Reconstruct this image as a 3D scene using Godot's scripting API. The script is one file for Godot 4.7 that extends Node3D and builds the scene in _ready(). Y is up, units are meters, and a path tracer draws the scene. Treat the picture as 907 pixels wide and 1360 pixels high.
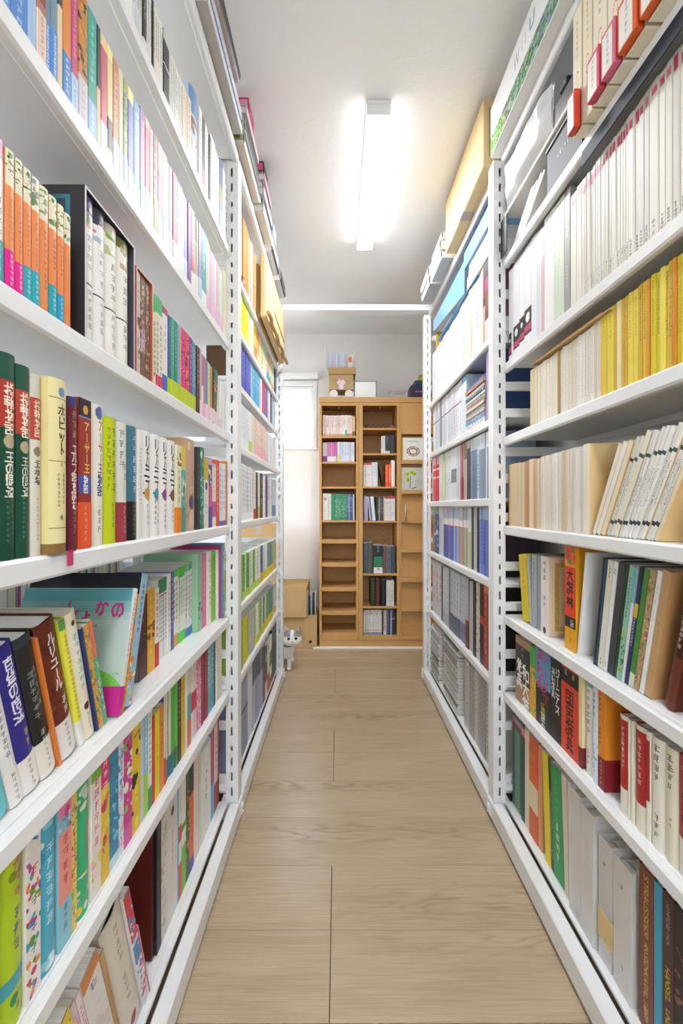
extends Node3D
# A home library: an aisle between two white steel book racks, a wooden bookcase at the far end, a cat peeking round the left rack.
# Units are metres. The camera stands at (0, EYE, 0) and looks along -Z; "d" below is a distance along -Z.

const EYE := 1.05
const FOCAL := 600.0      # pixels, for the 907 x 1360 frame
const VPX := 449.0        # vanishing point of the aisle in the frame
const VPY := 673.0
const CEIL := 2.48
const WALL_D := 3.75
const INK := Color(0, 0, 0)

var rng := RandomNumberGenerator.new()
var mats := {}
var taken := {}

# ------------------------------------------------------------------ nodes and names
func numbered(called: String) -> String:
	var n: int = taken.get(called, 0)
	taken[called] = n + 1
	return called if n == 0 else "%s_%03d" % [called, n]

func tag(o: Node3D, label: String, category: String, group := "") -> Node3D:
	o.set_meta("label", label)
	o.set_meta("category", category)
	if group != "":
		o.set_meta("group", group)
	return o

func thing(called: String, label: String, category: String, at := Vector3.ZERO, turn := 0.0, group := "") -> Node3D:
	var o := Node3D.new()
	o.name = numbered(called)
	add_child(o)
	o.position = at
	o.rotation.y = turn
	tag(o, label, category, group)
	return o

func part(parent: Node, called: String, mesh: Mesh, m: Material, at := Vector3.ZERO) -> MeshInstance3D:
	var o := MeshInstance3D.new()
	o.name = called
	o.mesh = mesh
	if m != null:
		o.material_override = m
	o.position = at
	o.cast_shadow = GeometryInstance3D.SHADOW_CASTING_SETTING_ON
	parent.add_child(o, true)
	return o

func structure(called: String) -> Node3D:
	var o := Node3D.new()
	o.name = numbered(called)
	add_child(o)
	o.set_meta("kind", "structure")
	return o

# ------------------------------------------------------------------ mesh collector
class Shape:
	var v := PackedVector3Array()
	var n := PackedVector3Array()
	var t := PackedVector2Array()
	var c := PackedColorArray()
	var i := PackedInt32Array()

	func tri(a: Vector3, b: Vector3, d: Vector3, na: Vector3, nb: Vector3, nd: Vector3, ta := Vector2.ZERO, tb := Vector2.ZERO, td := Vector2.ZERO) -> void:
		var k := v.size()
		if (b - a).cross(d - a).dot(na + nb + nd) > 0.0:
			v.append_array([a, d, b]); n.append_array([na, nd, nb]); t.append_array([ta, td, tb])
		else:
			v.append_array([a, b, d]); n.append_array([na, nb, nd]); t.append_array([ta, tb, td])
		i.append_array([k, k + 1, k + 2])

	func quad(a: Vector3, b: Vector3, d: Vector3, e: Vector3, m: Vector3, r := Rect2(0, 0, 1, 1)) -> void:
		quadn(a, b, d, e, m, m, m, m, r)

	# corners run: top left, top right, bottom right, bottom left of the texture rectangle
	func quadn(a: Vector3, b: Vector3, d: Vector3, e: Vector3, na: Vector3, nb: Vector3, nd: Vector3, ne: Vector3, r := Rect2(0, 0, 1, 1)) -> void:
		var ta := r.position
		var tb := Vector2(r.end.x, r.position.y)
		var td := r.end
		var te := Vector2(r.position.x, r.end.y)
		tri(a, b, d, na, nb, nd, ta, tb, td)
		tri(a, d, e, na, nd, ne, ta, td, te)

	# a box with chamfered edges; uv in metres
	func box(mid: Vector3, size: Vector3, bevel := 0.0015) -> void:
		var h := size * 0.5
		var b: float = min(bevel, min(h.x, min(h.y, h.z)) * 0.45)
		var p := h - Vector3(b, b, b)
		for ax in 3:
			for s in [-1.0, 1.0]:
				var u := (ax + 1) % 3
				var w := (ax + 2) % 3
				var nn := Vector3.ZERO
				nn[ax] = s
				var cs := []
				for q in [[-1.0, -1.0], [1.0, -1.0], [1.0, 1.0], [-1.0, 1.0]]:
					var pt := Vector3.ZERO
					pt[ax] = s * h[ax]
					pt[u] = q[0] * p[u]
					pt[w] = q[1] * p[w]
					cs.append(mid + pt)
				quad(cs[0], cs[1], cs[2], cs[3], nn, Rect2(0, 0, size[u], size[w]))
		if b <= 0.0:
			return
		for ax in 3:                       # twelve edge chamfers
			var u := (ax + 1) % 3
			var w := (ax + 2) % 3
			for su in [-1.0, 1.0]:
				for sw in [-1.0, 1.0]:
					var nn := Vector3.ZERO
					nn[u] = su
					nn[w] = sw
					nn = nn.normalized()
					var a := Vector3.ZERO
					a[u] = su * h[u]; a[w] = sw * p[w]; a[ax] = -p[ax]
					var a2 := a
					a2[ax] = p[ax]
					var e := Vector3.ZERO
					e[u] = su * p[u]; e[w] = sw * h[w]; e[ax] = -p[ax]
					var e2 := e
					e2[ax] = p[ax]
					quad(mid + a, mid + a2, mid + e2, mid + e, nn, Rect2(0, 0, size[ax], b))
		for sx in [-1.0, 1.0]:
			for sy in [-1.0, 1.0]:
				for sz in [-1.0, 1.0]:
					var s := Vector3(sx, sy, sz)
					tri(mid + Vector3(sx * h.x, sy * p.y, sz * p.z), mid + Vector3(sx * p.x, sy * h.y, sz * p.z), mid + Vector3(sx * p.x, sy * p.y, sz * h.z), s.normalized(), s.normalized(), s.normalized())

	func span(lo: Vector3, hi: Vector3, bevel := 0.0015) -> void:
		box((lo + hi) * 0.5, (hi - lo).abs(), bevel)

	# a tube through points
	func tube(pts: Array, radius: float, sides := 10, closed_ends := true) -> void:
		var rings := []
		for k in pts.size():
			var dir: Vector3
			if k == 0:
				dir = pts[1] - pts[0]
			elif k == pts.size() - 1:
				dir = pts[k] - pts[k - 1]
			else:
				dir = pts[k + 1] - pts[k - 1]
			dir = dir.normalized()
			var side := dir.cross(Vector3.UP if absf(dir.y) < 0.9 else Vector3.RIGHT).normalized()
			var up := side.cross(dir).normalized()
			var ring := []
			for s in sides + 1:
				var a := TAU * s / sides
				ring.append([pts[k] + (side * cos(a) + up * sin(a)) * radius, side * cos(a) + up * sin(a)])
			rings.append(ring)
		for k in rings.size() - 1:
			for s in sides:
				var a = rings[k][s]
				var b = rings[k][s + 1]
				var d = rings[k + 1][s + 1]
				var e = rings[k + 1][s]
				quadn(a[0], b[0], d[0], e[0], a[1], b[1], d[1], e[1])
		if closed_ends:
			for k in [0, rings.size() - 1]:
				var m: Vector3 = (pts[0] - pts[1]).normalized() if k == 0 else (pts[k] - pts[k - 1]).normalized()
				for s in sides:
					tri(pts[k], rings[k][s][0], rings[k][s + 1][0], m, m, m)

	# lathe: profile of (radius, height) pairs around the y axis
	func lathe(mid: Vector3, profile: Array, sides := 20) -> void:
		for k in profile.size() - 1:
			var p: Vector2 = profile[k]
			var q: Vector2 = profile[k + 1]
			var sl := Vector2(q.y - p.y, -(q.x - p.x)).normalized()
			for s in sides:
				var a := TAU * s / sides
				var b := TAU * (s + 1) / sides
				var ca := Vector3(cos(a), 0, sin(a))
				var cb := Vector3(cos(b), 0, sin(b))
				var na := (ca * sl.x + Vector3.UP * sl.y).normalized()
				var nb := (cb * sl.x + Vector3.UP * sl.y).normalized()
				quadn(mid + ca * p.x + Vector3.UP * p.y, mid + cb * p.x + Vector3.UP * p.y, mid + cb * q.x + Vector3.UP * q.y, mid + ca * q.x + Vector3.UP * q.y, na, nb, nb, na)

	func mesh() -> ArrayMesh:
		var a := []
		a.resize(Mesh.ARRAY_MAX)
		a[Mesh.ARRAY_VERTEX] = v
		a[Mesh.ARRAY_NORMAL] = n
		a[Mesh.ARRAY_TEX_UV] = t
		if c.size() == v.size() and c.size() > 0:
			a[Mesh.ARRAY_COLOR] = c
		a[Mesh.ARRAY_INDEX] = i
		var m := ArrayMesh.new()
		m.add_surface_from_arrays(Mesh.PRIMITIVE_TRIANGLES, a)
		return m

func box_mesh(size: Vector3, bevel := 0.0015) -> ArrayMesh:
	var s := Shape.new()
	s.box(Vector3.ZERO, size, bevel)
	return s.mesh()

# ------------------------------------------------------------------ printed paper: a few shared sheets hold the print of every spine and cover
var sheets: Array[Image] = []
var sheet_mats: Array[StandardMaterial3D] = []
var pen_x := 0
var pen_y := 0
var pen_h := 0
const SHEET := 2048

func new_sheet() -> void:
	var im := Image.create(SHEET, SHEET, false, Image.FORMAT_RGB8)
	im.fill(Color(0.9, 0.9, 0.88))
	sheets.append(im)
	var m := StandardMaterial3D.new()
	m.roughness = 0.42
	m.metallic_specular = 0.45
	sheet_mats.append(m)
	pen_x = 0
	pen_y = 0
	pen_h = 0

# a free rectangle of the current sheet: [sheet index, Rect2i]
func paper(w: int, h: int) -> Array:
	if sheets.is_empty():
		new_sheet()
	if pen_x + w + 2 > SHEET:
		pen_x = 0
		pen_y += pen_h + 2
		pen_h = 0
	if pen_y + h + 2 > SHEET:
		new_sheet()
	var r := Rect2i(pen_x, pen_y, w, h)
	pen_x += w + 2
	pen_h = max(pen_h, h)
	return [sheets.size() - 1, r]

func finish_sheets() -> void:
	for k in sheets.size():
		sheet_mats[k].albedo_texture = ImageTexture.create_from_image(sheets[k])

func uv_of(r: Rect2i) -> Rect2:
	return Rect2((r.position.x + 0.5) / SHEET, (r.position.y + 0.5) / SHEET, (r.size.x - 1.0) / SHEET, (r.size.y - 1.0) / SHEET)

func hexc(s: String) -> Color:
	return Color.html(s)

# strokes of the signs: two digits make a point on a 10 x 10 grid (x, y down), points in a word make one stroke
const SIGNS := {
	"ー": "5159", "ホ": "1393 505948 3518 6588", "ビ": "2029 298998 8425 7082 8091", "ッ": "2336 4446 836749",
	"ト": "4049 4477", "ア": "118163 534629", "サ": "1494 3136 70755849", "エ": "2181 5159 0999", "ル": "303418 60699697",
	"フ": "11817649", "リ": "2026 70754839", "ュ": "256568 1898", "ユ": "127268 0898", "ニ": "2282 0898", "ス": "11816519 5589",
	"ダ": "4026 32826729 3555 7082 8091", "ズ": "11816519 5589 7082 8091", "ド": "4049 4477 6072 7081", "ワ": "1114 11817549",
	"ラ": "2171 14847649", "テ": "2171 1494 544629", "ン": "1133 195993", "ャ": "147466 3239", "ハ": "3118 5188",
	"ミ": "2172 2474 1889", "ジ": "2142 1435 296993 7082 8091", "ベ": "063398 6173 7182", "グ": "4016 2282 82654929 8092 7091",
	"い": "111638 7486", "っ": "1535657769 6949", "し": "3037597996", "ょ": "5358 5575 583829375778", "な": "1252 3017 6182 5357493947578", "の": "5148291613315171848769",
	"を": "1272 402635455558 7434394989", "む": "1252 303728264649898683 7183", "て": "1181 815356587989", "つ": "1351817487693949", "が": "1242629 3016 7183 6072 8091",
	"だ": "1151 3019 5373 5989 7082 8091", "こ": "2272 165989", "き": "1282 1484 3077 26498989", "さ": "1383 4077 26498989", "す": "1292 505746345565 5569",
	"王": "1191 2585 0999 5159", "物": "2023 1242 3039 1746 6043 53938878 7339 8349", "語": "1040 0242 1444 1646 16194949 5191 6155 8185 5585 4595 57599997",
	"指": "0343 202918 0746 505393 8062 565999955 5797 5999", "輪": "0141 0343 034747 0747 2029 0545 705393 6484 559599595 7559 8559 5797",
	"帰": "1015 201929 408084 4484 4282 464996 696 6569", "還": "2031 143438 0999 419144 9194 5696 5658 7679 4888", "追": "2031 133338 0999 605151589 5191 5494 5898", "補": "2031 034307 2549 5292 7059 525992 9299 5595 5797",
	"編": "20134217 0747 3039 5191 5494 5459 9499 6669 7679 8689", "読": "1040 0242 1444 1646 16194946 5191 7063 5393 465696 6558 759899", "伊": "301429 2429 418187 3494 4787 6149",
	"藤": "0191 3032 7072 131949 1343 4349 5595 7059 6393 5799", "盡": "2181 5054 1494 3686 2799 1797 0999 2789", "百": "1191 5042 232989 2383 8389 2686 2989",
	"貨": "301415 6052 816383 242989 2484 2686 2888 3919 7999", "魔": "5051 1292 1219 3484 3344 6374 4686 4648 8688 4959 7989", "法": "1021 0435 0928 4282 6066 3696 663989 7799",
	"村": "0343 2029 2306 2356 5393 807969 6577", "山": "5058 131888 8388", "早": "2181 212585 8185 2383 2585 0797 5559", "紀": "20133216 0646 2629 519195 5595 555999 9997",
	"独": "401313 203619 4249 5282 5255 8255 5585 7059 4999", "和": "4011 0242 2029 2406 2446 5359 5393 9399 5999", "大": "1393 505319 5499", "辞": "4011 0242 2045 06090949 0646 4649 7071 5191 6373 8373 5494 5797 7479",
	"典": "212787 2181 4047 6067 2484 0797 3819 6899", "林": "0343 2029 2307 2346 5393 7079 7357 7399", "英": "1191 3032 7072 248426 8486 5356 0696 5619 5699", "国": "00099990 0090 2272 2575 2878 5258 6768",
	"士": "1191 2888 5058", "騎": "1015 1040 2022 1232 1434 153518 0656 6090 7059 5494 5696 8789", "中": "1282 121585 8285 5059", "最": "2181 212383 8183 0494 1549 4549 1747 5585 5599 8559",
	"後": "301413 201429 5043 4373 5465 4699 8649", "戦": "1021 3031 021242 0246 4246 0444 0646 0848 2249 6393 7099 9059", "第": "2012 6052 1484 848616 1686 161989 5459", "版": "1019 1343 3034 1646 3639 508052 5259 5383 8359 5499",
	"新": "2021 0141 1213 0343 0646 2349 8060 5259 5494 7479", "研": "0141 202519 164659 1949 5191 5494 6159 8189", "究": "5051 1214 121292 9294 3332 2646 4028 46868899", "社": "2021 033307 2549 1929 5494 7059 4999",
	"i": "5459 5152", "W": "10295079 7990", "ゆ": "1117 2343716786 5059",
	"A": "5019 5089 2676", "B": "10197988 7655 1575 106173 7355", "C": "8250301317295989", "D": "1019 10508386 861959", "E": "801019 1989 1565", "F": "801019 1565", "G": "825030131729598986 8656", "H": "1019 8089 1585",
	"I": "5059", "K": "1019 8015 3589", "L": "101989", "M": "1910 1055 5590 9099", "N": "19108980", "O": "40132759788552 5240", "P": "1910708285 8516", "R": "1910708284 8415 5589", "S": "82603012345576785919", "T": "1090 5059",
	"U": "101738687780", "V": "105090 1059 5990", "X": "1089 8019", "Y": "1054 9054 5459", "Z": "10801989", "Ä": "5219 5289 3777 3031 7071", "?": "1230608285 5556 5859", "0": "40132759788552 5240", "2": "126082841989", "6": "7031165989855515"
}

# one dab of ink, clipped to the rectangle
func dab(im: Image, clip: Rect2i, x: float, y: float, s: int, col: Color) -> void:
	var r := Rect2i(roundi(x - s * 0.5), roundi(y - s * 0.5), s, s).intersection(clip)
	if r.size.x > 0 and r.size.y > 0:
		im.fill_rect(r, col)

func stroke(im: Image, clip: Rect2i, a: Vector2, b: Vector2, s: int, col: Color) -> void:
	var k: int = max(1, ceili(a.distance_to(b) / max(1.0, s * 0.7)))
	for j in k + 1:
		var p := a.lerp(b, float(j) / k)
		dab(im, clip, p.x, p.y, s, col)

# a sign in a square of the given size with its top left corner at p; turned = read from top to bottom, letters lying on their side
func sign_at(im: Image, clip: Rect2i, ch: String, p: Vector2, size: float, col: Color, turned := false, bold := 1.0) -> void:
	var s: int = max(1, roundi(size * 0.105 * bold))
	if not SIGNS.has(ch):
		scrawl(im, clip, p, size, col)
		return
	for word in SIGNS[ch].split(" ", false):
		var last := Vector2.INF
		for k in word.length() / 2:
			var q := Vector2(word.substr(k * 2, 1).to_int(), word.substr(k * 2 + 1, 1).to_int()) / 9.0 * size * 0.88
			if turned:
				q = Vector2(size * 0.88 - q.y, q.x)
			q += p + Vector2(size, size) * 0.06
			if last != Vector2.INF:
				stroke(im, clip, last, q, s, col)
			last = q

# an unreadable sign: a handful of short strokes
func scrawl(im: Image, clip: Rect2i, p: Vector2, size: float, col: Color) -> void:
	var s: int = max(1, roundi(size * 0.1))
	for k in rng.randi_range(2, 3):
		var y := p.y + size * (0.15 + 0.3 * k) * 0.9
		stroke(im, clip, Vector2(p.x + size * rng.randf_range(0.08, 0.3), y), Vector2(p.x + size * rng.randf_range(0.6, 0.92), y), s, col)
	for k in rng.randi_range(1, 2):
		var x := p.x + size * rng.randf_range(0.25, 0.8)
		stroke(im, clip, Vector2(x, p.y + size * rng.randf_range(0.05, 0.3)), Vector2(x - size * rng.randf_range(0.0, 0.15), p.y + size * rng.randf_range(0.6, 0.92)), s, col)

func scrawl_column(im: Image, r: Rect2i, from: float, to: float, size: float, col: Color, shift := 0.0) -> void:
	var y := r.position.y + r.size.y * from
	var x := r.position.x + (r.size.x - size) * 0.5 + shift
	while y + size < r.position.y + r.size.y * to:
		if size < 4.5:
			dab(im, r, x + size * rng.randf_range(0.3, 0.7), y + size * 0.5, max(1, roundi(size * rng.randf_range(0.4, 0.8))), col)
		else:
			scrawl(im, r, Vector2(x, y), size, col)
		y += size * 1.12

func blobs(im: Image, r: Rect2i, cols: Array, count: int) -> void:
	for k in count:
		var col: Color = cols[rng.randi() % cols.size()]
		var w := r.size.x * rng.randf_range(0.12, 0.5)
		var p := Vector2(rng.randf_range(r.position.x, r.end.x), rng.randf_range(r.position.y, r.end.y))
		if rng.randf() < 0.45:
			var q := p + Vector2(rng.randf_range(-1, 1) * r.size.x * 0.6, rng.randf_range(-0.06, 0.06) * r.size.y)
			stroke(im, r, p, q, max(1, int(w * 0.45)), col)
		else:
			var h := w * rng.randf_range(0.6, 1.6)
			for j in 3:
				var f := 0.5 + 0.25 * j
				var rr := Rect2i(roundi(p.x - w * 0.5 * (1.5 - f)), roundi(p.y - h * 0.5 * f), max(1, roundi(w * (1.5 - f))), max(1, roundi(h * f))).intersection(r)
				if rr.size.x > 0 and rr.size.y > 0:
					im.fill_rect(rr, col)

# ------------------------------------------------------------------ books
const PAGE_TONES := ["f4f1ea", "e9e0cc", "cdb489"]

func page_mat(k: int) -> StandardMaterial3D:
	return mats["pages%d" % k]

# the print of one spine: returns [sheet, spine Rect2i, side-strip Rect2i]
func print_spine(b: Dictionary, cell_h: int) -> Array:
	var w: int = clampi(roundi(b.t / b.h * cell_h), 4, 420)
	var got := paper(w + 4, cell_h)
	var im: Image = sheets[got[0]]
	var r := Rect2i(got[1].position, Vector2i(w, cell_h))
	var strip := Rect2i(got[1].position + Vector2i(w, 0), Vector2i(4, cell_h))
	im.fill_rect(r, b.col)
	im.fill_rect(strip, b.side)
	var written := false
	for tok in b.tokens:
		var key: String = tok.substr(0, 1)
		var f: PackedStringArray = tok.substr(1).split(":")
		match key:
			"c":
				im.fill_rect(Rect2i(r.position, Vector2i(w, roundi(cell_h * f[0].to_float() / 100.0))), hexc(f[1]))
			"m":
				var y0 := roundi(cell_h * f[0].to_float() / 100.0)
				var y1 := roundi(cell_h * f[1].to_float() / 100.0)
				im.fill_rect(Rect2i(r.position + Vector2i(0, y0), Vector2i(w, max(1, y1 - y0))), hexc(f[2]))
			"T":                                      # a small printed tag in the middle of the spine
				var ty0 := roundi(cell_h * (f[0].to_float() + rng.randf_range(-1.0, 1.5)) / 100.0)
				var ty1 := roundi(cell_h * (f[1].to_float() - rng.randf_range(0.0, 1.5)) / 100.0)
				var tw: int = max(2, roundi(w * 0.62))
				im.fill_rect(Rect2i(r.position + Vector2i((w - tw) / 2 + (w - tw) / 4, ty0), Vector2i(tw, max(1, ty1 - ty0))), hexc(f[2]).lightened(rng.randf() * 0.3))
			"o", "O":
				var hh := roundi(cell_h * f[0].to_float() / 100.0)
				im.fill_rect(Rect2i(r.position + Vector2i(0, cell_h - hh), Vector2i(w, hh)), hexc(f[1]))
				im.fill_rect(Rect2i(strip.position + Vector2i(0, cell_h - hh), Vector2i(4, hh)), hexc(f[1]))
				if w > 9 and f.size() > 2:
					scrawl_column(im, Rect2i(r.position + Vector2i(0, cell_h - hh), Vector2i(w, hh)), 0.08, 0.92, min(w * 0.4, 14.0), hexc(f[2]))
			"p":
				var cols := []
				for k in range(1, f.size()):
					cols.append(hexc(f[k]))
				var area := r
				if f[0] != "":
					var q := f[0].split("-")
					area = Rect2i(r.position + Vector2i(0, roundi(cell_h * q[0].to_float() / 100.0)), Vector2i(w, roundi(cell_h * (q[1].to_float() - q[0].to_float()) / 100.0)))
				blobs(im, area, cols, clampi(roundi(area.size.y / max(4.0, w * 0.16)), 8, 90))
			"t":
				var size := w * f[1].to_float() / 100.0
				var y := r.position.y + cell_h * f[0].to_float() / 100.0
				var shift := 0.0 if f.size() < 5 else w * f[4].to_float() / 100.0
				for ch in f[3]:
					sign_at(im, r, ch, Vector2(r.position.x + (w - size) * 0.5 + shift, y), size, hexc(f[2]), false, 1.15)
					y += size * 1.04
				written = true
			"R":
				var size := w * f[1].to_float() / 100.0
				var y := r.position.y + cell_h * f[0].to_float() / 100.0
				for ch in f[3]:
					if ch != "_":
						sign_at(im, r, ch, Vector2(r.position.x + (w - size) * 0.5, y), size, hexc(f[2]), true, 1.1)
					y += size * 0.92
				written = true
			"s":
				var size: float = clampf(w * (0.5 if f.size() < 4 else f[3].to_float() / 100.0), 1.6, 30.0)
				var shift := 0.0 if f.size() < 5 else w * f[4].to_float() / 100.0
				scrawl_column(im, r, f[0].to_float() / 100.0, f[1].to_float() / 100.0, size, hexc(f[2]), shift)
				written = true
			"D":                                      # an oval or lozenge mark: D<y>:<size>:<colour>
				var cy := r.position.y + cell_h * f[0].to_float() / 100.0
				var sz := w * f[1].to_float() / 100.0
				var cx := r.position.x + w * 0.5
				for k in 9:
					var g := (k - 4) / 4.5
					var half := sz * 0.5 * sqrt(max(0.02, 1.0 - g * g))
					var rr := Rect2i(roundi(cx - half), roundi(cy + g * sz * 0.5), max(1, roundi(half * 2)), max(1, ceili(sz / 8.0))).intersection(r)
					if rr.size.x > 0 and rr.size.y > 0:
						im.fill_rect(rr, hexc(f[2]))
	return [got[0], r, strip]

func spine_path(b: Dictionary, grow: float) -> Array:
	var hw: float = b.t * 0.5 + grow
	var out := []                                   # [x, z, normal, u, on_spine]
	var bulge: float = clampf(b.t * 0.16, 0.0015, 0.007) if b.round else min(0.0012, b.t * 0.2)
	out.append([-hw, -b.d, Vector3(-1, 0, 0), 0.0, false])
	out.append([-hw, -bulge, Vector3(-1, 0, 0), 0.0, false])
	var seg := 6 if b.round else 3
	for k in seg + 1:
		var f := float(k) / seg
		var x := lerpf(-hw, hw, f)
		var z := grow
		var nn := Vector3(0, 0, 1)
		if b.round:
			var g := f * 2.0 - 1.0
			z = grow - bulge * g * g
			nn = Vector3(g * 2.0 * bulge / hw, 0, 1).normalized()
		else:
			x = [-hw, -hw + bulge, hw - bulge, hw][k]
			z = [-bulge, grow, grow, -bulge][k]
			nn = [Vector3(-0.7, 0, 0.7), Vector3(0, 0, 1), Vector3(0, 0, 1), Vector3(0.7, 0, 0.7)][k]
		out.append([x, z, nn, (x + hw) / (2.0 * hw), true])
	out.append([hw, -bulge, Vector3(1, 0, 0), 1.0, false])
	out.append([hw, -b.d, Vector3(1, 0, 0), 1.0, false])
	return out

func wrap_shape(s: Shape, b: Dictionary, path: Array, y0: float, y1: float, rim: float) -> void:
	var sp := uv_of(b.rect)
	var st := uv_of(b.strip)
	var va: float = 1.0 - y1 / b.h
	var vb: float = 1.0 - y0 / b.h
	for k in path.size() - 1:
		var p = path[k]
		var q = path[k + 1]
		var a := Vector3(p[0], y1, p[1])
		var c := Vector3(q[0], y1, q[1])
		var e := Vector3(q[0], y0, q[1])
		var g := Vector3(p[0], y0, p[1])
		if a.distance_to(c) < 0.00001:
			continue
		var r: Rect2
		if p[4] and q[4]:
			r = Rect2(sp.position.x + sp.size.x * p[3], sp.position.y + sp.size.y * va, sp.size.x * (q[3] - p[3]), sp.size.y * (vb - va))
		else:
			r = Rect2(st.position.x + st.size.x * 0.5, st.position.y + st.size.y * va, 0.0, st.size.y * (vb - va))
		s.quadn(a, c, e, g, p[2], q[2], q[2], p[2], r)
		if rim > 0.0:
			var ir := Rect2(st.position.x + st.size.x * 0.5, st.position.y + st.size.y * 0.3, 0, 0)
			var pi := Vector3(p[0] - signf(p[0]) * min(rim, absf(p[0])), y1, p[1] - (rim if p[4] else 0.0))
			var qi := Vector3(q[0] - signf(q[0]) * min(rim, absf(q[0])), y1, q[1] - (rim if q[4] else 0.0))
			s.quad(a, c, qi, pi, Vector3.UP, ir)
			s.quad(g, e, qi - Vector3(0, y1 - y0, 0), pi - Vector3(0, y1 - y0, 0), Vector3.DOWN, ir)
	if rim > 0.0:
		var ir := Rect2(st.position.x + st.size.x * 0.5, st.position.y + st.size.y * 0.3, 0, 0)
		for sx in [-1.0, 1.0]:
			var xo: float = sx * b.t * 0.5
			var xi: float = xo - sx * rim
			s.quad(Vector3(xo, y1, -b.d), Vector3(xi, y1, -b.d), Vector3(xi, y0, -b.d), Vector3(xo, y0, -b.d), Vector3(0, 0, -1), ir)
			s.quad(Vector3(xi, y1, -b.d), Vector3(xi, y1, -b.d + 0.008), Vector3(xi, y0, -b.d + 0.008), Vector3(xi, y0, -b.d), Vector3(-sx, 0, 0), ir)

func cover_art_quad(b: Dictionary, s: Shape) -> void:
	pass

# b: t thickness, h height, d depth, col, side, hard, round, band, tokens, tone; small = one mesh without parts
func build_book(o: Node3D, b: Dictionary, cell_h: int, small: bool) -> void:
	var got := print_spine(b, cell_h)
	b.rect = got[1]
	b.strip = got[2]
	var m: StandardMaterial3D = sheet_mats[got[0]]
	var rim: float = min(0.0022 if b.hard else 0.0007, b.t * 0.2)
	var inset := 0.003 if b.hard else 0.0005
	var s := Shape.new()
	wrap_shape(s, b, spine_path(b, 0.0), 0.0, b.h, rim)
	var p := Shape.new()
	var bulge: float = clampf(b.t * 0.16, 0.0015, 0.007) if b.round else 0.0012
	var x: float = b.t * 0.5 - rim
	var lo := Vector3(-x, inset, -b.d + (0.004 if b.hard else 0.0006))
	var hi := Vector3(x, b.h - inset, -bulge - rim)
	p.quad(Vector3(lo.x, hi.y, lo.z), Vector3(hi.x, hi.y, lo.z), Vector3(hi.x, hi.y, hi.z), Vector3(lo.x, hi.y, hi.z), Vector3.UP, Rect2(0, 0, b.t * 12.0, 1))
	p.quad(Vector3(lo.x, lo.y, lo.z), Vector3(hi.x, lo.y, lo.z), Vector3(hi.x, lo.y, hi.z), Vector3(lo.x, lo.y, hi.z), Vector3.DOWN, Rect2(0, 0, b.t * 12.0, 1))
	p.quad(Vector3(hi.x, hi.y, lo.z), Vector3(lo.x, hi.y, lo.z), Vector3(lo.x, lo.y, lo.z), Vector3(hi.x, lo.y, lo.z), Vector3(0, 0, -1), Rect2(0, 0, b.t * 12.0, 1))
	if small:
		var mesh := s.mesh()
		mesh.surface_set_material(0, m)
		var a := p.mesh().surface_get_arrays(0)
		mesh.add_surface_from_arrays(Mesh.PRIMITIVE_TRIANGLES, a)
		mesh.surface_set_material(1, page_mat(b.tone))
		(o as MeshInstance3D).mesh = mesh
		return
	part(o, "cover", s.mesh(), m)
	part(o, "page_block", p.mesh(), page_mat(b.tone))
	if b.band > 0.0:
		var w := Shape.new()
		wrap_shape(w, b, spine_path(b, 0.0004), 0.0006, b.h * b.band, 0.0)
		part(o, "paper_band", w.mesh(), m)
	if b.has("art"):
		var sx: float = b.art_side
		var ar: Rect2 = uv_of(b.art[1])
		var q := Shape.new()
		var xx: float = sx * (b.t * 0.5 + 0.0003)
		var z0 := -0.004
		var z1: float = -b.d + 0.001
		if sx < 0:   # seen from the left: the spine is on the right
			q.quad(Vector3(xx, b.h - 0.001, z1), Vector3(xx, b.h - 0.001, z0), Vector3(xx, 0.001, z0), Vector3(xx, 0.001, z1), Vector3(sx, 0, 0), ar)
		else:        # seen from the right: the spine is on the left
			q.quad(Vector3(xx, b.h - 0.001, z0), Vector3(xx, b.h - 0.001, z1), Vector3(xx, 0.001, z1), Vector3(xx, 0.001, z0), Vector3(sx, 0, 0), ar)
		part(o, "cover_picture", q.mesh(), sheet_mats[b.art[0]])

func colour_word(c: Color) -> String:
	var v := c.v
	var s := c.s
	var h := c.h * 360.0
	if s < 0.13:
		if v > 0.86:
			return "white"
		if v > 0.68:
			return "pale grey"
		if v > 0.4:
			return "grey"
		return "dark grey" if v > 0.2 else "black"
	if v < 0.17:
		return "black"
	var word := "red"
	if h >= 14 and h < 42:
		word = "orange"
		if s < 0.3 and v > 0.8:
			return "cream"
		if s < 0.5 and v > 0.6:
			return "tan"
		if v < 0.66:
			return "dark brown" if v < 0.4 else "brown"
	elif h >= 42 and h < 66:
		word = "yellow"
		if s < 0.32 and v > 0.8:
			return "cream"
		if v < 0.66:
			return "olive"
	elif h >= 66 and h < 95:
		word = "lime green"
	elif h >= 95 and h < 165:
		word = "green"
	elif h >= 165 and h < 192:
		word = "teal"
	elif h >= 192 and h < 250:
		word = "blue"
	elif h >= 250 and h < 295:
		word = "purple"
	elif h >= 295 and h < 345:
		word = "pink"
	if v < 0.45:
		return "dark " + word
	if s < 0.38 and v > 0.7:
		return "pale " + word
	return word

func ordinal(n: int) -> String:
	if n == 1:
		return "first"
	if n == 2:
		return "second"
	if n == 3:
		return "third"
	var tail := "th"
	if n % 100 < 11 or n % 100 > 13:
		tail = ["th", "st", "nd", "rd", "th", "th", "th", "th", "th", "th"][n % 10]
	return "%d%s" % [n, tail]

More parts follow.
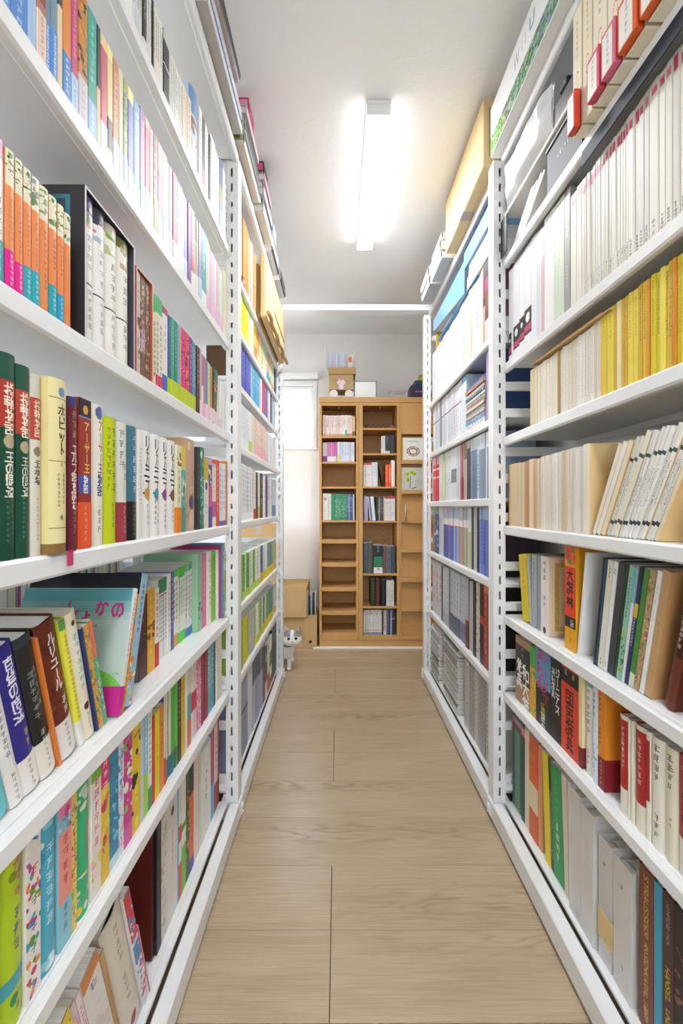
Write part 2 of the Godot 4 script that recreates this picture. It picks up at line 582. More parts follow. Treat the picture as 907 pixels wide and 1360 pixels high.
const KINDS := {
	"b": ["hardcover_book", "hardcover", "book"], "p": ["paperback_book", "paperback", "book"], "c": ["comic_book", "comic", "book"],
	"i": ["picture_book", "picture book", "book"], "m": ["magazine", "magazine", "magazine"], "f": ["document_file", "document file", "file"],
	"s": ["slipcased_book", "slipcased book", "book"], "g": ["large_format_book", "large book", "book"], "n": ["thin_booklet", "thin booklet", "booklet"]}

# where a pixel column meets the plane of the spines (a real distance along the aisle)
func d_left(x: float, u: float) -> float:
	return x * FOCAL / (VPX - u)

func d_right(x: float, u: float) -> float:
	return x * FOCAL / (u - VPX)

# one row of books. side L / R / B (bookcase, u then counts millimetres from the left wall of the compartment)
func row(cfg: Dictionary, text: String) -> void:
	var side: String = cfg.side
	var small: bool = cfg.get("small", false)
	var cell_h: int = cfg.get("cell", 120 if small else 384)
	var list := []
	var u: float = cfg.u0
	var near_bay: bool = "near" in cfg.where
	var bay := [0.35, 1.489] if near_bay else [1.551, 2.694]
	var lim: float = cfg.get("lim", 0.0)
	var plane: float = cfg.x
	var last_d := INF
	if side != "B" and lim == 0.0:                        # free height below the next shelf's lip
		var ys: Array = (SHELVES_L1 if near_bay else SHELVES_L2) if side == "L" else (SHELVES_R1 if near_bay else SHELVES_R2)
		var above := 2.185
		for q in ys:
			if q > cfg.y + 0.01 and q - 0.031 < above:
				above = q - 0.031
		lim = above - cfg.y - 0.003
	for entry in text.split(";", false):
		var f: PackedStringArray = entry.strip_edges().split(" ", false)
		if f.size() < 3:
			continue
		var u1 := f[0].to_float()
		var count := 1
		var palette := []
		var b := {"h": f[1].to_float() / 1000.0, "col": hexc(f[2]), "tokens": [], "lean": 0.0, "hard": false, "round": false, "band": 0.0, "bandcol": Color.WHITE, "q": 0.0, "gap": 0.0, "tone": cfg.get("tone", 0), "kind": cfg.kind, "side": null, "d": 0.0, "words": "", "vary": 0.0, "only": true}
		for k in range(3, f.size()):
			var tok := f[k]
			var rest := tok.substr(1)
			match tok.substr(0, 1):
				"x": count = rest.to_int()
				"v":
					for q in rest.split(":", false):
						palette.append(hexc(q))
				"w": b.vary = rest.to_float() / 1000.0
				"l": b.lean = deg_to_rad(rest.to_float())
				"r":
					b.round = true
					b.hard = true
				"h": b.hard = true
				"d": b.d = rest.to_float() / 1000.0
				"q": b.q = rest.to_float() / 1000.0
				"g": b.gap = rest.to_float() / 1000.0
				"k": b.side = hexc(rest)
				"e": b.tone = rest.to_int()
				"K": b.kind = rest
				"N": b.words = rest.replace("_", " ")
				"A": b.artname = rest
				"X": plane = rest.to_float() / 1000.0
				_:
					b.tokens.append(tok)
					if tok.begins_with("o"):
						b.band = tok.substr(1).split(":")[0].to_float() / 100.0
						b.bandcol = hexc(tok.substr(1).split(":")[1])
		# split the stretch into equal real thicknesses
		var p0: float = u
		var da: float
		var db: float
		if side == "L":
			da = d_left(plane, u)
			db = d_left(plane, u1)
			if last_d < INF:
				da = maxf(da, last_d)
		elif side == "R":
			da = d_right(plane, u)
			db = d_right(plane, u1)
			if last_d < INF:
				da = minf(da, last_d)
		else:
			da = u / 1000.0
			db = u1 / 1000.0
		last_d = db
		for k in count:
			var c := b.duplicate(true)
			c.x = plane
			c.a = lerpf(da, db, float(k) / count) + signf(db - da) * b.gap
			c.b = lerpf(da, db, float(k + 1) / count)
			if palette.size() > 0:
				c.col = palette[(k + rng.randi() % 2) % palette.size()]
			elif count > 1:
				c.col = c.col.lightened(rng.randf() * 0.12) if rng.randf() < 0.5 else c.col.darkened(rng.randf() * 0.08)
			if b.vary > 0.0:
				c.h += rng.randf_range(-b.vary, b.vary)
			if count > 1 and not cfg.has("lim"):          # no two stand quite alike
				c.q += rng.randf_range(0.0, 0.005 if small else 0.003)
				c.h += rng.randf_range(-0.003, 0.0)
			if c.side == null:
				c.side = c.col
			if side != "B":                               # keep between the uprights of the bay
				c.a = clampf(c.a, bay[0], bay[1])
				c.b = clampf(c.b, bay[0], bay[1])
			c.t = (db - da) / absf(db - da) * (c.b - c.a) * cos(c.lean) - ((0.0012 if small else 0.0006) if c.lean == 0.0 and c.band == 0.0 else 0.0014)
			if lim > 0.0:
				c.h = minf(c.h, (lim - c.t * sin(absf(c.lean))) / cos(c.lean))
			if c.d == 0.0:
				c.d = clampf(c.h * 0.7, 0.1, cfg.get("deep", 0.19))
			if c.t > 0.0012 and b.gap < 0.4:
				list.append(c)
		u = u1
	for k in list.size():
		var b: Dictionary = list[k]
		var kd: Array = KINDS[b.kind]
		var nth: int = (list.size() - k) if cfg.get("count", "end") == "end" else k + 1
		var words: String = b.words
		if words == "":
			words = colour_word(b.col) + " " + kd[1]
			if b.band > 0.0 and colour_word(b.bandcol) != colour_word(b.col):
				words += " with " + colour_word(b.bandcol) + " band"
		var label := "%s, %s from %s, %s" % [words, ordinal(nth), cfg.get("ref", "upright"), cfg.where]
		if label.split(" ").size() > 16:
			label = "%s, %s" % [words, cfg.where]
		var o: Node3D
		if small:
			o = MeshInstance3D.new()
			o.name = numbered(kd[0])
			add_child(o)
		else:
			o = Node3D.new()
			o.name = numbered(kd[0])
			add_child(o)
		tag(o, label, kd[2], cfg.where.replace(",", " of the") + " books")
		if b.has("artname"):
			b.art = art[b.artname]
			b.art_side = -1.0 if side == "L" else 1.0
		build_book(o, b, cell_h, small)
		var spin := 0.0
		var start: Vector3
		var stop: Vector3
		var y: float = cfg.y + 0.0006
		if side == "L":
			spin = PI / 2
			start = Vector3(-(b.x + b.q), y, -b.a)
			stop = Vector3(-(b.x + b.q), y, -b.b)
		elif side == "R":
			spin = -PI / 2
			start = Vector3(b.x + b.q, y, -b.a)
			stop = Vector3(b.x + b.q, y, -b.b)
		else:
			start = Vector3(cfg.x + b.a, y, cfg.z - b.q)
			stop = Vector3(cfg.x + b.b, y, cfg.z - b.q)
		var bas := Basis(Vector3.UP, spin) * Basis(Vector3(0, 0, 1), b.lean)
		var org: Vector3
		if b.lean > 0.0:
			org = start + bas * Vector3(b.t * 0.5, 0, 0)
		elif b.lean < 0.0:
			org = stop + bas * Vector3(-b.t * 0.5, 0, 0)
		else:
			org = (start + stop) * 0.5
		o.transform = Transform3D(bas, org)

var art := {}

# a book lying flat: spine towards the aisle (dir +1 = faces +X, -1 = faces -X), mid of the spine at (x, z)
func lying(called: String, label: String, x: float, y: float, z: float, dir: float, t: float, long: float, depth: float, col: Color, opts := {}) -> Node3D:
	var o := thing(called, label, opts.get("category", "book"), Vector3.ZERO, 0.0, opts.get("group", ""))
	var b := {"t": t, "h": long, "d": depth, "col": col, "side": opts.get("side", col), "hard": opts.get("hard", false), "round": opts.get("round", false), "band": 0.0, "tokens": opts.get("tokens", []), "tone": opts.get("tone", 0)}
	build_book(o, b, opts.get("cell", 200), false)
	# local z -> dir * X ; local y (height) -> -Z * s ; local x -> +-Y
	var zx := Vector3(dir, 0, 0)
	var yy := Vector3(0, 0, -dir)
	var xx := yy.cross(zx)
	if opts.get("end_on", false):      # the short end towards the aisle instead
		zx = Vector3(0, 0, 1)
		yy = Vector3(dir, 0, 0)
		xx = yy.cross(zx)
	var bas := Basis(xx, yy, zx)
	bas = Basis(Vector3.UP, opts.get("turn", 0.0)) * bas
	var mid := Vector3(x, y + t * 0.5 + 0.0006, z)
	o.transform = Transform3D(bas, mid - bas * Vector3(0, long * 0.5, 0))
	return o

# ------------------------------------------------------------------ materials
func plain(col: String, rough := 0.6, spec := 0.5) -> StandardMaterial3D:
	var m := StandardMaterial3D.new()
	m.albedo_color = hexc(col)
	m.roughness = rough
	m.metallic_specular = spec
	return m

func noise_tex(freq: float, size: int, normal := false, bump := 2.0, seed_ := 1, octaves := 4) -> NoiseTexture2D:
	var n := FastNoiseLite.new()
	n.seed = seed_
	n.frequency = freq
	n.fractal_octaves = octaves
	var t := NoiseTexture2D.new()
	t.noise = n
	t.width = size
	t.height = size
	t.seamless = true
	t.as_normal_map = normal
	t.bump_strength = bump
	return t

# oak print of one floor board: grain runs along the texture's x
func oak_board(k: int, w: int, h: int, light: Color, dark: Color) -> ImageTexture:
	var im := Image.create(w, h, false, Image.FORMAT_RGB8)
	var n := FastNoiseLite.new()
	n.seed = 40 + k
	n.frequency = 0.011
	n.fractal_octaves = 3
	var g := FastNoiseLite.new()
	g.seed = 90 + k
	g.frequency = 0.05
	g.fractal_octaves = 2
	var heart := h * (0.35 + 0.3 * sin(k * 2.1))
	for y in h:
		for x in w:
			var warp := n.get_noise_2d(x * 0.32, y * 1.1)
			var yy := (y - heart) / h
			var along := (float(x) / w - 0.5) * 2.0 + 0.5 * sin(k * 3.3)
			var rings := 0.5 + 0.5 * sin((yy * yy * 26.0 + along * along * 3.0 + warp * 3.0) * 5.5)
			var figure := clampf(1.0 - absf(yy) * 2.2, 0.0, 1.0) * clampf(1.0 - absf(along) * 1.2, 0.0, 1.0)
			var fib := g.get_noise_2d(x * 0.05, y * 2.2) * 0.5 + 0.5
			var fine := g.get_noise_2d(x * 0.22 + 700.0, y * 9.0 + 90.0) * 0.5 + 0.5
			var cloud := n.get_noise_2d(x * 0.35 + 300.0, y * 0.9) * 0.5 + 0.5
			var f := clampf(0.42 * pow(rings, 2.5) * figure + 0.16 * fib + 0.42 * fine + 0.30 * (cloud - 0.4) - 0.06, 0.0, 1.0)
			im.set_pixel(x, y, light.lerp(dark, f))
	return ImageTexture.create_from_image(im)

func make_mats() -> void:
	mats.steel = plain("eceded", 0.38, 0.5)
	mats.rubber = plain("1b1b1b", 0.8)
	mats.ceiling = plain("fafaf9", 0.9, 0.2)
	mats.wall = plain("f3f2ef", 0.9, 0.2)
	var nt := noise_tex(0.03, 512, true, 3.0, 5)
	for k in ["ceiling", "wall"]:
		mats[k].normal_enabled = true
		mats[k].normal_texture = nt
		mats[k].normal_scale = 0.25
		mats[k].uv1_triplanar = true
		mats[k].uv1_world_triplanar = true
		mats[k].uv1_scale = Vector3(1.2, 6.0, 6.0)
	for k in 3:
		var m := plain(PAGE_TONES[k], 0.85, 0.3)
		var im := Image.create(256, 4, false, Image.FORMAT_RGB8)
		for x in 256:
			var c := Color.WHITE.darkened(pow(rng.randf(), 2.0) * 0.16)
			for y in 4:
				im.set_pixel(x, y, c)
		m.albedo_texture = ImageTexture.create_from_image(im)
		mats["pages%d" % k] = m
	for k in 5:
		var m := plain("ffffff", 0.3, 0.5)
		m.albedo_texture = oak_board(k, 900, 160, hexc("c7b397"), hexc("8b7355"))
		mats["oak%d" % k] = m
	mats.joint = plain("4a3a2c", 0.9)
	# honey coloured bookcase board
	var wd := plain("ffffff", 0.45, 0.4)
	wd.albedo_texture = oak_board(9, 512, 256, hexc("d3a467"), hexc("bd8a4d"))
	wd.uv1_triplanar = true
	wd.uv1_world_triplanar = true
	wd.uv1_scale = Vector3(2.2, 2.2, 2.2)
	mats.honey = wd
	var kraft := plain("ffffff", 0.85, 0.2)
	var ki := Image.create(128, 128, false, Image.FORMAT_RGB8)
	for y in 128:
		for x in 128:
			ki.set_pixel(x, y, hexc("c9a877").lerp(hexc("bb9766"), rng.randf() * 0.5))
	kraft.albedo_texture = ImageTexture.create_from_image(ki)
	kraft.uv1_triplanar = true
	kraft.uv1_scale = Vector3(3, 3, 3)
	mats.kraft = kraft
	mats.kraft_pale = plain("e6cf9f", 0.8, 0.2)
	mats.tape = plain("b9a79a", 0.3)
	mats.white_gloss = plain("f3f3f3", 0.25)
	mats.white_matte = plain("f0efec", 0.8)
	mats.frame_white = plain("f4f5f6", 0.35)
	var glass := plain("ffffff", 0.02)
	glass.transparency = BaseMaterial3D.TRANSPARENCY_ALPHA
	glass.albedo_color = Color(0.95, 0.97, 1.0, 0.08)
	mats.glass = glass
	var film := plain("eef1f2", 0.22)
	film.transparency = BaseMaterial3D.TRANSPARENCY_ALPHA
	film.albedo_color = Color(0.98, 0.975, 0.965, 0.34)
	mats.film = film
	var film2 := plain("f2f3f3", 0.3)
	film2.transparency = BaseMaterial3D.TRANSPARENCY_ALPHA
	film2.albedo_color = Color(0.95, 0.955, 0.96, 0.82)
	mats.film_thick = film2
	mats.metal = plain("b9bcc0", 0.25)
	mats.metal.metallic = 1.0
	mats.black = plain("17171a", 0.45)
	mats.navy = plain("1d2737", 0.6)
	mats.blue_board = plain("5f9fd8", 0.35)
	var em := plain("ffffff", 0.5)
	em.emission_enabled = true
	em.emission = Color(0.985, 0.99, 1.0)
	em.emission_energy_multiplier = LAMP_GLOW
	mats.lamp = em

# ------------------------------------------------------------------ camera, sky, light
const EXPOSURE := 3.2
const LAMP_GLOW := 2.4
const LAMP_POWER := 0.45

func make_view() -> void:
	var cam := Camera3D.new()
	cam.name = "camera"
	add_child(cam)
	cam.position = Vector3(0, EYE, 0)
	var near := 0.05
	cam.keep_aspect = Camera3D.KEEP_HEIGHT
	cam.set_frustum(near * 1360.0 / FOCAL, Vector2((453.5 - VPX) / FOCAL, -(680.0 - VPY) / FOCAL) * near, near, 60.0)
	cam.current = true
	var we := WorldEnvironment.new()
	we.name = "world"
	var env := Environment.new()
	env.background_mode = Environment.BG_SKY
	var sky := Sky.new()
	var ps := ProceduralSkyMaterial.new()
	ps.sky_top_color = Color(0.86, 0.91, 0.97)
	ps.sky_horizon_color = Color(0.98, 0.985, 1.0)
	ps.ground_horizon_color = Color(0.86, 0.88, 0.9)
	ps.ground_bottom_color = Color(0.6, 0.6, 0.6)
	ps.sun_angle_max = 0.0
	ps.energy_multiplier = 4.6
	sky.sky_material = ps
	env.sky = sky
	env.tonemap_mode = Environment.TONE_MAPPER_LINEAR
	env.tonemap_exposure = EXPOSURE
	env.sdfgi_enabled = true
	env.ssao_enabled = true
	env.ssil_enabled = true
	we.environment = env
	add_child(we)

# a slim white ceiling lamp; near end at distance d0, far end at d1
func ceiling_lamp(label: String, x: float, d0: float, d1: float) -> void:
	var o := thing("ceiling_lamp", label, "lamp", Vector3(x, CEIL, -(d0 + d1) * 0.5), 0.0, "slim ceiling lamps")
	var long := d1 - d0
	var s := Shape.new()
	s.span(Vector3(-0.042, -0.018, -long / 2), Vector3(0.042, -0.001, long / 2), 0.003)
	part(o, "housing", s.mesh(), mats.frame_white)
	var e := Shape.new()
	for k in [-1.0, 1.0]:
		e.span(Vector3(-0.042, -0.050, k * (long / 2 - 0.006) - 0.006), Vector3(0.042, -0.0185, k * (long / 2 - 0.006) + 0.006), 0.002)
	part(o, "end_cap", e.mesh(), mats.frame_white)
	var g := Shape.new()
	g.span(Vector3(-0.040, -0.049, -long / 2 + 0.013), Vector3(0.040, -0.0185, long / 2 - 0.013), 0.006)
	part(o, "diffuser", g.mesh(), mats.lamp)
	var a := AreaLight3D.new()
	a.name = "lamp_light"
	a.area_size = Vector2(0.078, long - 0.03)
	a.light_color = Color(0.985, 0.99, 1.0)
	a.light_energy = LAMP_POWER
	a.area_range = 12.0
	a.area_attenuation = 2.0
	a.shadow_enabled = true
	o.add_child(a)
	a.position = Vector3(0, -0.053, 0)
	a.rotation.x = -PI / 2

# ------------------------------------------------------------------ the room
func slab(parent: Node, called: String, lo: Vector3, hi: Vector3, m: Material, bevel := 0.0) -> MeshInstance3D:
	var s := Shape.new()
	s.span(lo, hi, bevel)
	return part(parent, called, s.mesh(), m)

const X_LEFT := -1.95
const X_RIGHT := 0.845
const Z_BACK := -WALL_D
const Z_FRONT := 1.3

func make_room() -> void:
	# floor: oak boards 1.8 m long laid across the aisle, joints staggered in pairs of rows
	var fl := structure("floor")
	slab(fl, "underlay", Vector3(X_LEFT, -0.05, Z_BACK), Vector3(X_RIGHT, -0.0105, Z_FRONT), mats.joint)
	var shared := {}
	var first := 0.9188 - 0.2025 * 11
	for k in 26:
		var da := first + 0.2025 * k
		var db := da + 0.2025
		if da < -Z_FRONT:
			da = -Z_FRONT
		db = min(db, WALL_D)
		if db - da < 0.02:
			continue
		var pair := posmod(floori((k - 11) / 2.0), 2)
		var x := -0.018 - (0.0 if pair == 0 else 0.9) - 3.6
		while x < X_RIGHT:
			var xa: float = max(x, X_LEFT)
			var xb: float = min(x + 1.8, X_RIGHT)
			x += 1.8
			if xb - xa < 0.02:
				continue
			var s := Shape.new()
			var wd := xb - xa - 0.0016
			var ln := db - da - 0.0016
			var y0 := -0.0105
			var b := 0.0009
			# board top with a small chamfer; grain runs along x
			var off := 0.0 if xb - xa > 1.7 else (1.0 - (xb - xa) / 1.8 if xa <= X_LEFT else 0.0)
			s.quad(Vector3(-wd / 2 + b, 0, -ln / 2 + b), Vector3(wd / 2 - b, 0, -ln / 2 + b), Vector3(wd / 2 - b, 0, ln / 2 - b), Vector3(-wd / 2 + b, 0, ln / 2 - b), Vector3.UP, Rect2(off, 0, (xb - xa) / 1.8, 1))
			for q in 4:
				var c := [Vector3(-wd / 2, -b, -ln / 2), Vector3(wd / 2, -b, -ln / 2), Vector3(wd / 2, -b, ln / 2), Vector3(-wd / 2, -b, ln / 2)]
				var t := [Vector3(-wd / 2 + b, 0, -ln / 2 + b), Vector3(wd / 2 - b, 0, -ln / 2 + b), Vector3(wd / 2 - b, 0, ln / 2 - b), Vector3(-wd / 2 + b, 0, ln / 2 - b)]
				var nn: Vector3 = [Vector3(0, 0.7, -0.7), Vector3(0.7, 0.7, 0), Vector3(0, 0.7, 0.7), Vector3(-0.7, 0.7, 0)][q]
				s.quad(t[q], t[(q + 1) % 4], c[(q + 1) % 4], c[q], nn, Rect2(0, 0, 0.1, 0.1))
				var flat: Vector3 = (nn * Vector3(1, 0, 1)).normalized()
				s.quad(c[q], c[(q + 1) % 4], c[(q + 1) % 4] + Vector3(0, y0, 0), c[q] + Vector3(0, y0, 0), flat, Rect2(0, 0, 0.1, 0.1))
			part(fl, "floor_board", s.mesh(), mats["oak%d" % ((k * 2 + int(x * 1.3 + 8.0)) % 5)], Vector3((xa + xb) / 2, 0, -(da + db) / 2))
	var ce := structure("ceiling")
	slab(ce, "ceiling_panel", Vector3(X_LEFT - 0.1, CEIL, Z_BACK - 0.1), Vector3(X_RIGHT + 0.1, CEIL + 0.1, Z_FRONT + 0.1), mats.ceiling)
	var wr := structure("wall_right")
	slab(wr, "wall_panel", Vector3(X_RIGHT, -0.05, Z_BACK - 0.1), Vector3(X_RIGHT + 0.1, CEIL, Z_FRONT + 0.1), mats.wall)
	var wf := structure("wall_front")
	slab(wf, "wall_panel", Vector3(X_LEFT, -0.05, Z_FRONT), Vector3(-0.55, CEIL, Z_FRONT + 0.12), mats.wall)
	slab(wf, "wall_panel", Vector3(0.45, -0.05, Z_FRONT), Vector3(X_RIGHT, CEIL, Z_FRONT + 0.12), mats.wall)
	slab(wf, "wall_panel", Vector3(-0.55, -0.05, Z_FRONT), Vector3(0.45, 0.85, Z_FRONT + 0.12), mats.wall)
	slab(wf, "wall_panel", Vector3(-0.55, 2.05, Z_FRONT), Vector3(0.45, CEIL, Z_FRONT + 0.12), mats.wall)
	window_in("window_3", Vector3(-0.05, 1.45, Z_FRONT), PI, 1.0, 1.2)
	# far wall with the small high window, left wall with a larger one in the next aisle
	var wx0 := -0.72
	var wx1 := -0.175
	var wy0 := 1.52
	var wy1 := 2.09
	var wb := structure("wall_back")
	slab(wb, "wall_panel", Vector3(X_LEFT, -0.05, Z_BACK - 0.12), Vector3(wx0, CEIL, Z_BACK), mats.wall)
	slab(wb, "wall_panel", Vector3(wx1, -0.05, Z_BACK - 0.12), Vector3(X_RIGHT, CEIL, Z_BACK), mats.wall)
	slab(wb, "wall_panel", Vector3(wx0, -0.05, Z_BACK - 0.12), Vector3(wx1, wy0, Z_BACK), mats.wall)
	slab(wb, "wall_panel", Vector3(wx0, wy1, Z_BACK - 0.12), Vector3(wx1, CEIL, Z_BACK), mats.wall)
	window_in("window_1", Vector3((wx0 + wx1) / 2, (wy0 + wy1) / 2, Z_BACK), 0.0, wx1 - wx0, wy1 - wy0)
	var z0 := -2.9
	var z1 := -1.1
	var lw := structure("wall_left")
	slab(lw, "wall_panel", Vector3(X_LEFT - 0.12, -0.05, Z_BACK - 0.1), Vector3(X_LEFT, CEIL, z0), mats.wall)
	slab(lw, "wall_panel", Vector3(X_LEFT - 0.12, -0.05, z1), Vector3(X_LEFT, CEIL, Z_FRONT + 0.1), mats.wall)
	slab(lw, "wall_panel", Vector3(X_LEFT - 0.12, -0.05, z0), Vector3(X_LEFT, 0.9, z1), mats.wall)
	slab(lw, "wall_panel", Vector3(X_LEFT - 0.12, 2.0, z0), Vector3(X_LEFT, CEIL, z1), mats.wall)
	window_in("window_2", Vector3(X_LEFT, 1.45, (z0 + z1) / 2), PI / 2, z1 - z0, 1.1)
	var bb := structure("baseboard_back")
	slab(bb, "baseboard_strip", Vector3(-0.52, 0, Z_BACK), Vector3(X_RIGHT, 0.055, Z_BACK + 0.008), mats.frame_white, 0.002)
	var tr := structure("trim_1")
	slab(tr, "floor_strip", Vector3(-0.185, 0.0, -3.37), Vector3(0.72, 0.012, -3.335), mats.frame_white, 0.002)

func window_in(called: String, mid: Vector3, turn: float, w: float, h: float) -> void:
	var o := structure(called)
	o.position = mid
	o.rotation.y = turn
	var f := Shape.new()
	var t := 0.032
	for s in [-1.0, 1.0]:
		f.span(Vector3(s * w / 2 - s * t, -h / 2, -0.08), Vector3(s * w / 2, h / 2, 0.012), 0.002)
		f.span(Vector3(-w / 2 + t, s * h / 2 - s * t, -0.08), Vector3(w / 2 - t, s * h / 2, 0.012), 0.002)
	part(o, "window_frame", f.mesh(), mats.frame_white)
	var g := Shape.new()
	var t2 := 0.028
	var wi := w / 2 - t - 0.002
	var hi := h / 2 - t - 0.002
	for s in [-1.0, 1.0]:
		g.span(Vector3(s * wi - s * t2, -hi, -0.07), Vector3(s * wi, hi, -0.03), 0.002)
		g.span(Vector3(-wi + t2, s * hi - s * t2, -0.07), Vector3(wi - t2, s * hi, -0.03), 0.002)
	part(o, "sash", g.mesh(), mats.frame_white)
	slab(o, "pane", Vector3(-wi + t2, -hi + t2, -0.052), Vector3(wi - t2, hi - t2, -0.048), mats.glass)
	if called == "window_1":
		var r := Shape.new()
		r.span(Vector3(-w / 2 - 0.02, h / 2 + 0.012, 0.004), Vector3(w / 2 + 0.015, h / 2 + 0.062, 0.065), 0.006)
		part(o, "blind_case", r.mesh(), mats.frame_white)

# ------------------------------------------------------------------ steel racks
# a hollow post with a column of slots in the face towards the camera. x0 is its aisle face, dir +1 when it extends to +X
func slotted_post(x0: float, dir: float, d0: float, top: float, width := 0.04, deep := 0.05, bottom := 0.07) -> ArrayMesh:
	var s := Shape.new()
	var xa := x0
	var xb := x0 + dir * width
	var xm := x0 + dir * width * 0.52
	var g := 0.0032
	var z := -d0
	var th := 0.0016
	s.span(Vector3(min(xa, xb), bottom, z - th), Vector3(max(xm - g, min(xa, xb)), top, z), 0.0)
	s.span(Vector3(xm + g, bottom, z - th), Vector3(max(xa, xb), top, z), 0.0)
	var y := bottom
	var k := 0
	while y < top:
		var y1: float = min(y + 0.023, top)
		s.span(Vector3(xm - g, y, z - th), Vector3(xm + g, y1, z), 0.0)
		if k % 4 == 3:      # every fourth slot is the short one
			s.span(Vector3(xm - g, y1 + 0.016, z - th), Vector3(xm + g, y1 + 0.027, z), 0.0)
		y += 0.05
		k += 1
	s.span(Vector3(xa, bottom, z - deep), Vector3(xa + dir * 0.002, top, z - th), 0.0004)
	s.span(Vector3(xb - dir * 0.002, bottom, z - deep), Vector3(xb, top, z - th), 0.0004)
	s.span(Vector3(min(xa, xb), bottom, z - deep), Vector3(max(xa, xb), top, z - deep + 0.002), 0.0004)
	s.span(Vector3(min(xa, xb), top, z - deep), Vector3(max(xa, xb), top + 0.002, z), 0.0004)
	return s.mesh()

# folded steel shelf: plate, front lip, back lip; spans x front..back, d0..d1, upper side at y
func shelf_mesh(xf: float, xb: float, d0: float, d1: float, lip := 0.03, plate := 0.012) -> ArrayMesh:
	var s := Shape.new()
	var dir := signf(xb - xf)
	s.span(Vector3(xf + dir * 0.017, -plate, -d1), Vector3(xb, 0, -d0), 0.001)
	s.span(Vector3(xf, -lip, -d1), Vector3(xf + dir * 0.018, 0.0004, -d0), 0.004)
	s.span(Vector3(xb - dir * 0.012, -lip, -d1), Vector3(xb, -plate + 0.001, -d0), 0.002)
	return s.mesh()

func rack(label: String, xpost: float, xfront: float, xback: float, xtop: float, posts: Array, bays: Array, top_y: float) -> Node3D:
	var dir := signf(xback - xfront)
	var o := thing("steel_book_rack", label, "book rack")
	for d in posts:
		part(o, "upright", slotted_post(xpost, dir, d, top_y - 0.03), mats.steel)
		var rear := Shape.new()
		rear.span(Vector3(xback - dir * 0.002, 0.0, -d - 0.045), Vector3(xback + dir * 0.03, top_y - 0.03, -d), 0.002)
		part(o, "rear_upright", rear.mesh(), mats.steel)
		var foot := Shape.new()
		foot.span(Vector3(xpost - dir * 0.006, 0.012, -d - 0.05), Vector3(xpost + dir * 0.06, 0.0695, -d - 0.0), 0.003)
		foot.span(Vector3(xpost - dir * 0.010, 0.022, -d - 0.036), Vector3(xpost - dir * 0.0055, 0.052, -d - 0.014), 0.002)
		for q in [0.028, 0.046]:
			foot.tube([Vector3(xpost - dir * 0.010, q, -d - 0.025), Vector3(xpost - dir * 0.0135, q, -d - 0.025)], 0.004, 8)
		var ft := part(o, "foot_bracket", foot.mesh(), mats.steel)
		var pad := Shape.new()
		pad.lathe(Vector3(xpost + dir * 0.02, 0.0, -d - 0.025), [Vector2(0.0, 0.0), Vector2(0.016, 0.0), Vector2(0.016, 0.011), Vector2(0.0, 0.0118)], 14)
		part(ft, "foot_pad", pad.mesh(), mats.rubber)
	# side rungs between front and rear uprights
	for d in posts:
		for y in RUNGS:
			var rg := Shape.new()
			rg.span(Vector3(xpost + dir * 0.041, y, -d - 0.030), Vector3(xback - dir * 0.003, y + 0.03, -d - 0.020), 0.0015)
			part(o, "side_rung", rg.mesh(), mats.steel)
	for bay in bays:
		var da: float = bay[0]
		var db: float = bay[1]
		for y in bay[2]:
			part(o, "shelf", shelf_mesh(xfront, xback, da, db), mats.steel, Vector3(0, y, 0))
		part(o, "top_shelf", shelf_mesh(xtop, xback, da - 0.02, db + 0.02, 0.035), mats.steel, Vector3(0, top_y, 0))
		var base := Shape.new()
		base.span(Vector3(xpost - dir * 0.005, 0.012, -db - 0.001), Vector3(xfront - dir * 0.001, 0.072, -da + 0.001), 0.003)
		part(o, "base_rail", base.mesh(), mats.steel)
		# bottom shelf: a folded plate that stops short of the base rail, leaving an open slot into the hollow base
		part(o, "bottom_shelf", shelf_mesh(xfront + dir * 0.007, xback, da, db, 0.012, 0.010), mats.steel, Vector3(0, 0.078, 0))
		var rear_rail := Shape.new()
		rear_rail.span(Vector3(xback - dir * 0.001, 0.0005, -db), Vector3(xback - dir * 0.011, 0.049, -da), 0.001)
		part(o, "rear_base_rail", rear_rail.mesh(), mats.steel)
	return o

const RUNGS := [0.12, 0.30, 0.45, 0.54, 0.70, 0.835, 1.00, 1.13, 1.22, 1.35, 1.44, 1.60, 1.75, 1.90, 2.05]
const SHELVES_L1 := [1.904, 1.595, 1.292, 0.990, 0.687, 0.445]
const SHELVES_L2 := [1.89, 1.70, 1.50, 1.275, 0.995, 0.685, 0.425]
const SHELVES_R1 := [1.865, 1.520, 1.280, 0.988, 0.695, 0.440]
const SHELVES_R2 := [1.666, 1.369, 1.080, 0.785, 0.433]

func make_racks() -> void:
	rack("white steel book rack along the left side of the aisle", -0.331, -0.358, -0.605, -0.331, [0.29, 1.495, 2.70], [[0.345, 1.492, SHELVES_L1], [1.548, 2.697, SHELVES_L2]], 2.225)
	rack("white steel book rack along the right side of the aisle", 0.514, 0.545, 0.795, 0.545, [0.29, 1.495, 2.70], [[0.345, 1.492, SHELVES_R1], [1.548, 2.697, SHELVES_R2]], 2.225)
	rack("white steel book rack standing back to back behind the left rack", -0.957, -0.93, -0.680, -0.957, [0.29, 1.495, 2.70], [[0.345, 1.492, [1.904, 1.595, 1.292, 0.990, 0.687, 0.445]], [1.548, 2.697, [1.904, 1.595, 1.275, 0.995, 0.685, 0.425]]], 2.225)
	var tie := Shape.new()
	tie.span(Vector3(-0.60, 2.2275, -2.78), Vector3(0.79, 2.2625, -2.705), 0.002)
	var o := part(self, "tie_bar", tie.mesh(), mats.frame_white)
	o.name = numbered("tie_bar")
	tag(o, "white bar bridging the tops of both racks across the aisle", "bar")

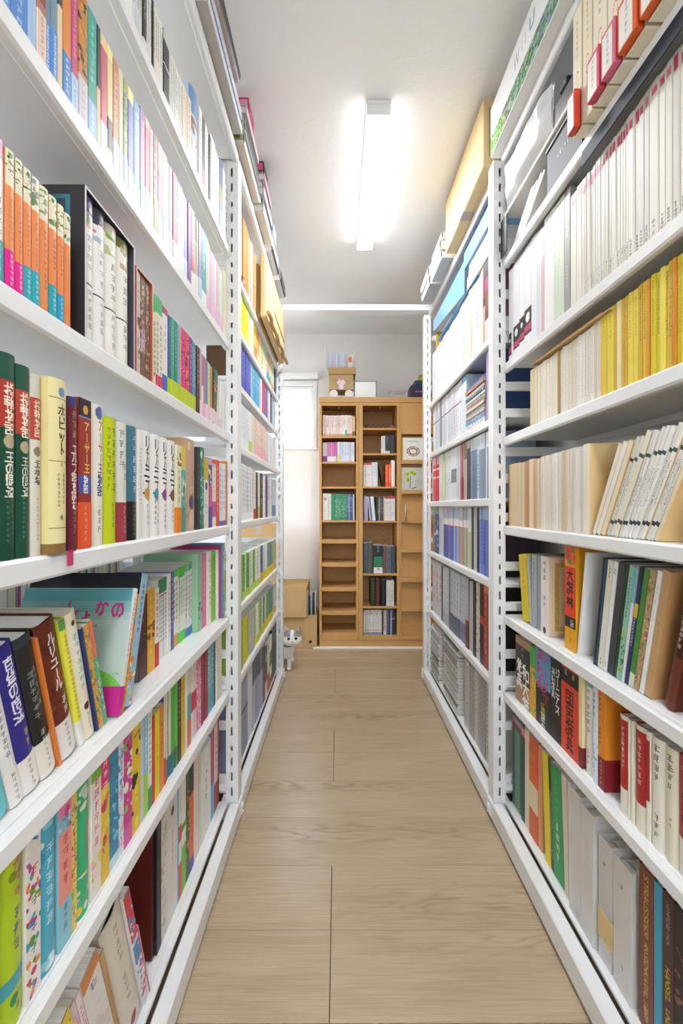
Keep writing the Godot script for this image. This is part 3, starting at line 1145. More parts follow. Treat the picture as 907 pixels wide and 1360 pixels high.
# ------------------------------------------------------------------ rows of the left rack, near bay (listed from the camera towards the middle upright)
func rows_left_near() -> void:
	row({"side": "L", "x": 0.366, "y": 1.904, "u0": 150, "kind": "p", "where": "second shelf, near left bay", "cell": 200},
		"190 148 efeeea x9 vf2f1ee:e3e1dc:d4dbe0:f4f2ee:e9e6da s12:62:4a4a4a w3; 195 148 20232b s14:60:d8d8d8 o20:e6e4df; 203 148 f0efe9 x3 s10:70:666666; 204.6 148 24262a; 217.5 150 efece2 x5 s10:66:6a6a64 w2; 225 152 1b1b1d m46:48:ffffff c14:cfd3cf; 243 147 efece4 x8 s10:70:5a5a58 w2;" +
		"249 150 ece0cd x2 s8:80:b07a5a; 254 152 e7d8c0 s8:80:9a5f50; 265 206 c9d6ea c32:5f8fc4 m36:44:8a5a3a p44-100:3a2a30:8a6a70:c9c0c0 r; 268.5 205 f2f1ec s12:60:777777; 272.5 204 2a2d33 O30:b04a5a; 278 206 f3f2ee x2 s12:60:888888; 280.5 206 263238 s10:70:cfd6d6; 292 222 f4f3f1 x4 s12:70:909090 w4;" +
		"296 226 5f6f9a m0:35:4a5a9a m35:60:8a8a5a O30:7a9a9a; 299 222 f1f0ec; 302.8 196 f0eef4 s6:92:2a2f7a:90; 306.5 198 efede2 s12:50:a0a090")
	row({"side": "L", "x": 0.366, "y": 1.595, "u0": -30, "kind": "i", "where": "third shelf, near left bay", "cell": 240},
		"2 190 6f9fd8 o34:e8eef6:8fb0d8; 14 190 5c93cf o36:5f96d6:cfe0f2; 37 191 a9c9e6 s10:60:ffffff o30:4f88cc:dfeaf6; 50 190 4f86c9 o40:a9c8ea:ffffff x2; 62 189 b07a68 c60:8a4a3a o34:e6cdbf:b09080; 78 190 7d9cb0 c30:6d8a9a o38:5d92d2:d6e4f4 x2; 83.5 190 3a4038 O60:e6d2b0; 95 190 e28a3a c12:f0d090 o34:4a86c8:d6e6f4; 104 188 c64a7a s10:60:e8a0b8 o28:b8d4ee:6fa0d0;" +
		"117 191 c9822e p0-60:8a4a1a:e09a3a:3a2a20 o36:cfc4cc:a89ab0; 129 190 3fa596 s8:60:7fd0c0 o30:8fb8e6:e6f0fa; 134 189 23403a O50:d8c8a0 ; 143 189 cf5f72 c10:f0d8a0 o28:e6eef8:a0b8d8; 150 190 e6d6a0 c10:f2f0a8 m60:86:4a3a20; 158 188 c98a62 s10:55:f0d0b0 o30:d6d2ea:9aa0c8; 164 189 e2d2b2 o28:eef2f8:a0b0c8;" +
		"170 189 8aa04a p5-60:5a7a3a:b0c06a:6a6aa0 o30:9cc2ea:ffffff; 178 190 6a6fc0 c12:f0f0a0 o26:d8e6f6:90a8d0; 186 189 7fb4d8 s10:60:ffffff o20:e8f0f8; 193 196 9a6aa8 s10:55:e0c8ea o30:8fc0e6; 199 196 d04a6a c8:f0c0b0 o32:eee6d0:a09080; 204 196 e8a0b0 s10:60:c05070 o26:f6e8ec; 210 200 6a4a30 p10-60:3a2a1a:8a6a3a o38:8a9a3a:5a6a2a; 216 200 d84a9a c30:e0a0c8 o28:e6f0fa;" +
		"222 200 d8cfb0 s10:60:a09070 o30:c0c8e0; 230 200 b8c0e6 s10:60:8088c8 o28:e6f4ee x2; 236 201 d0405f s8:70:f0b0c0 o24:f2dfe4; 243 202 cfd2b0 c40:9ab0d8 o30:f0f0ea x2; 250 202 b9a8e0 s10:60:8070c0 o26:d8e8f4 x2; 254 202 7a4aa0; 258.5 203 cf3a66 s10:60:f0a0b8 o22:f8e8ec; 264 203 b8b88a c30:8a8a5a o28:f0f0ea x2; 268 203 9a8ad8 o30:c8d8f0; 274 204 3fa8a0 s10:60:a8e0d8 o20:e8f4f0;" +
		"280 204 f0e6e8 x2 s10:60:c08090 o30:e6c0d8; 290 196 d8e0ea x5 vd8e0ea:f0c8d8:c8d8ea:f4efe8:e0b8c8 o32:e8c4da w3; 296.5 196 f0d8b8 x3 vf0c8c0:e8e0c8:d0e0d8 o28:e0b8d8; 299 214 efe6c2 x2 s15:60:c8b890 l-1; 300.3 212 f2ead0 l-1")
	row({"side": "L", "x": 0.366, "y": 1.292, "u0": -30, "kind": "p", "where": "fourth shelf, near left bay"},
		"-12 156 e8955a c26:e6e2c6 o28:e0258c:ffffff r; 9 157 eceae6 c14:d890c8 p8-24:8aa06a:c0d0a0 s40:70:7a7a70 o30:22a6ac:ffffff r; 22 156 e98f57 c26:e6e2c6 p2-24:7a9a6a:4a7a4a:c8a0c0 s34:66:b0562a:40 o28:e0268e:ffe0f0 r; 33 156 e88c52 c26:e4e2c6 p2-24:7a9a6a:4a7a4a s34:72:b0562a:40 o24:e0268e:ffe0f0 r; 44 156 e88c52 c26:e4e2c6 p2-24:7a9a6a:3a6a5a s34:70:b0562a:40 o26:2aa6b4:e0f6f8 r; 55 156 e88c52 c26:e4e2c6 p2-24:6a8a5a:8a9aa0 s34:70:b0562a:40 o27:2aa6b4:e0f6f8 r;" +
		"67 156 e78a50 c27:e4e0c4 p2-24:7a9a6a:5a7a9a s34:84:b0562a:40 r; 78 156 e78a50 c27:e4e0c4 p2-24:5a8a4a:4a5a4a s34:62:7a3a1a:40 o27:26a2ae:d8f2f4 r; 87 156 e6884c c27:e4e0c4 p2-24:7a9a4a:5a6a3a s34:64:6a3018:40 o24:2a9ac0:d8f2f4 r; 96 154 e6864a c27:e0dcc0 p2-24:6a9a4a:4a6a3a s34:70:c86a30:40 D84:90:ee7a30 r;" +
		"180 10 ffffff g500; 184 10 ffffff g500; 204 10 ffffff g500;" +
		"208 182 e6e0b0 c20:58c07a s30:96:3a3a3a:70 r; 216 184 ece6d8 c18:4fb878 s28:90:3a3a3a:70 O14:d83a5a x2 w2; 222.5 178 eceae0 c8:b04a5a O20:3a6ac0 s20:60:9a9a90; 228 176 4a52a0 m0:100:5058a8 s8:70:d8d8f0 o22:cbe02a:8a9a20 x2; 236 177 2f9f7c s10:60:9ad8c0 o22:cbe02a:8a9a20 x2; 238.5 176 6ab8e0 o22:cbe02a:8a9a20; 241 176 e0a080 o22:cbe02a:8a9a20;" +
		"246.5 178 e0388a p6-70:f070b0:b01860 o22:cbe02a:8a9a20; 251.5 178 e04a58 p6-70:f09080:a01830:3a1a1a o22:cbe02a:8a9a20; 256 177 7a3fa0 s8:70:d0a8e0 o22:cbe02a:8a9a20; 261.5 177 3fb0ae s8:70:c0ecea o23:cbe02a:8a9a20 x2; 265.5 176 5a2a3a s10:60:c08a90; 268 176 b8c8a0 o24:f0e8ea; 270.5 168 e8e8ea c50:c07ab0 o24:f2c8dc; 273 168 d86aa0 o24:f0b8d4; 276 166 4a9aa8 o26:f2dfe6; 279 164 c8d8b0 s10:60:6a8a4a o26:f0c8d8; 282 162 e07a4a o26:f2e0e4;" +
		"287 168 2f6a4a p5-78:b04a30:1f4a2a:d8a060:7a2a20 o24:f0d8e0:d0507a h l-8 d150; 291 150 d8d8d4 x2 l-8 s20:60:8a8a8a; 296 150 f0efec x3 l-9 O20:e8c8d8; 298 152 e8e4da l-9")
	row({"side": "L", "x": 0.364, "y": 0.990, "u0": -24, "kind": "b", "where": "fifth shelf, near left bay"},
		"2 228 123f2e r c16:1d4d3a s30:60:c8c8b0; 24.5 229 114634 r c14:1c5240 m13:36:b0382c t14:56:f3e8d6:指輪物語 D42:60:b9a988 t47:50:efe9da:王の帰還 s68:92:5f8a74:22:-10 s70:90:5f8a74:22:16 Ngreen_hardcover_with_red_title_panel_at_the_left_picture_edge; 43 223 114634 r c14:1c5240 m13:36:b4402f t14:56:f3e8d6:指輪物語 D42:60:b9a988 t47:50:efe9da:王の帰還 s68:92:5f8a74:22:-10 Ngreen_hardcover_with_red_title_panel_beside_white_volume; 57.5 219 dcd6c8 r c14:d2ccbe m13:36:b84634 t14:56:f3e8d6:指輪物語 D42:58:8a7a66 t47:50:4a4a46:追補編 s68:92:a8a296:22 Nwhite_hardcover_with_red_title_panel;" +
		"93.5 221 e6dba2 X352 r kdccf90 D7:34:6a8ab8 m11:11.5:8a7a4a t14:44:1f1c18:ホビット m47:47.5:a08a50 s48:52:b04a30:16 s54:74:6a5a3a:14:-14 s54:72:6a5a3a:14:12 D79:16:8a7a5a m85:85.5:8a7a5a O6:8a6a3a Nthick_cream_hardcover_with_large_black_katakana_title; 105 208 6a2233 X358 r c6:3a3a7a s9:28:b08a70:60 t31:62:efe2d6:エルフ語を読む s74:93:b89a80:40 Nmaroon_hardcover_with_white_vertical_title; 122 213 9c2f24 X361 c13:2a1a1e D7:40:d8a030 m12:13:6a8ac0 t15:46:f0d84a:アーサー王:10 m51:63:4a5aa8 t51:40:f0f0ea:物語 o31:ee5a2c:f6d8c0 Nred_hardcover_with_yellow_title_and_orange_band;" +
		"142 214 efe9da X364 r D5:44:4a6aa0 t11:36:b03a6a:アーサー:8 t41:36:7a3a8a:王:8 t49:38:3a4a9a:物語:4 s64:70:6a7a5a:50 s74:94:8a8a84:26 Ncream_hardcover_with_purple_title_and_oval_mark; 158 203 c3cf18 r s8:58:7a8a10:26:-24 s8:60:5a6a10:52:12 s68:90:7a8a18:24 Nyellow-green_hardcover; 172 202 dcdcd2 r s6:42:7a8088:50:-16 s34:55:b05a5a:40:14 o33:a03a44:f0dcd8 Npale_grey_hardcover_with_maroon_band; 184 202 3f7488 r s8:62:d8e4e8:56:8 o34:16161a:d8d02a Nsteel_blue_hardcover_with_black_and_yellow_band; 190 200 f0eee8 s16:70:6a6a66:34;" +
		"203 204 f1eeea r t5:64:16181c:リ t17:36:2a2c30:ャ t24:36:2a2c30:ハ t30:66:16181c:ミエ D58:54:c8964a s68:94:9a9a9a:22 Nwhite_novel_with_brush_title_and_ochre_stone_mark; 214.5 204 f1eeea r t5:64:16181c:リ t17:36:2a2c30:ャ t24:36:2a2c30:ハ t30:66:16181c:ミエ D58:54:4a9aa0 s64:92:c04a5a:26:14 s64:90:6a6a6a:22:-14 Nwhite_novel_with_brush_title_and_turquoise_stone_mark; 225 204 f1eeea r t5:64:16181c:リ t17:36:2a2c30:ャ t24:36:2a2c30:ハ t30:66:16181c:ミエ D58:54:8a4a8a s68:94:b06a7a:22 Nwhite_novel_with_brush_title_and_purple_stone_mark; 235 204 f1eeea r t5:64:16181c:リ t17:36:2a2c30:ャ t24:36:2a2c30:ハ t30:66:16181c:ミエ D58:54:7a4a36 s68:94:b06a6a:22 Nwhite_novel_with_brush_title_and_brown_stone_mark;" +
		"241 200 e8e2c2 p4-24:c8a030:8a4a2a:3a6a8a s28:70:8a8a6a o29:f28a1e; 247 202 5fb8b0 c26:e8c84a p26-60:d8e6c8:2a8a8a:e8e8d8 O28:3fa098 s50:76:b04a5a; 261.5 226 c8a688 p2-98:d8b89a:b8906e:e6ccb0 r D68:40:5a3a7a kb89272; 266 214 32333a s20:70:6a6a74; 271 218 2f8a72 p4-96:7ad0b8:1a5a48:c8e8dc; 277 196 efe9dc c32:d8b83a D40:50:3a3a6a s48:90:8a8a8a:40; 282 198 6a4fa0 c10:c8a8e0 m40:70:d85a9a p10-40:f0e0b0:4a2a7a; 287 186 ece4d6 c6:d0c8b8 m60:84:c05a98 O14:f0ece0 s16:56:a8a090; 291.5 200 e8503a s10:80:f6c0b0; 300.5 198 eef0f4 x3 s8:84:4a6ac0:70 O8:5a5ab0; 306 210 e8962a x2 p5-95:f0b04a:c87a1a")
	row({"side": "L", "x": 0.388, "y": 0.687, "u0": -40, "kind": "b", "where": "sixth shelf, near left bay"},
		"-12 200 e0e4e8 r l15 s10:60:8a8aa0; 18 203 efeeea r l15 o42:5fc4d2:2a6a80 s10:50:8a86b0; 36 204 efedea r l15 s12:70:8a8a94:40 o24:f2eee6:5a5a5a Nwhite_novel_leaning_left_of_the_blue_novel; 59 205 2f2a86 r l15 t8:56:f2f0f4:百貨の魔法 s58:72:d8c850:40:20 o24:f0ebe4:6a5a60 Nviolet-blue_novel_with_white_brush_title; 80 206 262422 r l15 c6:2a3a4a s24:60:a8a8a0:34:-8 s22:56:7a9aa8:34:18 s66:80:d0d0c8:34 o26:ece6d6:8a7a5a Nblack_novel_with_cream_lower_band; 84 200 e08038 l15;" +
		"108 212 6a2a1c r l15 p10-70:7a3020:5a2016:8a3c24 t9:40:f4f0ea:ルリユール s56:74:e8e0d8:34:16 o27:ece6e0:4a4a4a k5a2418 Nbrown_novel_with_white_katakana_title; 116 210 ece84a r l15 c8:5aa04a s12:80:b0702a:44 O20:f0ede4; 129.6 213 efe6cc r l15 D8:30:5a3020 s16:64:5ab4cc:46 D74:44:5a2420 s80:95:8a8a80:26; 133 184 2a3a6a l15 s10:80:5a7ac0; 139 185 d8a84a l15 p5-95:3a8a5a:d86a4a:e8c86a; 144 190 5fb890 l15 c34:e8785a p36-90:4a9a7a:8ac8a8:d8d8b0 Kc;" +
		"184 10 ffffff g500 X411;" +
		"196 176 4a1a1e Ki k8a8a80 p40-70:1a1414:8a4a2a s10:40:b04a30:60; 206 182 e8b02e Ki p40-60:8a4a1a s10:80:f6d88a:40; 211.5 178 f0e8dc Ki s6:70:c04a3a:60 O30:c8302a;" +
		"223 192 ecece6 X420 x4 Kc c18:2f8a5c s22:80:6a7a90:70 m20:22:c04a5a; 227 196 f0efe8 Kc s10:80:c05a4a:60; 231 198 5a5aa8 Kc s8:80:d8d8f0:60; 238 200 f0ece0 x2 Kc c10:58c84a s16:70:5a8a3a:70 O16:e0a040; 247 202 e8f0e0 x3 Kc c14:4ac83a s18:70:4a9a3a:70 O14:58d83a; 256 204 efeee8 x3 Kc c10:58c07a s16:80:a05a5a:70 O12:4a8ac0; 268.5 226 8fc09a X404 Ki k9ccba6 p60-90:5a4a3a:7ab08a:3a7a4a; 274 222 d86a9a Ki s10:80:f0b0c8; 280.5 224 f0eae2 X396 Ki s10:80:b05a8a:60; 286.5 224 86d028 Ki s10:70:3a7a1a:30 O0:ffffff; 290.5 222 ecebe6 X388 Ki; 294 238 b83a82 X380 Ki s10:80:e890c0; 301 244 d8a03a X372 Ki p2-98:3a9ac0:f0c03a:2a7a4a:e8e0c8:5aa0d0 k4a9ab0")
	row({"side": "L", "x": 0.376, "y": 0.445, "u0": -30, "kind": "c", "where": "seventh shelf, near left bay"},
		"1 208 8a5a3a c8:4a8a3a p8-90:c83a3a:e8b0a0:5a3a2a; 36 209 b6d322 r p2-20:8a9a1a:b6d322 s6:32:e0408a:44:16 s34:64:4a3a9a:46:14 m70:79:4aa8b8 D84:30:2a8a5a s82:97:5a6a2a:26:16 k8aa01a Nthick_lime_green_comic_at_the_left_picture_edge; 55 210 f0e6e0 p1-99:d8305a:5aa03a:8a4aa8:3aa0b8:f08a3a:c04a8a:f4ece4 s22:38:e03a5a:80 s38:54:4aa84a:80 s54:68:8a4ab0:80 s68:80:3aa8c0:70 Nmulticoloured_comic_beside_the_lime_one; 79 211 4fadc8 r p2-30:8ad0e0:3a9ab8:e8f4f8 s20:72:c8eaf2:66 p78-98:e8f4f6:8ad0e0:f0d8c8 Nlight_blue_hardcover_with_white_outline_title;" +
		"96 210 8fc8d8 c14:e88ab0 p3-30:e0408a:f0d0e0:5ab0c8 m24:70:ee9a90 s26:68:c83a3a:60 s72:90:3a6a8a:40 Npink_and_pale_blue_comic; 103 209 e8d060 p2-98:e06a3a:d8408a:8ac03a:f0e0a0 s30:60:c83a5a; 122 210 32b478 kb0d8c0 r m0:6:3aa06a p8-30:e8e0d0:c8d8c8 s34:66:e03a86:70:20 p70-98:e8c84a:5ab8d8:f0e0d0 Nmint_green_hardcover_with_pink_title; 135 208 f0e4d8 c14:78c03a s12:70:e0408a:76 p70-90:e8d85a:a8c83a:f0b0c0; 146 207 ecc43a c26:e03a78 s5:40:f8e8e0:70 p28-80:f0d860:e88a3a:c83a5a; 158 206 2f8fb4 c6:c84a3a p10-80:7ad0e8:2a7aa0 O10:d0e8f0; 165 206 dfe8ee p4-95:4a90c8:e8a0c0:f4f4f0 s10:60:4a6ab0;" +
		"176 207 d83a92 p5-70:f8e0ee:b01a6a:8ad05a:f0f0e0 O18:e05aa8; 187 206 ecc820 c6:d8a820 p4-96:2a2a20:f8e060:e0d020; 191 200 c8cfe6; 197 206 8cc8d8 s8:60:e8f4f8 O40:a8d84a; 202 204 e8eae4 s6:70:5a6a6a:70 O22:3aa05a; 206 178 d83a2e; 212 180 ecd818 s30:60:b0a018; 218 182 e8923a s20:70:b05a20 ; 221 196 e6d6c0 k4a6aa0 O30:d84a3a Kb; 233 198 e0d4b4 x5 ve6dcc8:d8d0a8:7ac0a0:e8d8c0:58b84a Kb s20:70:8a7a5a O24:3a7a8a w3;" +
		"236 200 5ac04a Kb O24:3a8a3a; 241 202 4a2f22 Kb s12:60:c8b0a0 O20:2a1a14; 246 203 e6c02a Kb s10:60:a08020; 249 203 f2f0ea Kb; 254 200 5aa8b0 Kb c34:d8dcc0 O34:e07a4a; 262 204 f2dfe0 Kb x2 m40:64:c83a4a s10:34:d890a0; 268 206 e88aa8 Kb p2-98:d83a6a:f8e8ee:e88aa8 x2; 276.5 207 8a2a3a Kb x4 vb83a4a:8a2a40:e8c8c8:a03048 s10:70:e8c0c0; 284 208 58b0bc Kb x2 s10:70:d0ecf0; 290.5 207 e8e8e2 Kb x3 ve8e8e2:2a2a2a:f0f0ec s10:70:6a6a6a; 294.5 206 eadfc8 Kb")
	row({"side": "L", "x": 0.392, "y": 0.0785, "u0": 78, "kind": "b", "where": "bottom shelf, near left bay"},
		"100 268 b98a4a X377 l17 e2 k8a5a2a p4-90:d8a860:8a5a2a:e0a050:c84a3a d150 Nold_frayed_brown_book_leaning_low_in_the_corner; 119 272 3a2a24 l17 e0 s8:60:d8c0d0:60 O40:2a2420 Ndark_brown_leaning_book; 134 274 e8cf3a l17 p4-20:3a8a3a:e8d03a p20-70:d84a5a:f0e8b0:e87a3a O30:e8a83a; 145 276 f0dce0 l17 s10:70:c83a5a:70 x2; 164 282 e6e2dc l17 c10:d88a4a s12:24:5a6a7a:60 p30-90:e8e4de:d8d4ce; 169 270 c8a070 l17 s20:70:7a5a3a; 192 292 e2dac8 r l17 s8:40:8a8478:24 s50:80:8a8478:24 D92:30:a02a3a kd8d0be; 199 292 e6e4e6 l17 c40:d83a4a m44:60:4a8ac8 p4-96:f0e8ea:d84a5a:5a9ad0; 200.5 190 d88a90 l17;" +
		"205 10 ffffff g500 X392; 208.2 290 4a1611 h q6 k5a1c14 Ntall_dark_red_album_standing_open_to_view; 214.5 300 1c1e22 h k16181b O10:2a2a2e s8:20:5a7ac0:20 Nblack_document_file; 222 302 d8d2c6 p2-98:e6e0d4:b8b0a4 Kf Nspiral_bound_cream_booklet; 236 294 e2dfda Kf kd8d6d2 D14:30:4a4a4a s30:60:d88a9a:20; 237.5 290 5aa8d0 Kn; 241.5 292 eae6e2 Kn c36:e8e4e0 m38:52:d8503a O30:e85a3a; 247 284 f0efe8 Kn O40:78c43a m40:46:4aa84a; 251.5 286 2f5a3a Kn p20-90:1a3a22:58c04a:e87a3a; 257.5 290 e8702e Kn c30:1f2a1f s40:80:a83a1a O12:3a4aa0; 263 298 eedcd6 Kn s10:40:e0a8a0; 268 300 e8e4d4 Kn x2 s10:70:a8a494; 280 262 ecebe4 Kf s28:70:3a6a3a:50 D10:40:f8f8f8;" +
		"284.5 270 7ab0d8 Kn c60:b83a6a; 289 290 e8dccf Kg c8:c8b8a8 s20:60:8a6a7a O30:a84a4a; 295 300 c02a30 Kg s12:70:e89a9a; 298.5 304 e6e0d0 Kg; 302 305 3f8a4a Kg O10:58c04a; 307 308 e08a3a Kg m46:100:2a5a9a")

# ------------------------------------------------------------------ left rack, far bay (listed from the middle upright away from the camera)
func rows_left_far() -> void:
	var c := {"side": "L", "x": 0.368, "small": true, "count": "start"}
	row(c.merged({"y": 1.89, "x": 0.372, "u0": 316, "kind": "f", "where": "second shelf, far left bay"}),
		"322 280 e8e6e0 x2; 329.5 272 d98a34 h q-4 Norange-brown_document_file; 333 280 f0ece2 x2; 334 276 c8b090;  335.5 284 f2eadb")
	row(c.merged({"y": 1.70, "u0": 316, "kind": "p", "where": "third shelf, far left bay"}),
		"322 176 e8f020 x2; 330 176 dff01e x2 s20:60:9aa81a; 337 174 e6f2c8 x4 vecf4d0:dcf0a8:e8f2e0:f0f4d8 s10:70:8aa85a; 341 172 f0d840 x2 O40:e89a3a; 344.5 172 f08a78 x2 O30:f0c8b8; 349 170 5ab8b8 x3 v5ab8b8:e8e0a0:d85a8a:6a8ac8; 355 172 d8eecb x3 s10:60:6aa85a O30:e8f0d8; 360 172 e89a78 x3 ve8b088:58b8d8:e8e0c8 O34:4aa0d0; 365 172 f0e070 x3 vf0e070:e8a04a:f0f0e0 O26:e8a83a; 369 172 3a4a6a x2 v3a4a6a:e8e4da; 372 172 ece8e0")
	row(c.merged({"y": 1.50, "u0": 316, "kind": "p", "where": "fourth shelf, far left bay"}),
		"318 176 4a52b0 k6a4c3a; 322 176 4a52b0; 333.5 176 4b55b8 x5 s10:70:b0b4e8 O26:5058b8; 337 175 98c8d8 x2; 346 176 5ab4de x4 s10:60:d0eaf6; 348 172 e8e8e8; 351.5 174 e0556a x2 O10:c83a4a; 356 174 7a66b8 x2 s10:60:c8c0e8; 359 172 f0eef0 x2; 361 172 3a4456; 366 174 b8d0e4 x3 s10:60:7a98b8; 372 174 e8ecf0 x4 s10:70:7a8a98")
	row(c.merged({"y": 1.275, "u0": 316, "kind": "p", "where": "fifth shelf, far left bay"}),
		"330 170 e8f0f2 x5 s10:60:9ab0b8 O24:e6ecf0; 336 172 f0ece4 x3 O30:c8d87a s10:50:a8b0a0; 340 172 e8dcc8 x2 s10:60:b0906a; 352 172 ecd6c4 x6 vecd6c4:e8c8b8:f0dccc s10:60:c08a78 O36:f0b8bc; 356 172 e4d8d0 x2 O30:f0c8cc; 363 168 e8ecef x4; 370 168 f0f2f4 x4")
	row(c.merged({"y": 0.995, "u0": 316, "kind": "b", "where": "sixth shelf, far left bay"}),
		"337 222 eef0f2 x9 s10:80:8a8f98 w3 O14:f4f4f4; 340 214 e8e2d4 x2 s10:60:9a8a6a O22:c84a3a; 342.5 210 3a3a40; 345 212 f0ece0 O26:e8c84a; 349 214 2f3a34 s10:80:a8b0a8; 353 210 f0efe9 x2 s10:70:8a8a8a; 355.5 214 6a3a8a; 361 216 e8eaea x3 s10:70:6a7a80; 366 212 c8d2dc x2 O30:6a90b0; 370 208 ecedf0 x2")
	row(c.merged({"y": 0.685, "u0": 316, "kind": "c", "where": "seventh shelf, far left bay"}),
		"323 177 8ac848 x2; 346 178 78b850 x12 v6ab04a:f0f0e6:8ac85a:58a04a:e6ecd8 s10:70:4a7a3a O18:c8e068 w2; 350 176 3a6aa0 x2 O26:e8c83a; 357 176 d8e0d0 x4 v7ab85a:e8ece0:4a8a6a:f0f0ea O24:e8d840; 366 174 b8d08a x5 vb8d08a:6aa0b8:e8ecdc:8ab060 O26:f0d828; 371 172 e8e8e0 x2 vd8503a:e8ecdc")
	row(c.merged({"y": 0.425, "u0": 316, "kind": "c", "where": "eighth shelf, far left bay"}),
		"323 190 9ab848; 331 190 d8d82a x3 s10:40:8a8a1a O20:d8c81a; 338 188 c8ccc8 x3 s10:60:7a807a O24:b8bcb8; 350 184 8cba4a x6 v9ac85a:7ab04a:e6ecd8:b8d048 s10:70:4a7a3a O20:d8d840; 362 180 a8c86a x6 va8c86a:6a9ab0:e8ecdc:8ab04a O26:e6d428; 370 178 d8dcd0 x4 v8ab8a0:e8e4d8 O24:e0c828")
	row(c.merged({"y": 0.0785, "u0": 314, "x": 0.385, "kind": "f", "where": "bottom shelf, far left bay"}),
		"330 296 8a96b4 x3 c40:98a4be m40:44:2a3a5a s50:90:5a6488; 336 300 dcdee0 x2; 344 296 a0a8c4 x4 v9aa2c0:b8bed2:8a94b4 c34:4a5470; 349 286 c8cddb x3 va8b0c8:d8dce6 c36:5a4a4a; 352 280 7a4a38 c30:3a3a44; 355 262 2a5a78 Kb D24:60:7ac0d8 O30:e0d8c8; 358 268 e8e0cf Kb O34:c04a30 s10:40:8a8a70; 361 266 e8ecdf Kb O20:b83a2a m30:60:5a8a4a; 366 285 2e3a34 Kg c30:4a5a54; 370 285 3a4640 Kg")

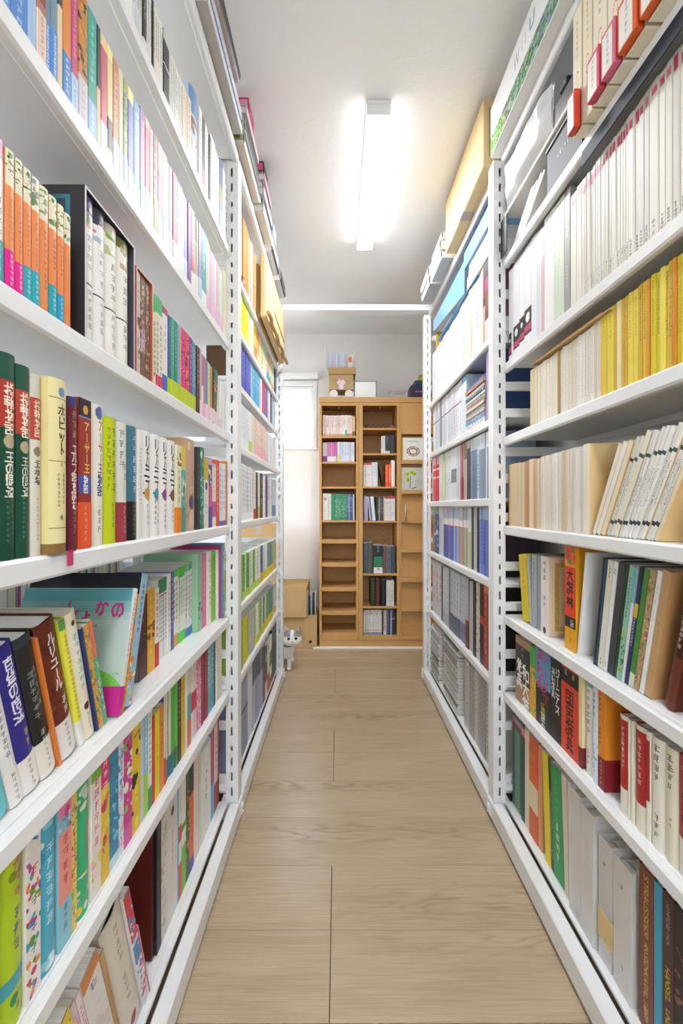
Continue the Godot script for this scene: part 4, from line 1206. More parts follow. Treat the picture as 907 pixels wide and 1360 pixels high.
# ------------------------------------------------------------------ right rack, near bay (listed from the middle upright towards the camera)
func rows_right_near() -> void:
	row({"side": "R", "x": 0.562, "y": 1.520, "u0": 669, "kind": "m", "count": "start", "where": "third shelf, near right bay", "cell": 260},
		"672.5 300 f0f1f3 Kf; 679 302 eceef2 Kf m68:92:17171b m84:90:c0386a D76:50:e8e8ea; 681.5 300 e6e8ec Kf; 689.5 302 eef0f4 Kf m66:90:17171b m82:88:c0386a D73:50:e8e8ea; 696 302 eef0f2 Kf m64:88:17171b m80:86:c0386a D71:44:e8e8ea; 705.5 304 ecedf2 Kf m61:86:17171b m77:83:c0386a D69:56:f0f0f2; 713 306 e9ebf2 Kf s60:80:c0c8d8:30; 719 304 e6e6ea Kf x2 c30:eceaec O0:ffffff; 722.5 296 e0b0ba Kf c26:f0d8dc;" +
		"736 310 eef0ee Kf keceeec Nwide_clear_plastic_file; 749 308 cfdfc9 Kf s20:60:b8ccb2:30 Npale_green_file_in_clear_plastic; 757 306 9b9a96 Kf s10:40:d0d0cc:30 s60:80:d0d0cc:30 Ngrey_file_with_white_lettering;" +
		"765.5 276 e6e2d6 g2 c3:e9e6da T4:11:d04a68; 772.5 280 e4e1d4 T3:10:cc4664; 776 280 e2ddcf T6:14:d66a80; 790 282 e2ded0 x6 ve6e2d6:dedacc:e8e4da T5:13:d05a72 s82:96:9a968a:40; 803 284 e4e0d4 x4 ve6e2d6:dedacc:e8e5dc T5:12:cc4866 s82:97:8a867c:40; 812 284 e3dfd2 x2 T4:11:c83a5c s84:97:7a766c:40; 822 285 e6e2d8 x2 T4:11:ca4a66 s84:97:7a766c:40; 834 286 e6e2d8 x3 ve8e4da:e0dccf T4:12:cc4866 s84:97:7a766c:40; 848 287 e7e4da x2 T4:12:c83a5c s85:97:6a665e:40; 862 288 e3dfd6 x2 T4:11:cf5a72 s85:97:6a665e:40; 874 288 e2ddd2 T3:10:c83a5c s85:97:6a665e:40; 892 289 e8e4da x2 T3:10:ca4a66 s86:97:5a564e:40; 910 290 e5e1d6 x2 T3:11:c83a5c s86:97:5a564e:40; 960 290 e6e2d8 x4 T3:11:ca4a66; 1010 290 e4e0d4 x3 T3:11:ca4a66")
	row({"side": "R", "x": 0.566, "y": 1.280, "u0": 704, "kind": "m", "count": "start", "tone": 1, "where": "fourth shelf, near right bay", "cell": 200},
		"709 170 dcc79a; 717 171 e4d8b8 x2; 733 171 e6dcc4 x4 ve8dfca:e0d4b4:ece4d2 s20:80:c8b890:30; 740 172 e9e0ca x2; 742.5 172 b08a4a; 762 172 eae4d6 x5 veee8dc:e2d8c0:e8e2d2 s10:90:c0b8a8:40; 788 173 ece6da x6 vefeae0:e4dccb:f0ece4 s10:90:b8b0a4:40; 791 174 d8cfb8; 797 176 f0e4dc x2;" +
		"806 182 e6c82e s8:40:c8a01a:40; 815 183 e8d640 s8:40:c0a81a:40; 818.5 183 d8a82a; 825 184 f0e6a8 O30:e8e0b0; 833 184 d8aa28 x2 s8:70:b07a1a:40; 846 186 ecd43c x2 s8:50:c0a41a:40; 858 187 e8be2a x2 s8:60:a87818:40; 864 188 e49a22 x2; 876 188 dccc1e x2 s6:60:9a8a10:40; 882 188 f0dc58; 892 189 e8c22c x2 s6:70:9a7010:40; 897 189 d88a20; 915 190 ecd02c x4 s6:70:a89018:40 w2; 960 190 eccf2e x5 w2; 1010 190 e8c82a x4")
	row({"side": "R", "x": 0.562, "y": 0.988, "u0": 668, "kind": "m", "count": "start", "tone": 1, "where": "fifth shelf, near right bay", "cell": 220},
		"677.5 198 dcab6a d140; 687 199 e6cda2; 696 199 e8d2aa x2; 702.5 200 c98f4c x2; 708 200 e6d2b4; 712.5 200 dba468 x2; 718 200 e8d8be x2 s20:80:c8b08a:30; 727 201 eae0cb x2 s10:90:c8bda4:30; 736 201 ede4d8 x3 s10:90:c8bfb0:30; 745 202 efeae2 x3 s10:90:c0b8ac:30; 751.5 202 dfcba2 x2; 762 203 ece2d2 x3 s10:90:c8bca8:30; 768.5 203 f0eae0 x2; 774 203 e8e4dc x2;" +
		"782 204 efe4d0 ke2c690 Nmanila_booklet_with_its_cover_in_view; 785 10 ffffff g500; 790 207 f0e6d2 l-27 kd8b070; 796 208 f2eadc l-27 kdcb878; 802 208 eadcb8 l-27 kd8a868; 812 216 f0ede2 x2 l-27 m20:23:3a4a48 m83:87:2a3a38 s40:70:8aa090:40; 819 220 eae4cc l-27.5 m20:23:3a4a48 m83:87:2a3a38 kcbb68a; 826 222 f2f0e8 l-27.5 x2 m20:23:3a4a48 m83:87:2a3a38 s40:70:9a9a90:40; 842 224 f2f0ea l-28 x3 m20:23:2f4a48 m83:87:2a3a38 s35:70:a8a8a0:40; 866 226 f2efe6 l-28 x4 m20:23:2f4a48 m83:87:2a3a38 s30:70:a0a098:40 kdcc091; 872 226 ead9b4 l-28 ke0bd86; 925 10 ffffff g600; 960 216 f0ede2 x4 l-20 ke0c08a; 1000 216 f0ede2 x4 l-20")
	row({"side": "R", "x": 0.575, "y": 0.695, "u0": 672, "kind": "b", "count": "start", "where": "sixth shelf, near right bay"},
		"694 10 ffffff g500; 704 205 e4c91c l9 s20:60:b89a18:30 Nyellow_booklet_leaning_left; 706 206 b8bcc0 l7 h s30:60:6a7074:40; 711.5 214 a8adb2 h s10:60:5a6068:50; 719 214 9aa0a6 r; 729 216 ece4e0 q-2 h s6:40:4a4a48:56 s50:70:5a5a58:50 D94:40:3a3a3a kdcc2a2 Alatin Ncream_slipcase_with_gold_frame_and_katakana_title d165;" +
		"751.5 10 ffffff g500; 765.5 258 e8a820 q-3 h c18:e8682e p0-18:5a9a3a:e8c02e:d84a2a m20:68:e6432a t22:62:1a1614:大辞林 m68:78:1c1a1a t70:34:e8e0d0:第:20 s80:94:c88a18:30 kd89a1c d190 Nthick_orange_dictionary_with_black_title_on_red_panel; 768 250 e9e8e4 h kececea Aboxside Nwhite_slipcase_showing_its_plain_side l-8.6 d170;" +
		"787 10 ffffff g500; 789.5 246 1f2c3e h l-9; 792.5 244 3a5566 h l-9; 800 243 e6e2d0 l-9.5 s6:20:4a4a40:40 s90:98:3a3a3a:40; 805 243 eceef0 l-9.5 R6:60:26282c:AV s92:98:4a4a4a:40; 814 243 3c3d42 h l-10; 817 240 2a4a34 l-10; 824 242 8fc0b0 l-10.5 s10:46:1a3a34:40 p50-98:a8c83a:7ac0a8:3a6a3a; 828 240 e4e2e8 l-10.5 c30:7ab8c8; 833 243 2f3560 h l-11 c14:1c1e28 s34:70:e8e8e0:60 m30:42:d8b83a; 840 243 4a8a3a l-11.5 s40:80:3a6a2a:40 O12:d8e0c8; 847.5 243 b09a70 l-11.5 p2-98:6a7a3a:c8a878:b84a3a:d8c8a0; 854 244 f0f0ee l-12 s10:60:b8b8b4:20 O20:e8eaec;" +
		"864 246 c49c6c h l-12 kb98c5a s40:60:a07a4a:30; 879 10 ffffff g500; 892 238 6a3320 r l-13 m8:58:3a1a14 s12:56:c8b090:44 k5a2a1a Nbrown_leather_book_at_the_right_picture_edge; 925 10 ffffff g500; 1000 240 7a6a5a x3 l-8")
	row({"side": "R", "x": 0.566, "y": 0.440, "u0": 668, "kind": "s", "count": "start", "where": "seventh shelf, near right bay"},
		"684.5 10 ffffff g500; 703.5 203 b08560 h kc49a76 m12:66:1e1a18 s14:34:b0903a:60 t36:44:f4f2ee:和大辞:22 t33:40:f4f2ee:独典:-22 s60:66:c8a040:30 Ntan_slipcase_with_black_panel_and_white_title; 711.5 202 d8a42a h c30:4ab04a p30-98:e8b83a:c88a1a:58a83a; 731 222 1c1b1d h c50:4f9ccc t4:42:c03a78:リーダ:16 t4:42:c03a78:英和典:-22 t52:42:8a2a34:ー:20 t56:40:8a2a34:ズ:16 t70:30:b8a838:第 t76:30:b8a838:2 t82:30:d8d8d4:研究社 Nblue_and_black_dictionary_with_pink_title; 745 222 1b1a1c h t14:40:f0f0ec:ジーニアス:16 t16:36:d8d8d4:英和:-24 t34:34:d8d8d4:辞典:-24 k141416 Nblack_dictionary_with_bold_white_title;" +
		"768 226 e0452c h ke85038 m6:22:1c1a1a s7:21:ded6c8:40:-20 t28:44:2a1410:国語辞典:0 s8:16:c8c070:30:24 s84:92:a02a1a:30 Norange-red_slipcase_box; 772.5 220 e8d8a8 h O22:7a2a2a; 785 222 ece9e0 r q4 c10:8ac0c0 s12:60:8a8a86:40 s74:96:7a7a78:30; 792.5 216 d8e2ee r s8:40:5a70b0:60 p60-96:8ac0d0:d8e8f0:a8d0dc;" +
		"802 224 e8912a h q2 s6:30:8a4a18:40:-20 t30:26:6a3414:ド:-20 s40:62:8a4a18:36:-20 o31:8a1f28:e8c8c0 ke8922c Norange_slipcase_with_dark_red_band d150; 821 10 ffffff g500; 833 196 b62f2e r c5:ece6d0 s12:60:f0d8d0:34 s26:44:f4e0d8:40 O26:ece7d8 m95:96:d8d0c0; 836 196 ece7d6 r ; 841 197 e8e2ce r; 857 198 b22c2c r c5:ece6d0 s12:62:f0d8d0:34 O26:eae5d4; 862 198 ece6d4 r O34:ece6d4 m8:64:a82a2c; 881 198 ede9da r s6:42:3a3a36:44 s68:92:4a4a46:40; 898 198 e6e0c8 r s6:44:4a4a40:50 s60:74:8a8a7c:30; 918 199 b62f3a r c0:ece6d0 s8:24:e8b0b8:50 s30:62:1c1a1a:60 O32:ece7d8; 950 199 ece6d4 x2 r; 1000 199 b03038 x3 r")
	row({"side": "R", "x": 0.570, "y": 0.0785, "u0": 666, "kind": "g", "count": "start", "where": "bottom shelf, near right bay"},
		"676 300 e2d7bd Kf s20:80:d0c4a4:20; 692 299 2f5a48 x5 Kn v2c5646:396a54:2f5a48:6a8a78 c16:6a4a4c m3:9:b08a8a q3; 697 299 274f42 x2 Kn c20:5a4040 m4:12:d88aa0; 702.5 298 e4dcb8 Kn; 714 296 e0602a Kn m46:72:e8d8b4 p2-44:e87038:d85020; 719 296 e8a878 Kn x2; 731 293 f0d820 Kn s14:30:c8a818:40 l4 g24; 735.5 292 2a2b30 Kn x2 s30:90:d0d0d4:50 l4; 750 290 2f9d56 l4 s10:60:58c07a:40 s50:90:dff0e4:50 kd8d8c8; 756 292 e8dcc8 l3; 762 292 ece4d2 l2;" +
		"845 10 ffffff g900; 848 10 ffffff g500; 868 300 7a4430 h R4:32:d8b45a:STRAUSS R32:28:d8b45a:DER_ROSENKAVALIER s86:96:c8a45a:30 Nbrown_opera_score_with_gold_lettering; 879 298 3aa6c8 h Nbright_blue_score_without_lettering; 895 300 4a2f2c h R5:26:c8a8c0:HUMPERDINCK R42:40:d8b83a:HÄNSEL_UND_GRETEL Ndark_brown_opera_score_with_yellow_lettering; 908 300 2a2228 h p20-80:3a2a34:8a5a4a:1a1418; 920 300 7a2a5a h s50:90:e8a0c8:60; 960 300 5a3a30 x3 h")

# ------------------------------------------------------------------ right rack, far bay (listed from the far end towards the middle upright)
func rows_right_far() -> void:
	var c := {"side": "R", "x": 0.562, "small": true}
	row(c.merged({"y": 1.666, "u0": 574, "kind": "m", "where": "second shelf, far right bay"}),
		"606 290 eeeef4 x12 vf0f0f6:e6e6ee:eaecf2 s12:80:b8bcc8; 610 292 f0eeee x2; 616 300 e6e4e0 x2 s10:70:c8a8a0; 622 302 f0ece2 x2; 626 306 dccfc0; 631 308 f0efea x2; 637 308 e8e8e4 x2 s10:70:8aa0a0; 641 310 f0f0e8 x2 O30:e8e4c8; 644 310 c8a890 c40:7a4a3a m40:50:3a3a4a; 650 310 6a3a4a c20:4a4a52 m20:34:c04a8a m34:60:8a5a3a O30:d8d8dc")
	row(c.merged({"y": 1.369, "u0": 573, "kind": "m", "where": "third shelf, far right bay"}),
		"578 276 e8eaf0 x2 m36:38:7a3a4a; 584 278 d6d8e0 x3 m36:38:7a3a4a s46:90:a8acb8; 586 278 8a8c94; 604 280 e0e2ea x9 ve6e8f0:d8dae2:cfd2da m36:38:6a3a4a s44:92:a8acb8; 612 282 e6e8ee x3 m36:38:6a3a4a s44:92:a8acb8; 619 270 d8e4ec x2 c10:6ab0d8; 645.5 10 ffffff g800; 651.5 290 b7a2d6 h k2c416b Nlilac_file_standing_by_the_middle_upright")
	row(c.merged({"y": 1.080, "u0": 573, "kind": "m", "where": "fourth shelf, far right bay"}),
		"575 284 e8e6ea; 583 284 d8383a x2 c18:e8a8b8 m26:30:f0e8ea m44:48:f0c8c8; 587 280 d8dcda x2 v2f6a6a:e8eae8; 591 278 cfe0a8 x2; 599 276 e6eaee x4 s10:70:b0b8c0; 606 276 e8eaec x2 m40:66:8a8c94 s40:66:3a3c44; 611 278 dcdfe4 x2; 616 278 b0505a x2 vc86a70:8aa8a0 O40:a04a50; 620 278 c8b0a8 c30:8a6a5a; 624 276 3a2f30 c14:c8b8a8 O20:2a3a34; 636 280 7890a8 x4 v7c94ac:c8d2dc:6a84a0 s30:90:4a6078 c20:d0dce6; 641 280 8a9cb0 c24:d8e2ea; 648 282 98a4b8 x3 v8a9cb4:d8dfe8:e8ecf2 c24:e0e6ee")
	row(c.merged({"y": 0.785, "u0": 573, "kind": "m", "where": "fifth shelf, far right bay"}),
		"577 262 8a7a68 x2 c20:a8b0a0; 583 262 3a4a80 x2 p20-98:2a3a6a:d8d8e0:5a6aa0 c16:8a90a0; 588 264 c8ccd0 x2 c20:e0e4e6; 597 266 7a6ab0 x4 v6a58a4:9a80b8:5a6ab0 c22:c8c4dc m22:34:f0ece8 s44:90:4a3a80; 608 268 6a7ac8 x5 v7a8ad0:5a68b8:a8b0e0 c20:c0c8e0 m20:34:f2eef0 m34:36:d86a7a; 614 268 b8988a x2 c24:d8d0d4 m24:34:f0e8e8; 621 270 8aa0a8 x3 v8aa0a8:c8b88a:7a94a8 c22:a8b8c0 m22:34:f0ecec; 625 270 c8c8a8 c40:e0e0e0; 628 270 1c1f2c x2; 633 272 c8c8cc x2; 636 270 2a2a34; 645 272 5c74c8 x3 v5068c0:7a90d8:c8d4ee s30:90:3048a0 c18:a8c0e4; 648 270 6a80cc k3a2f3c c18:a8c0e4")
	row(c.merged({"y": 0.433, "u0": 574, "kind": "m", "where": "sixth shelf, far right bay"}),
		"586 300 d8d4d8 x3 ve0dce0:d0ccd4 s20:80:c08a90; 588 298 3a3c44; 596 300 d0d4dc x2 s20:80:a0a8b4 O22:b8bcc6; 598 300 6a6e78; 609 302 c8ccd6 x3 s14:60:8a909c O30:6a7284; 618 302 c4c8d6 x3 s14:60:8a909c O30:7a80a0; 622 302 6a3a30 c60:b8c0cc; 628 298 c8ccd4 x2; 632 312 24262c Kb; 637 312 c8c0a8 Kb x2 v9a8a6a:d8d4c8 p4-90:6a5a3a:b0a080; 642 314 1c2240 Kb c30:3a2a2a m40:50:c83a4a; 648 312 a83a2c Kb k2a2624 c8:d87a5a s10:90:d89a80")
	row(c.merged({"y": 0.0785, "u0": 616, "kind": "m", "where": "bottom shelf, far right bay", "x": 0.568}),
		"648 300 c9c6c2 x9 vd4d0ca:bcb8b6:ccc8c8:a8a4a4 s6:94:8a8684 w3")

# ------------------------------------------------------------------ rows of the wooden bookcase
func rows_bookcase() -> void:
	var a := {"side": "B", "small": true, "count": "start", "ref": "left", "z": -3.372, "deep": 0.15, "cell": 90}
	var l := a.merged({"x": BC_X[0]})
	var m := a.merged({"x": BC_X[1]})
	row(l.merged({"y": BC_Y1[0], "u0": 3, "kind": "c", "where": "first shelf, bookcase left"}),
		"170 156 f0ddd8 r x13 vf4e6e0:f0d8d4:ecdcc8:f2e8e4 s10:60:c8908a w2 O10:e0b0a0; 186 156 f0e4de O30:4ab8b0; 222 156 f0ddd8 x3 s10:60:c8a08a O12:e08a6a; 244 150 e8c8a0 x2 O24:8a6a2a")
	row(l.merged({"y": BC_Y1[1], "u0": 3, "kind": "c", "where": "second shelf, bookcase left"}),
		"36 146 e6dce2 x3 O30:8a3aa0; 108 148 e88ac0 r x8 ve078b8:f0a0cc:e890c4 O28:f2eef0; 112 148 6a6a8a O30:4a5a7a; 118 148 f0efe8; 132 148 eceae0 x1 O34:e6e04a; 240 148 dfe2f4 r x9 ve6e8f6:d4d8ee:e8eaf4 s10:70:a8a8d0")
	row(l.merged({"y": BC_Y1[3], "u0": 3, "kind": "b", "where": "fourth shelf, bookcase left"}),
		"42 198 f0ece6 D20:50:e07a5a x1 s50:80:c8c0b8 Nwhite_book_with_orange_flower_mark; 66 198 f2f0ec x2 s10:80:c0bcb4; 92 196 2a8a62 x1; 184 196 2f9468 r x8 v2f9468:37a074:28835c s20:90:bfe0cc:50 w1 c14:3aa070; 240 194 4a6a98 x5 v4a6a98:5a4a3a:8a94b8:3a5a8a:c8ccd8 s10:70:c8c8d8")
	row(m.merged({"y": BC_Y2[0], "u0": 200, "kind": "p", "where": "first shelf, bookcase middle", "count": "start"}),
		"236 20 8a4a3a d80 Nthin_red-brown_booklet_lying_flat")
	row(m.merged({"y": BC_Y2[1], "u0": 138, "kind": "b", "where": "second shelf, bookcase middle"}),
		"166 132 f0eee8 x3 s10:60:c0c0b8; 200 138 2f3338 x1 O14:d8d8d8 s10:60:8a8f94; 234 138 3a3f44 x3")
	row(m.merged({"y": BC_Y2[2], "u0": 3, "kind": "b", "where": "third shelf, bookcase middle"}),
		"64 182 f0ece6 x5 vf2eeea:f0d8d8:f4f2f0 c10:c84a5a s12:60:c8b8b4; 110 184 efeef2 x3 s10:60:a8a8b8; 150 10 ffffff g900; 160 170 3a2a1e l12; 166 10 ffffff g900; 212 166 e8541f x2 s8:80:f8c0a0:60; 238 198 f2ede4 x2")
	row(m.merged({"y": BC_Y2[3], "u0": 3, "kind": "b", "where": "fourth shelf, bookcase middle"}),
		"38 184 7a72a8 x3 v7a72a8:9a94bc:b8b4cc s10:70:c8c4dc; 52 10 ffffff g900; 60 176 e8e2d4 l5; 96 182 d8dde8 x3 vd8dde8:6a7aa8:f0f0f0 l5; 110 178 1e2a26 x1; 160 180 4a5a4a x6 v2a3a5a:c8b83a:5a6a5a:3a4a6a:8a8a6a s10:70:c8c8a8; 240 184 eee8e8 x8 vf0ecec:e8dfe2 c10:b03a5a s20:80:c8b0b8")
	row(m.merged({"y": BC_Y2[4], "u0": 3, "kind": "g", "where": "fifth shelf, bookcase middle"}),
		"36 226 4a5560 x2 s10:90:6a7580; 50 230 5a6068; 74 232 5a4a38 x2 v5a5038:6a6448; 80 210 3a3230; 146 208 1f2a2c q-6 m40:76:2a7a5c O22:e8eaea s2:36:8a9a98:40 s80:98:2a2a2a:40 k1a2426 Ndark_album_with_teal_cover_and_white_label; 150 190 2a2a2c; 188 206 7a6a5c x3 v8a7468:6a5a5c:98887a s10:90:5a4a44; 240 202 5a6878 x3 v5a6470:6a7a8a:4a5460 s10:90:3a444e")
	row(m.merged({"y": BC_Y2[5], "u0": 56, "kind": "g", "where": "sixth shelf, bookcase middle"}),
		"95 196 2a3c26 r s10:90:5a6a48; 130 198 5a2a24 r s10:90:8a4a40; 134 160 1a1a1c; 174 196 1f2024 r s10:90:4a4c50; 232 194 d8d4cc x2 s10:90:b0aca4")
	row(m.merged({"y": BC_Y2[6], "u0": 3, "kind": "c", "where": "bottom shelf, bookcase middle"}),
		"142 186 e8e6e2 r x10 c22:d8d0c8 p4-22:b05a3a:8a8a5a:e0d8c8 s26:70:b8b4b0 m80:82:d8904a O10:8aa0b8; 152 182 2a2c34; 174 184 d8d4cc x2 s10:80:a84a4a O12:e8e8e0; 190 186 7a6a78; 206 184 3a4a78; 214 182 c8ccd8; 240 178 262c3c x2 m30:36:a8a8b0")

# ------------------------------------------------------------------ printed pictures for covers and boxes
func blank(w: int, h: int, col: Color) -> Array:
	var got := paper(w, h)
	sheets[got[0]].fill_rect(got[1], col)
	return got

func disc(im: Image, clip: Rect2i, c: Vector2, r: float, col: Color, squash := 1.0) -> void:
	for y in range(int(-r * squash), int(r * squash) + 1):
		var half := r * sqrt(max(0.0, 1.0 - pow(y / (r * squash), 2.0)))
		var rr := Rect2i(int(c.x - half), int(c.y + y), int(half * 2) + 1, 1).intersection(clip)
		if rr.size.x > 0 and rr.size.y > 0:
			im.fill_rect(rr, col)

func make_art() -> void:
	# the picture book whose front is in view: pink title, green hill, red-brown book shape, magenta wrap band
	var a := blank(300, 320, hexc("bcc9c0"))
	var im: Image = sheets[a[0]]
	var r: Rect2i = a[1]
	var o := Vector2(r.position)
	im.fill_rect(Rect2i(r.position, Vector2i(300, 34)), hexc("5aa0a8"))
	im.fill_rect(Rect2i(r.position + Vector2i(0, 34), Vector2i(300, 30)), hexc("86b4b4"))
	im.fill_rect(Rect2i(r.position + Vector2i(0, 64), Vector2i(300, 20)), hexc("a4c0ba"))
	disc(im, r, o + Vector2(190, 300), 130, hexc("7cc24a"), 0.75)
	for k in 160:
		dab(im, r, o.x + rng.randf_range(90, 290), o.y + rng.randf_range(215, 255), 3, hexc("5aa838").lerp(hexc("a8d86a"), rng.randf()))
	im.fill_rect(Rect2i(r.position + Vector2i(120, 205), Vector2i(80, 50)), hexc("a83a2c"))
	disc(im, r, o + Vector2(200, 232), 28, hexc("b8452f"))
	for k in 60:
		dab(im, r, o.x + rng.randf_range(120, 160), o.y + rng.randf_range(120, 200), 4, [hexc("d8d85a"), hexc("b8c84a"), hexc("b08a7a")][k % 3])
	stroke(im, r, o + Vector2(150, 120), o + Vector2(190, 108), 2, hexc("6a7a5a"))
	var x := 30.0
	for ch in ["い", "っ", "し", "ょ", "な", "の"]:
		sign_at(im, r, ch, o + Vector2(x, 40 + 10 * sin(x * 0.05)), 40, hexc("cc3a7a"), false, 1.5)
		x += 43
	for k in 9:
		scrawl(im, r, o + Vector2(120 + k * 11, 96), 9, hexc("4a5a5a"))
	im.fill_rect(Rect2i(r.position + Vector2i(0, 250), Vector2i(300, 70)), hexc("c9288a"))
	scrawl(im, r, o + Vector2(150, 290), 14, hexc("e88ac0"))
	art.together = a
	# the cream slipcase with a double gold frame and two katakana
	a = blank(160, 216, hexc("dcc4a6"))
	im = sheets[a[0]]
	r = a[1]
	o = Vector2(r.position)
	for k in 2:
		var q := [hexc("c8a85a"), hexc("dcc4a6")]
		var e: int = [14, 26][k]
		im.fill_rect(Rect2i(r.position + Vector2i(e, e), Vector2i(160 - 2 * e, 216 - 2 * e)), q[k])
	for k in 120:
		dab(im, r, o.x + rng.randf_range(15, 25), o.y + rng.randf_range(15, 200), 2, hexc("b08f42"))
	for k in 3:
		sign_at(im, r, ["ラ", "テ", "ン"][k], o + Vector2(44 + 26 * k, 42), 24, hexc("4a3226"), false, 1.2)
	art.latin = a
	# plain side of a white slipcase with a small printed table low down
	a = blank(170, 240, hexc("e9e8e5"))
	im = sheets[a[0]]
	r = a[1]
	o = Vector2(r.position)
	for k in 4:
		im.fill_rect(Rect2i(r.position + Vector2i(40, 170 + k * 5), Vector2i(90, 1)), hexc("8a8a88"))
	for k in 3:
		for j in 7:
			scrawl(im, r, o + Vector2(52 + j * 9, 192 + k * 11), 7, hexc("7a7a78"))
	art.boxside = a

func carton(called: String, label: String, at: Vector3, size: Vector3, m: Material, turn := 0.0, tape := true) -> Node3D:
	var o := thing(called, label, "box", at, turn)
	part(o, "box_body", box_mesh(size, 0.003), m, Vector3(0, size.y / 2, 0))
	for s in [-1.0, 1.0]:
		var f := Shape.new()
		f.span(Vector3(-size.x / 2, 0, min(s * 0.001, s * (size.z / 2))), Vector3(size.x / 2, 0.003, max(s * 0.001, s * (size.z / 2))), 0.001)
		part(o, "lid_flap", f.mesh(), m, Vector3(0, size.y + 0.0002, 0))
	if tape:
		var t := Shape.new()
		t.span(Vector3(-size.x / 2, size.y + 0.0033, -0.025), Vector3(size.x / 2, size.y + 0.0038, 0.025), 0.0)
		part(o, "tape", t.mesh(), mats.tape)
	return o

# an open-fronted sleeve for a set of volumes on the left rack, from distance d0 to d1
func slipcase(label: String, d0: float, d1: float, y: float, h: float, deep: float, xs: float, out: String, inside: String, side_art: Array, edge: String) -> void:
	var o := thing("slipcase", label, "slipcase", Vector3(-xs, y + 0.0006, -(d0 + d1) / 2))
	var t := 0.003
	var w := d1 - d0
	var m := plain(out, 0.5)
	var pieces := [[Vector3(-deep, 0, w / 2 - t), Vector3(0, h, w / 2)], [Vector3(-deep, 0, -w / 2), Vector3(0, h, -w / 2 + t)], [Vector3(-deep, h - t, -w / 2 + t), Vector3(0, h, w / 2 - t)], [Vector3(-deep, 0, -w / 2 + t), Vector3(0, t, w / 2 - t)], [Vector3(-deep, t, -w / 2 + t), Vector3(-deep + t, h - t, w / 2 - t)]]
	var s := Shape.new()
	for p in pieces:
		s.span(p[0], p[1], 0.0006)
	part(o, "sleeve", s.mesh(), m)
	var e := Shape.new()
	e.span(Vector3(0.0002, 0, w / 2 - t), Vector3(0.0008, h, w / 2), 0.0)
	e.span(Vector3(0.0002, 0, -w / 2), Vector3(0.0008, h, -w / 2 + t), 0.0)
	e.span(Vector3(0.0002, h - t, -w / 2 + t), Vector3(0.0008, h, w / 2 - t), 0.0)
	part(o, "sleeve_edge", e.mesh(), plain(edge, 0.5))
	if side_art.size() > 0:
		var q := Shape.new()
		q.quad(Vector3(-deep, h, w / 2 + 0.0003), Vector3(0, h, w / 2 + 0.0003), Vector3(0, 0, w / 2 + 0.0003), Vector3(-deep, 0, w / 2 + 0.0003), Vector3(0, 0, 1), uv_of(side_art[1]))
		part(o, "sleeve_print", q.mesh(), sheet_mats[side_art[0]])

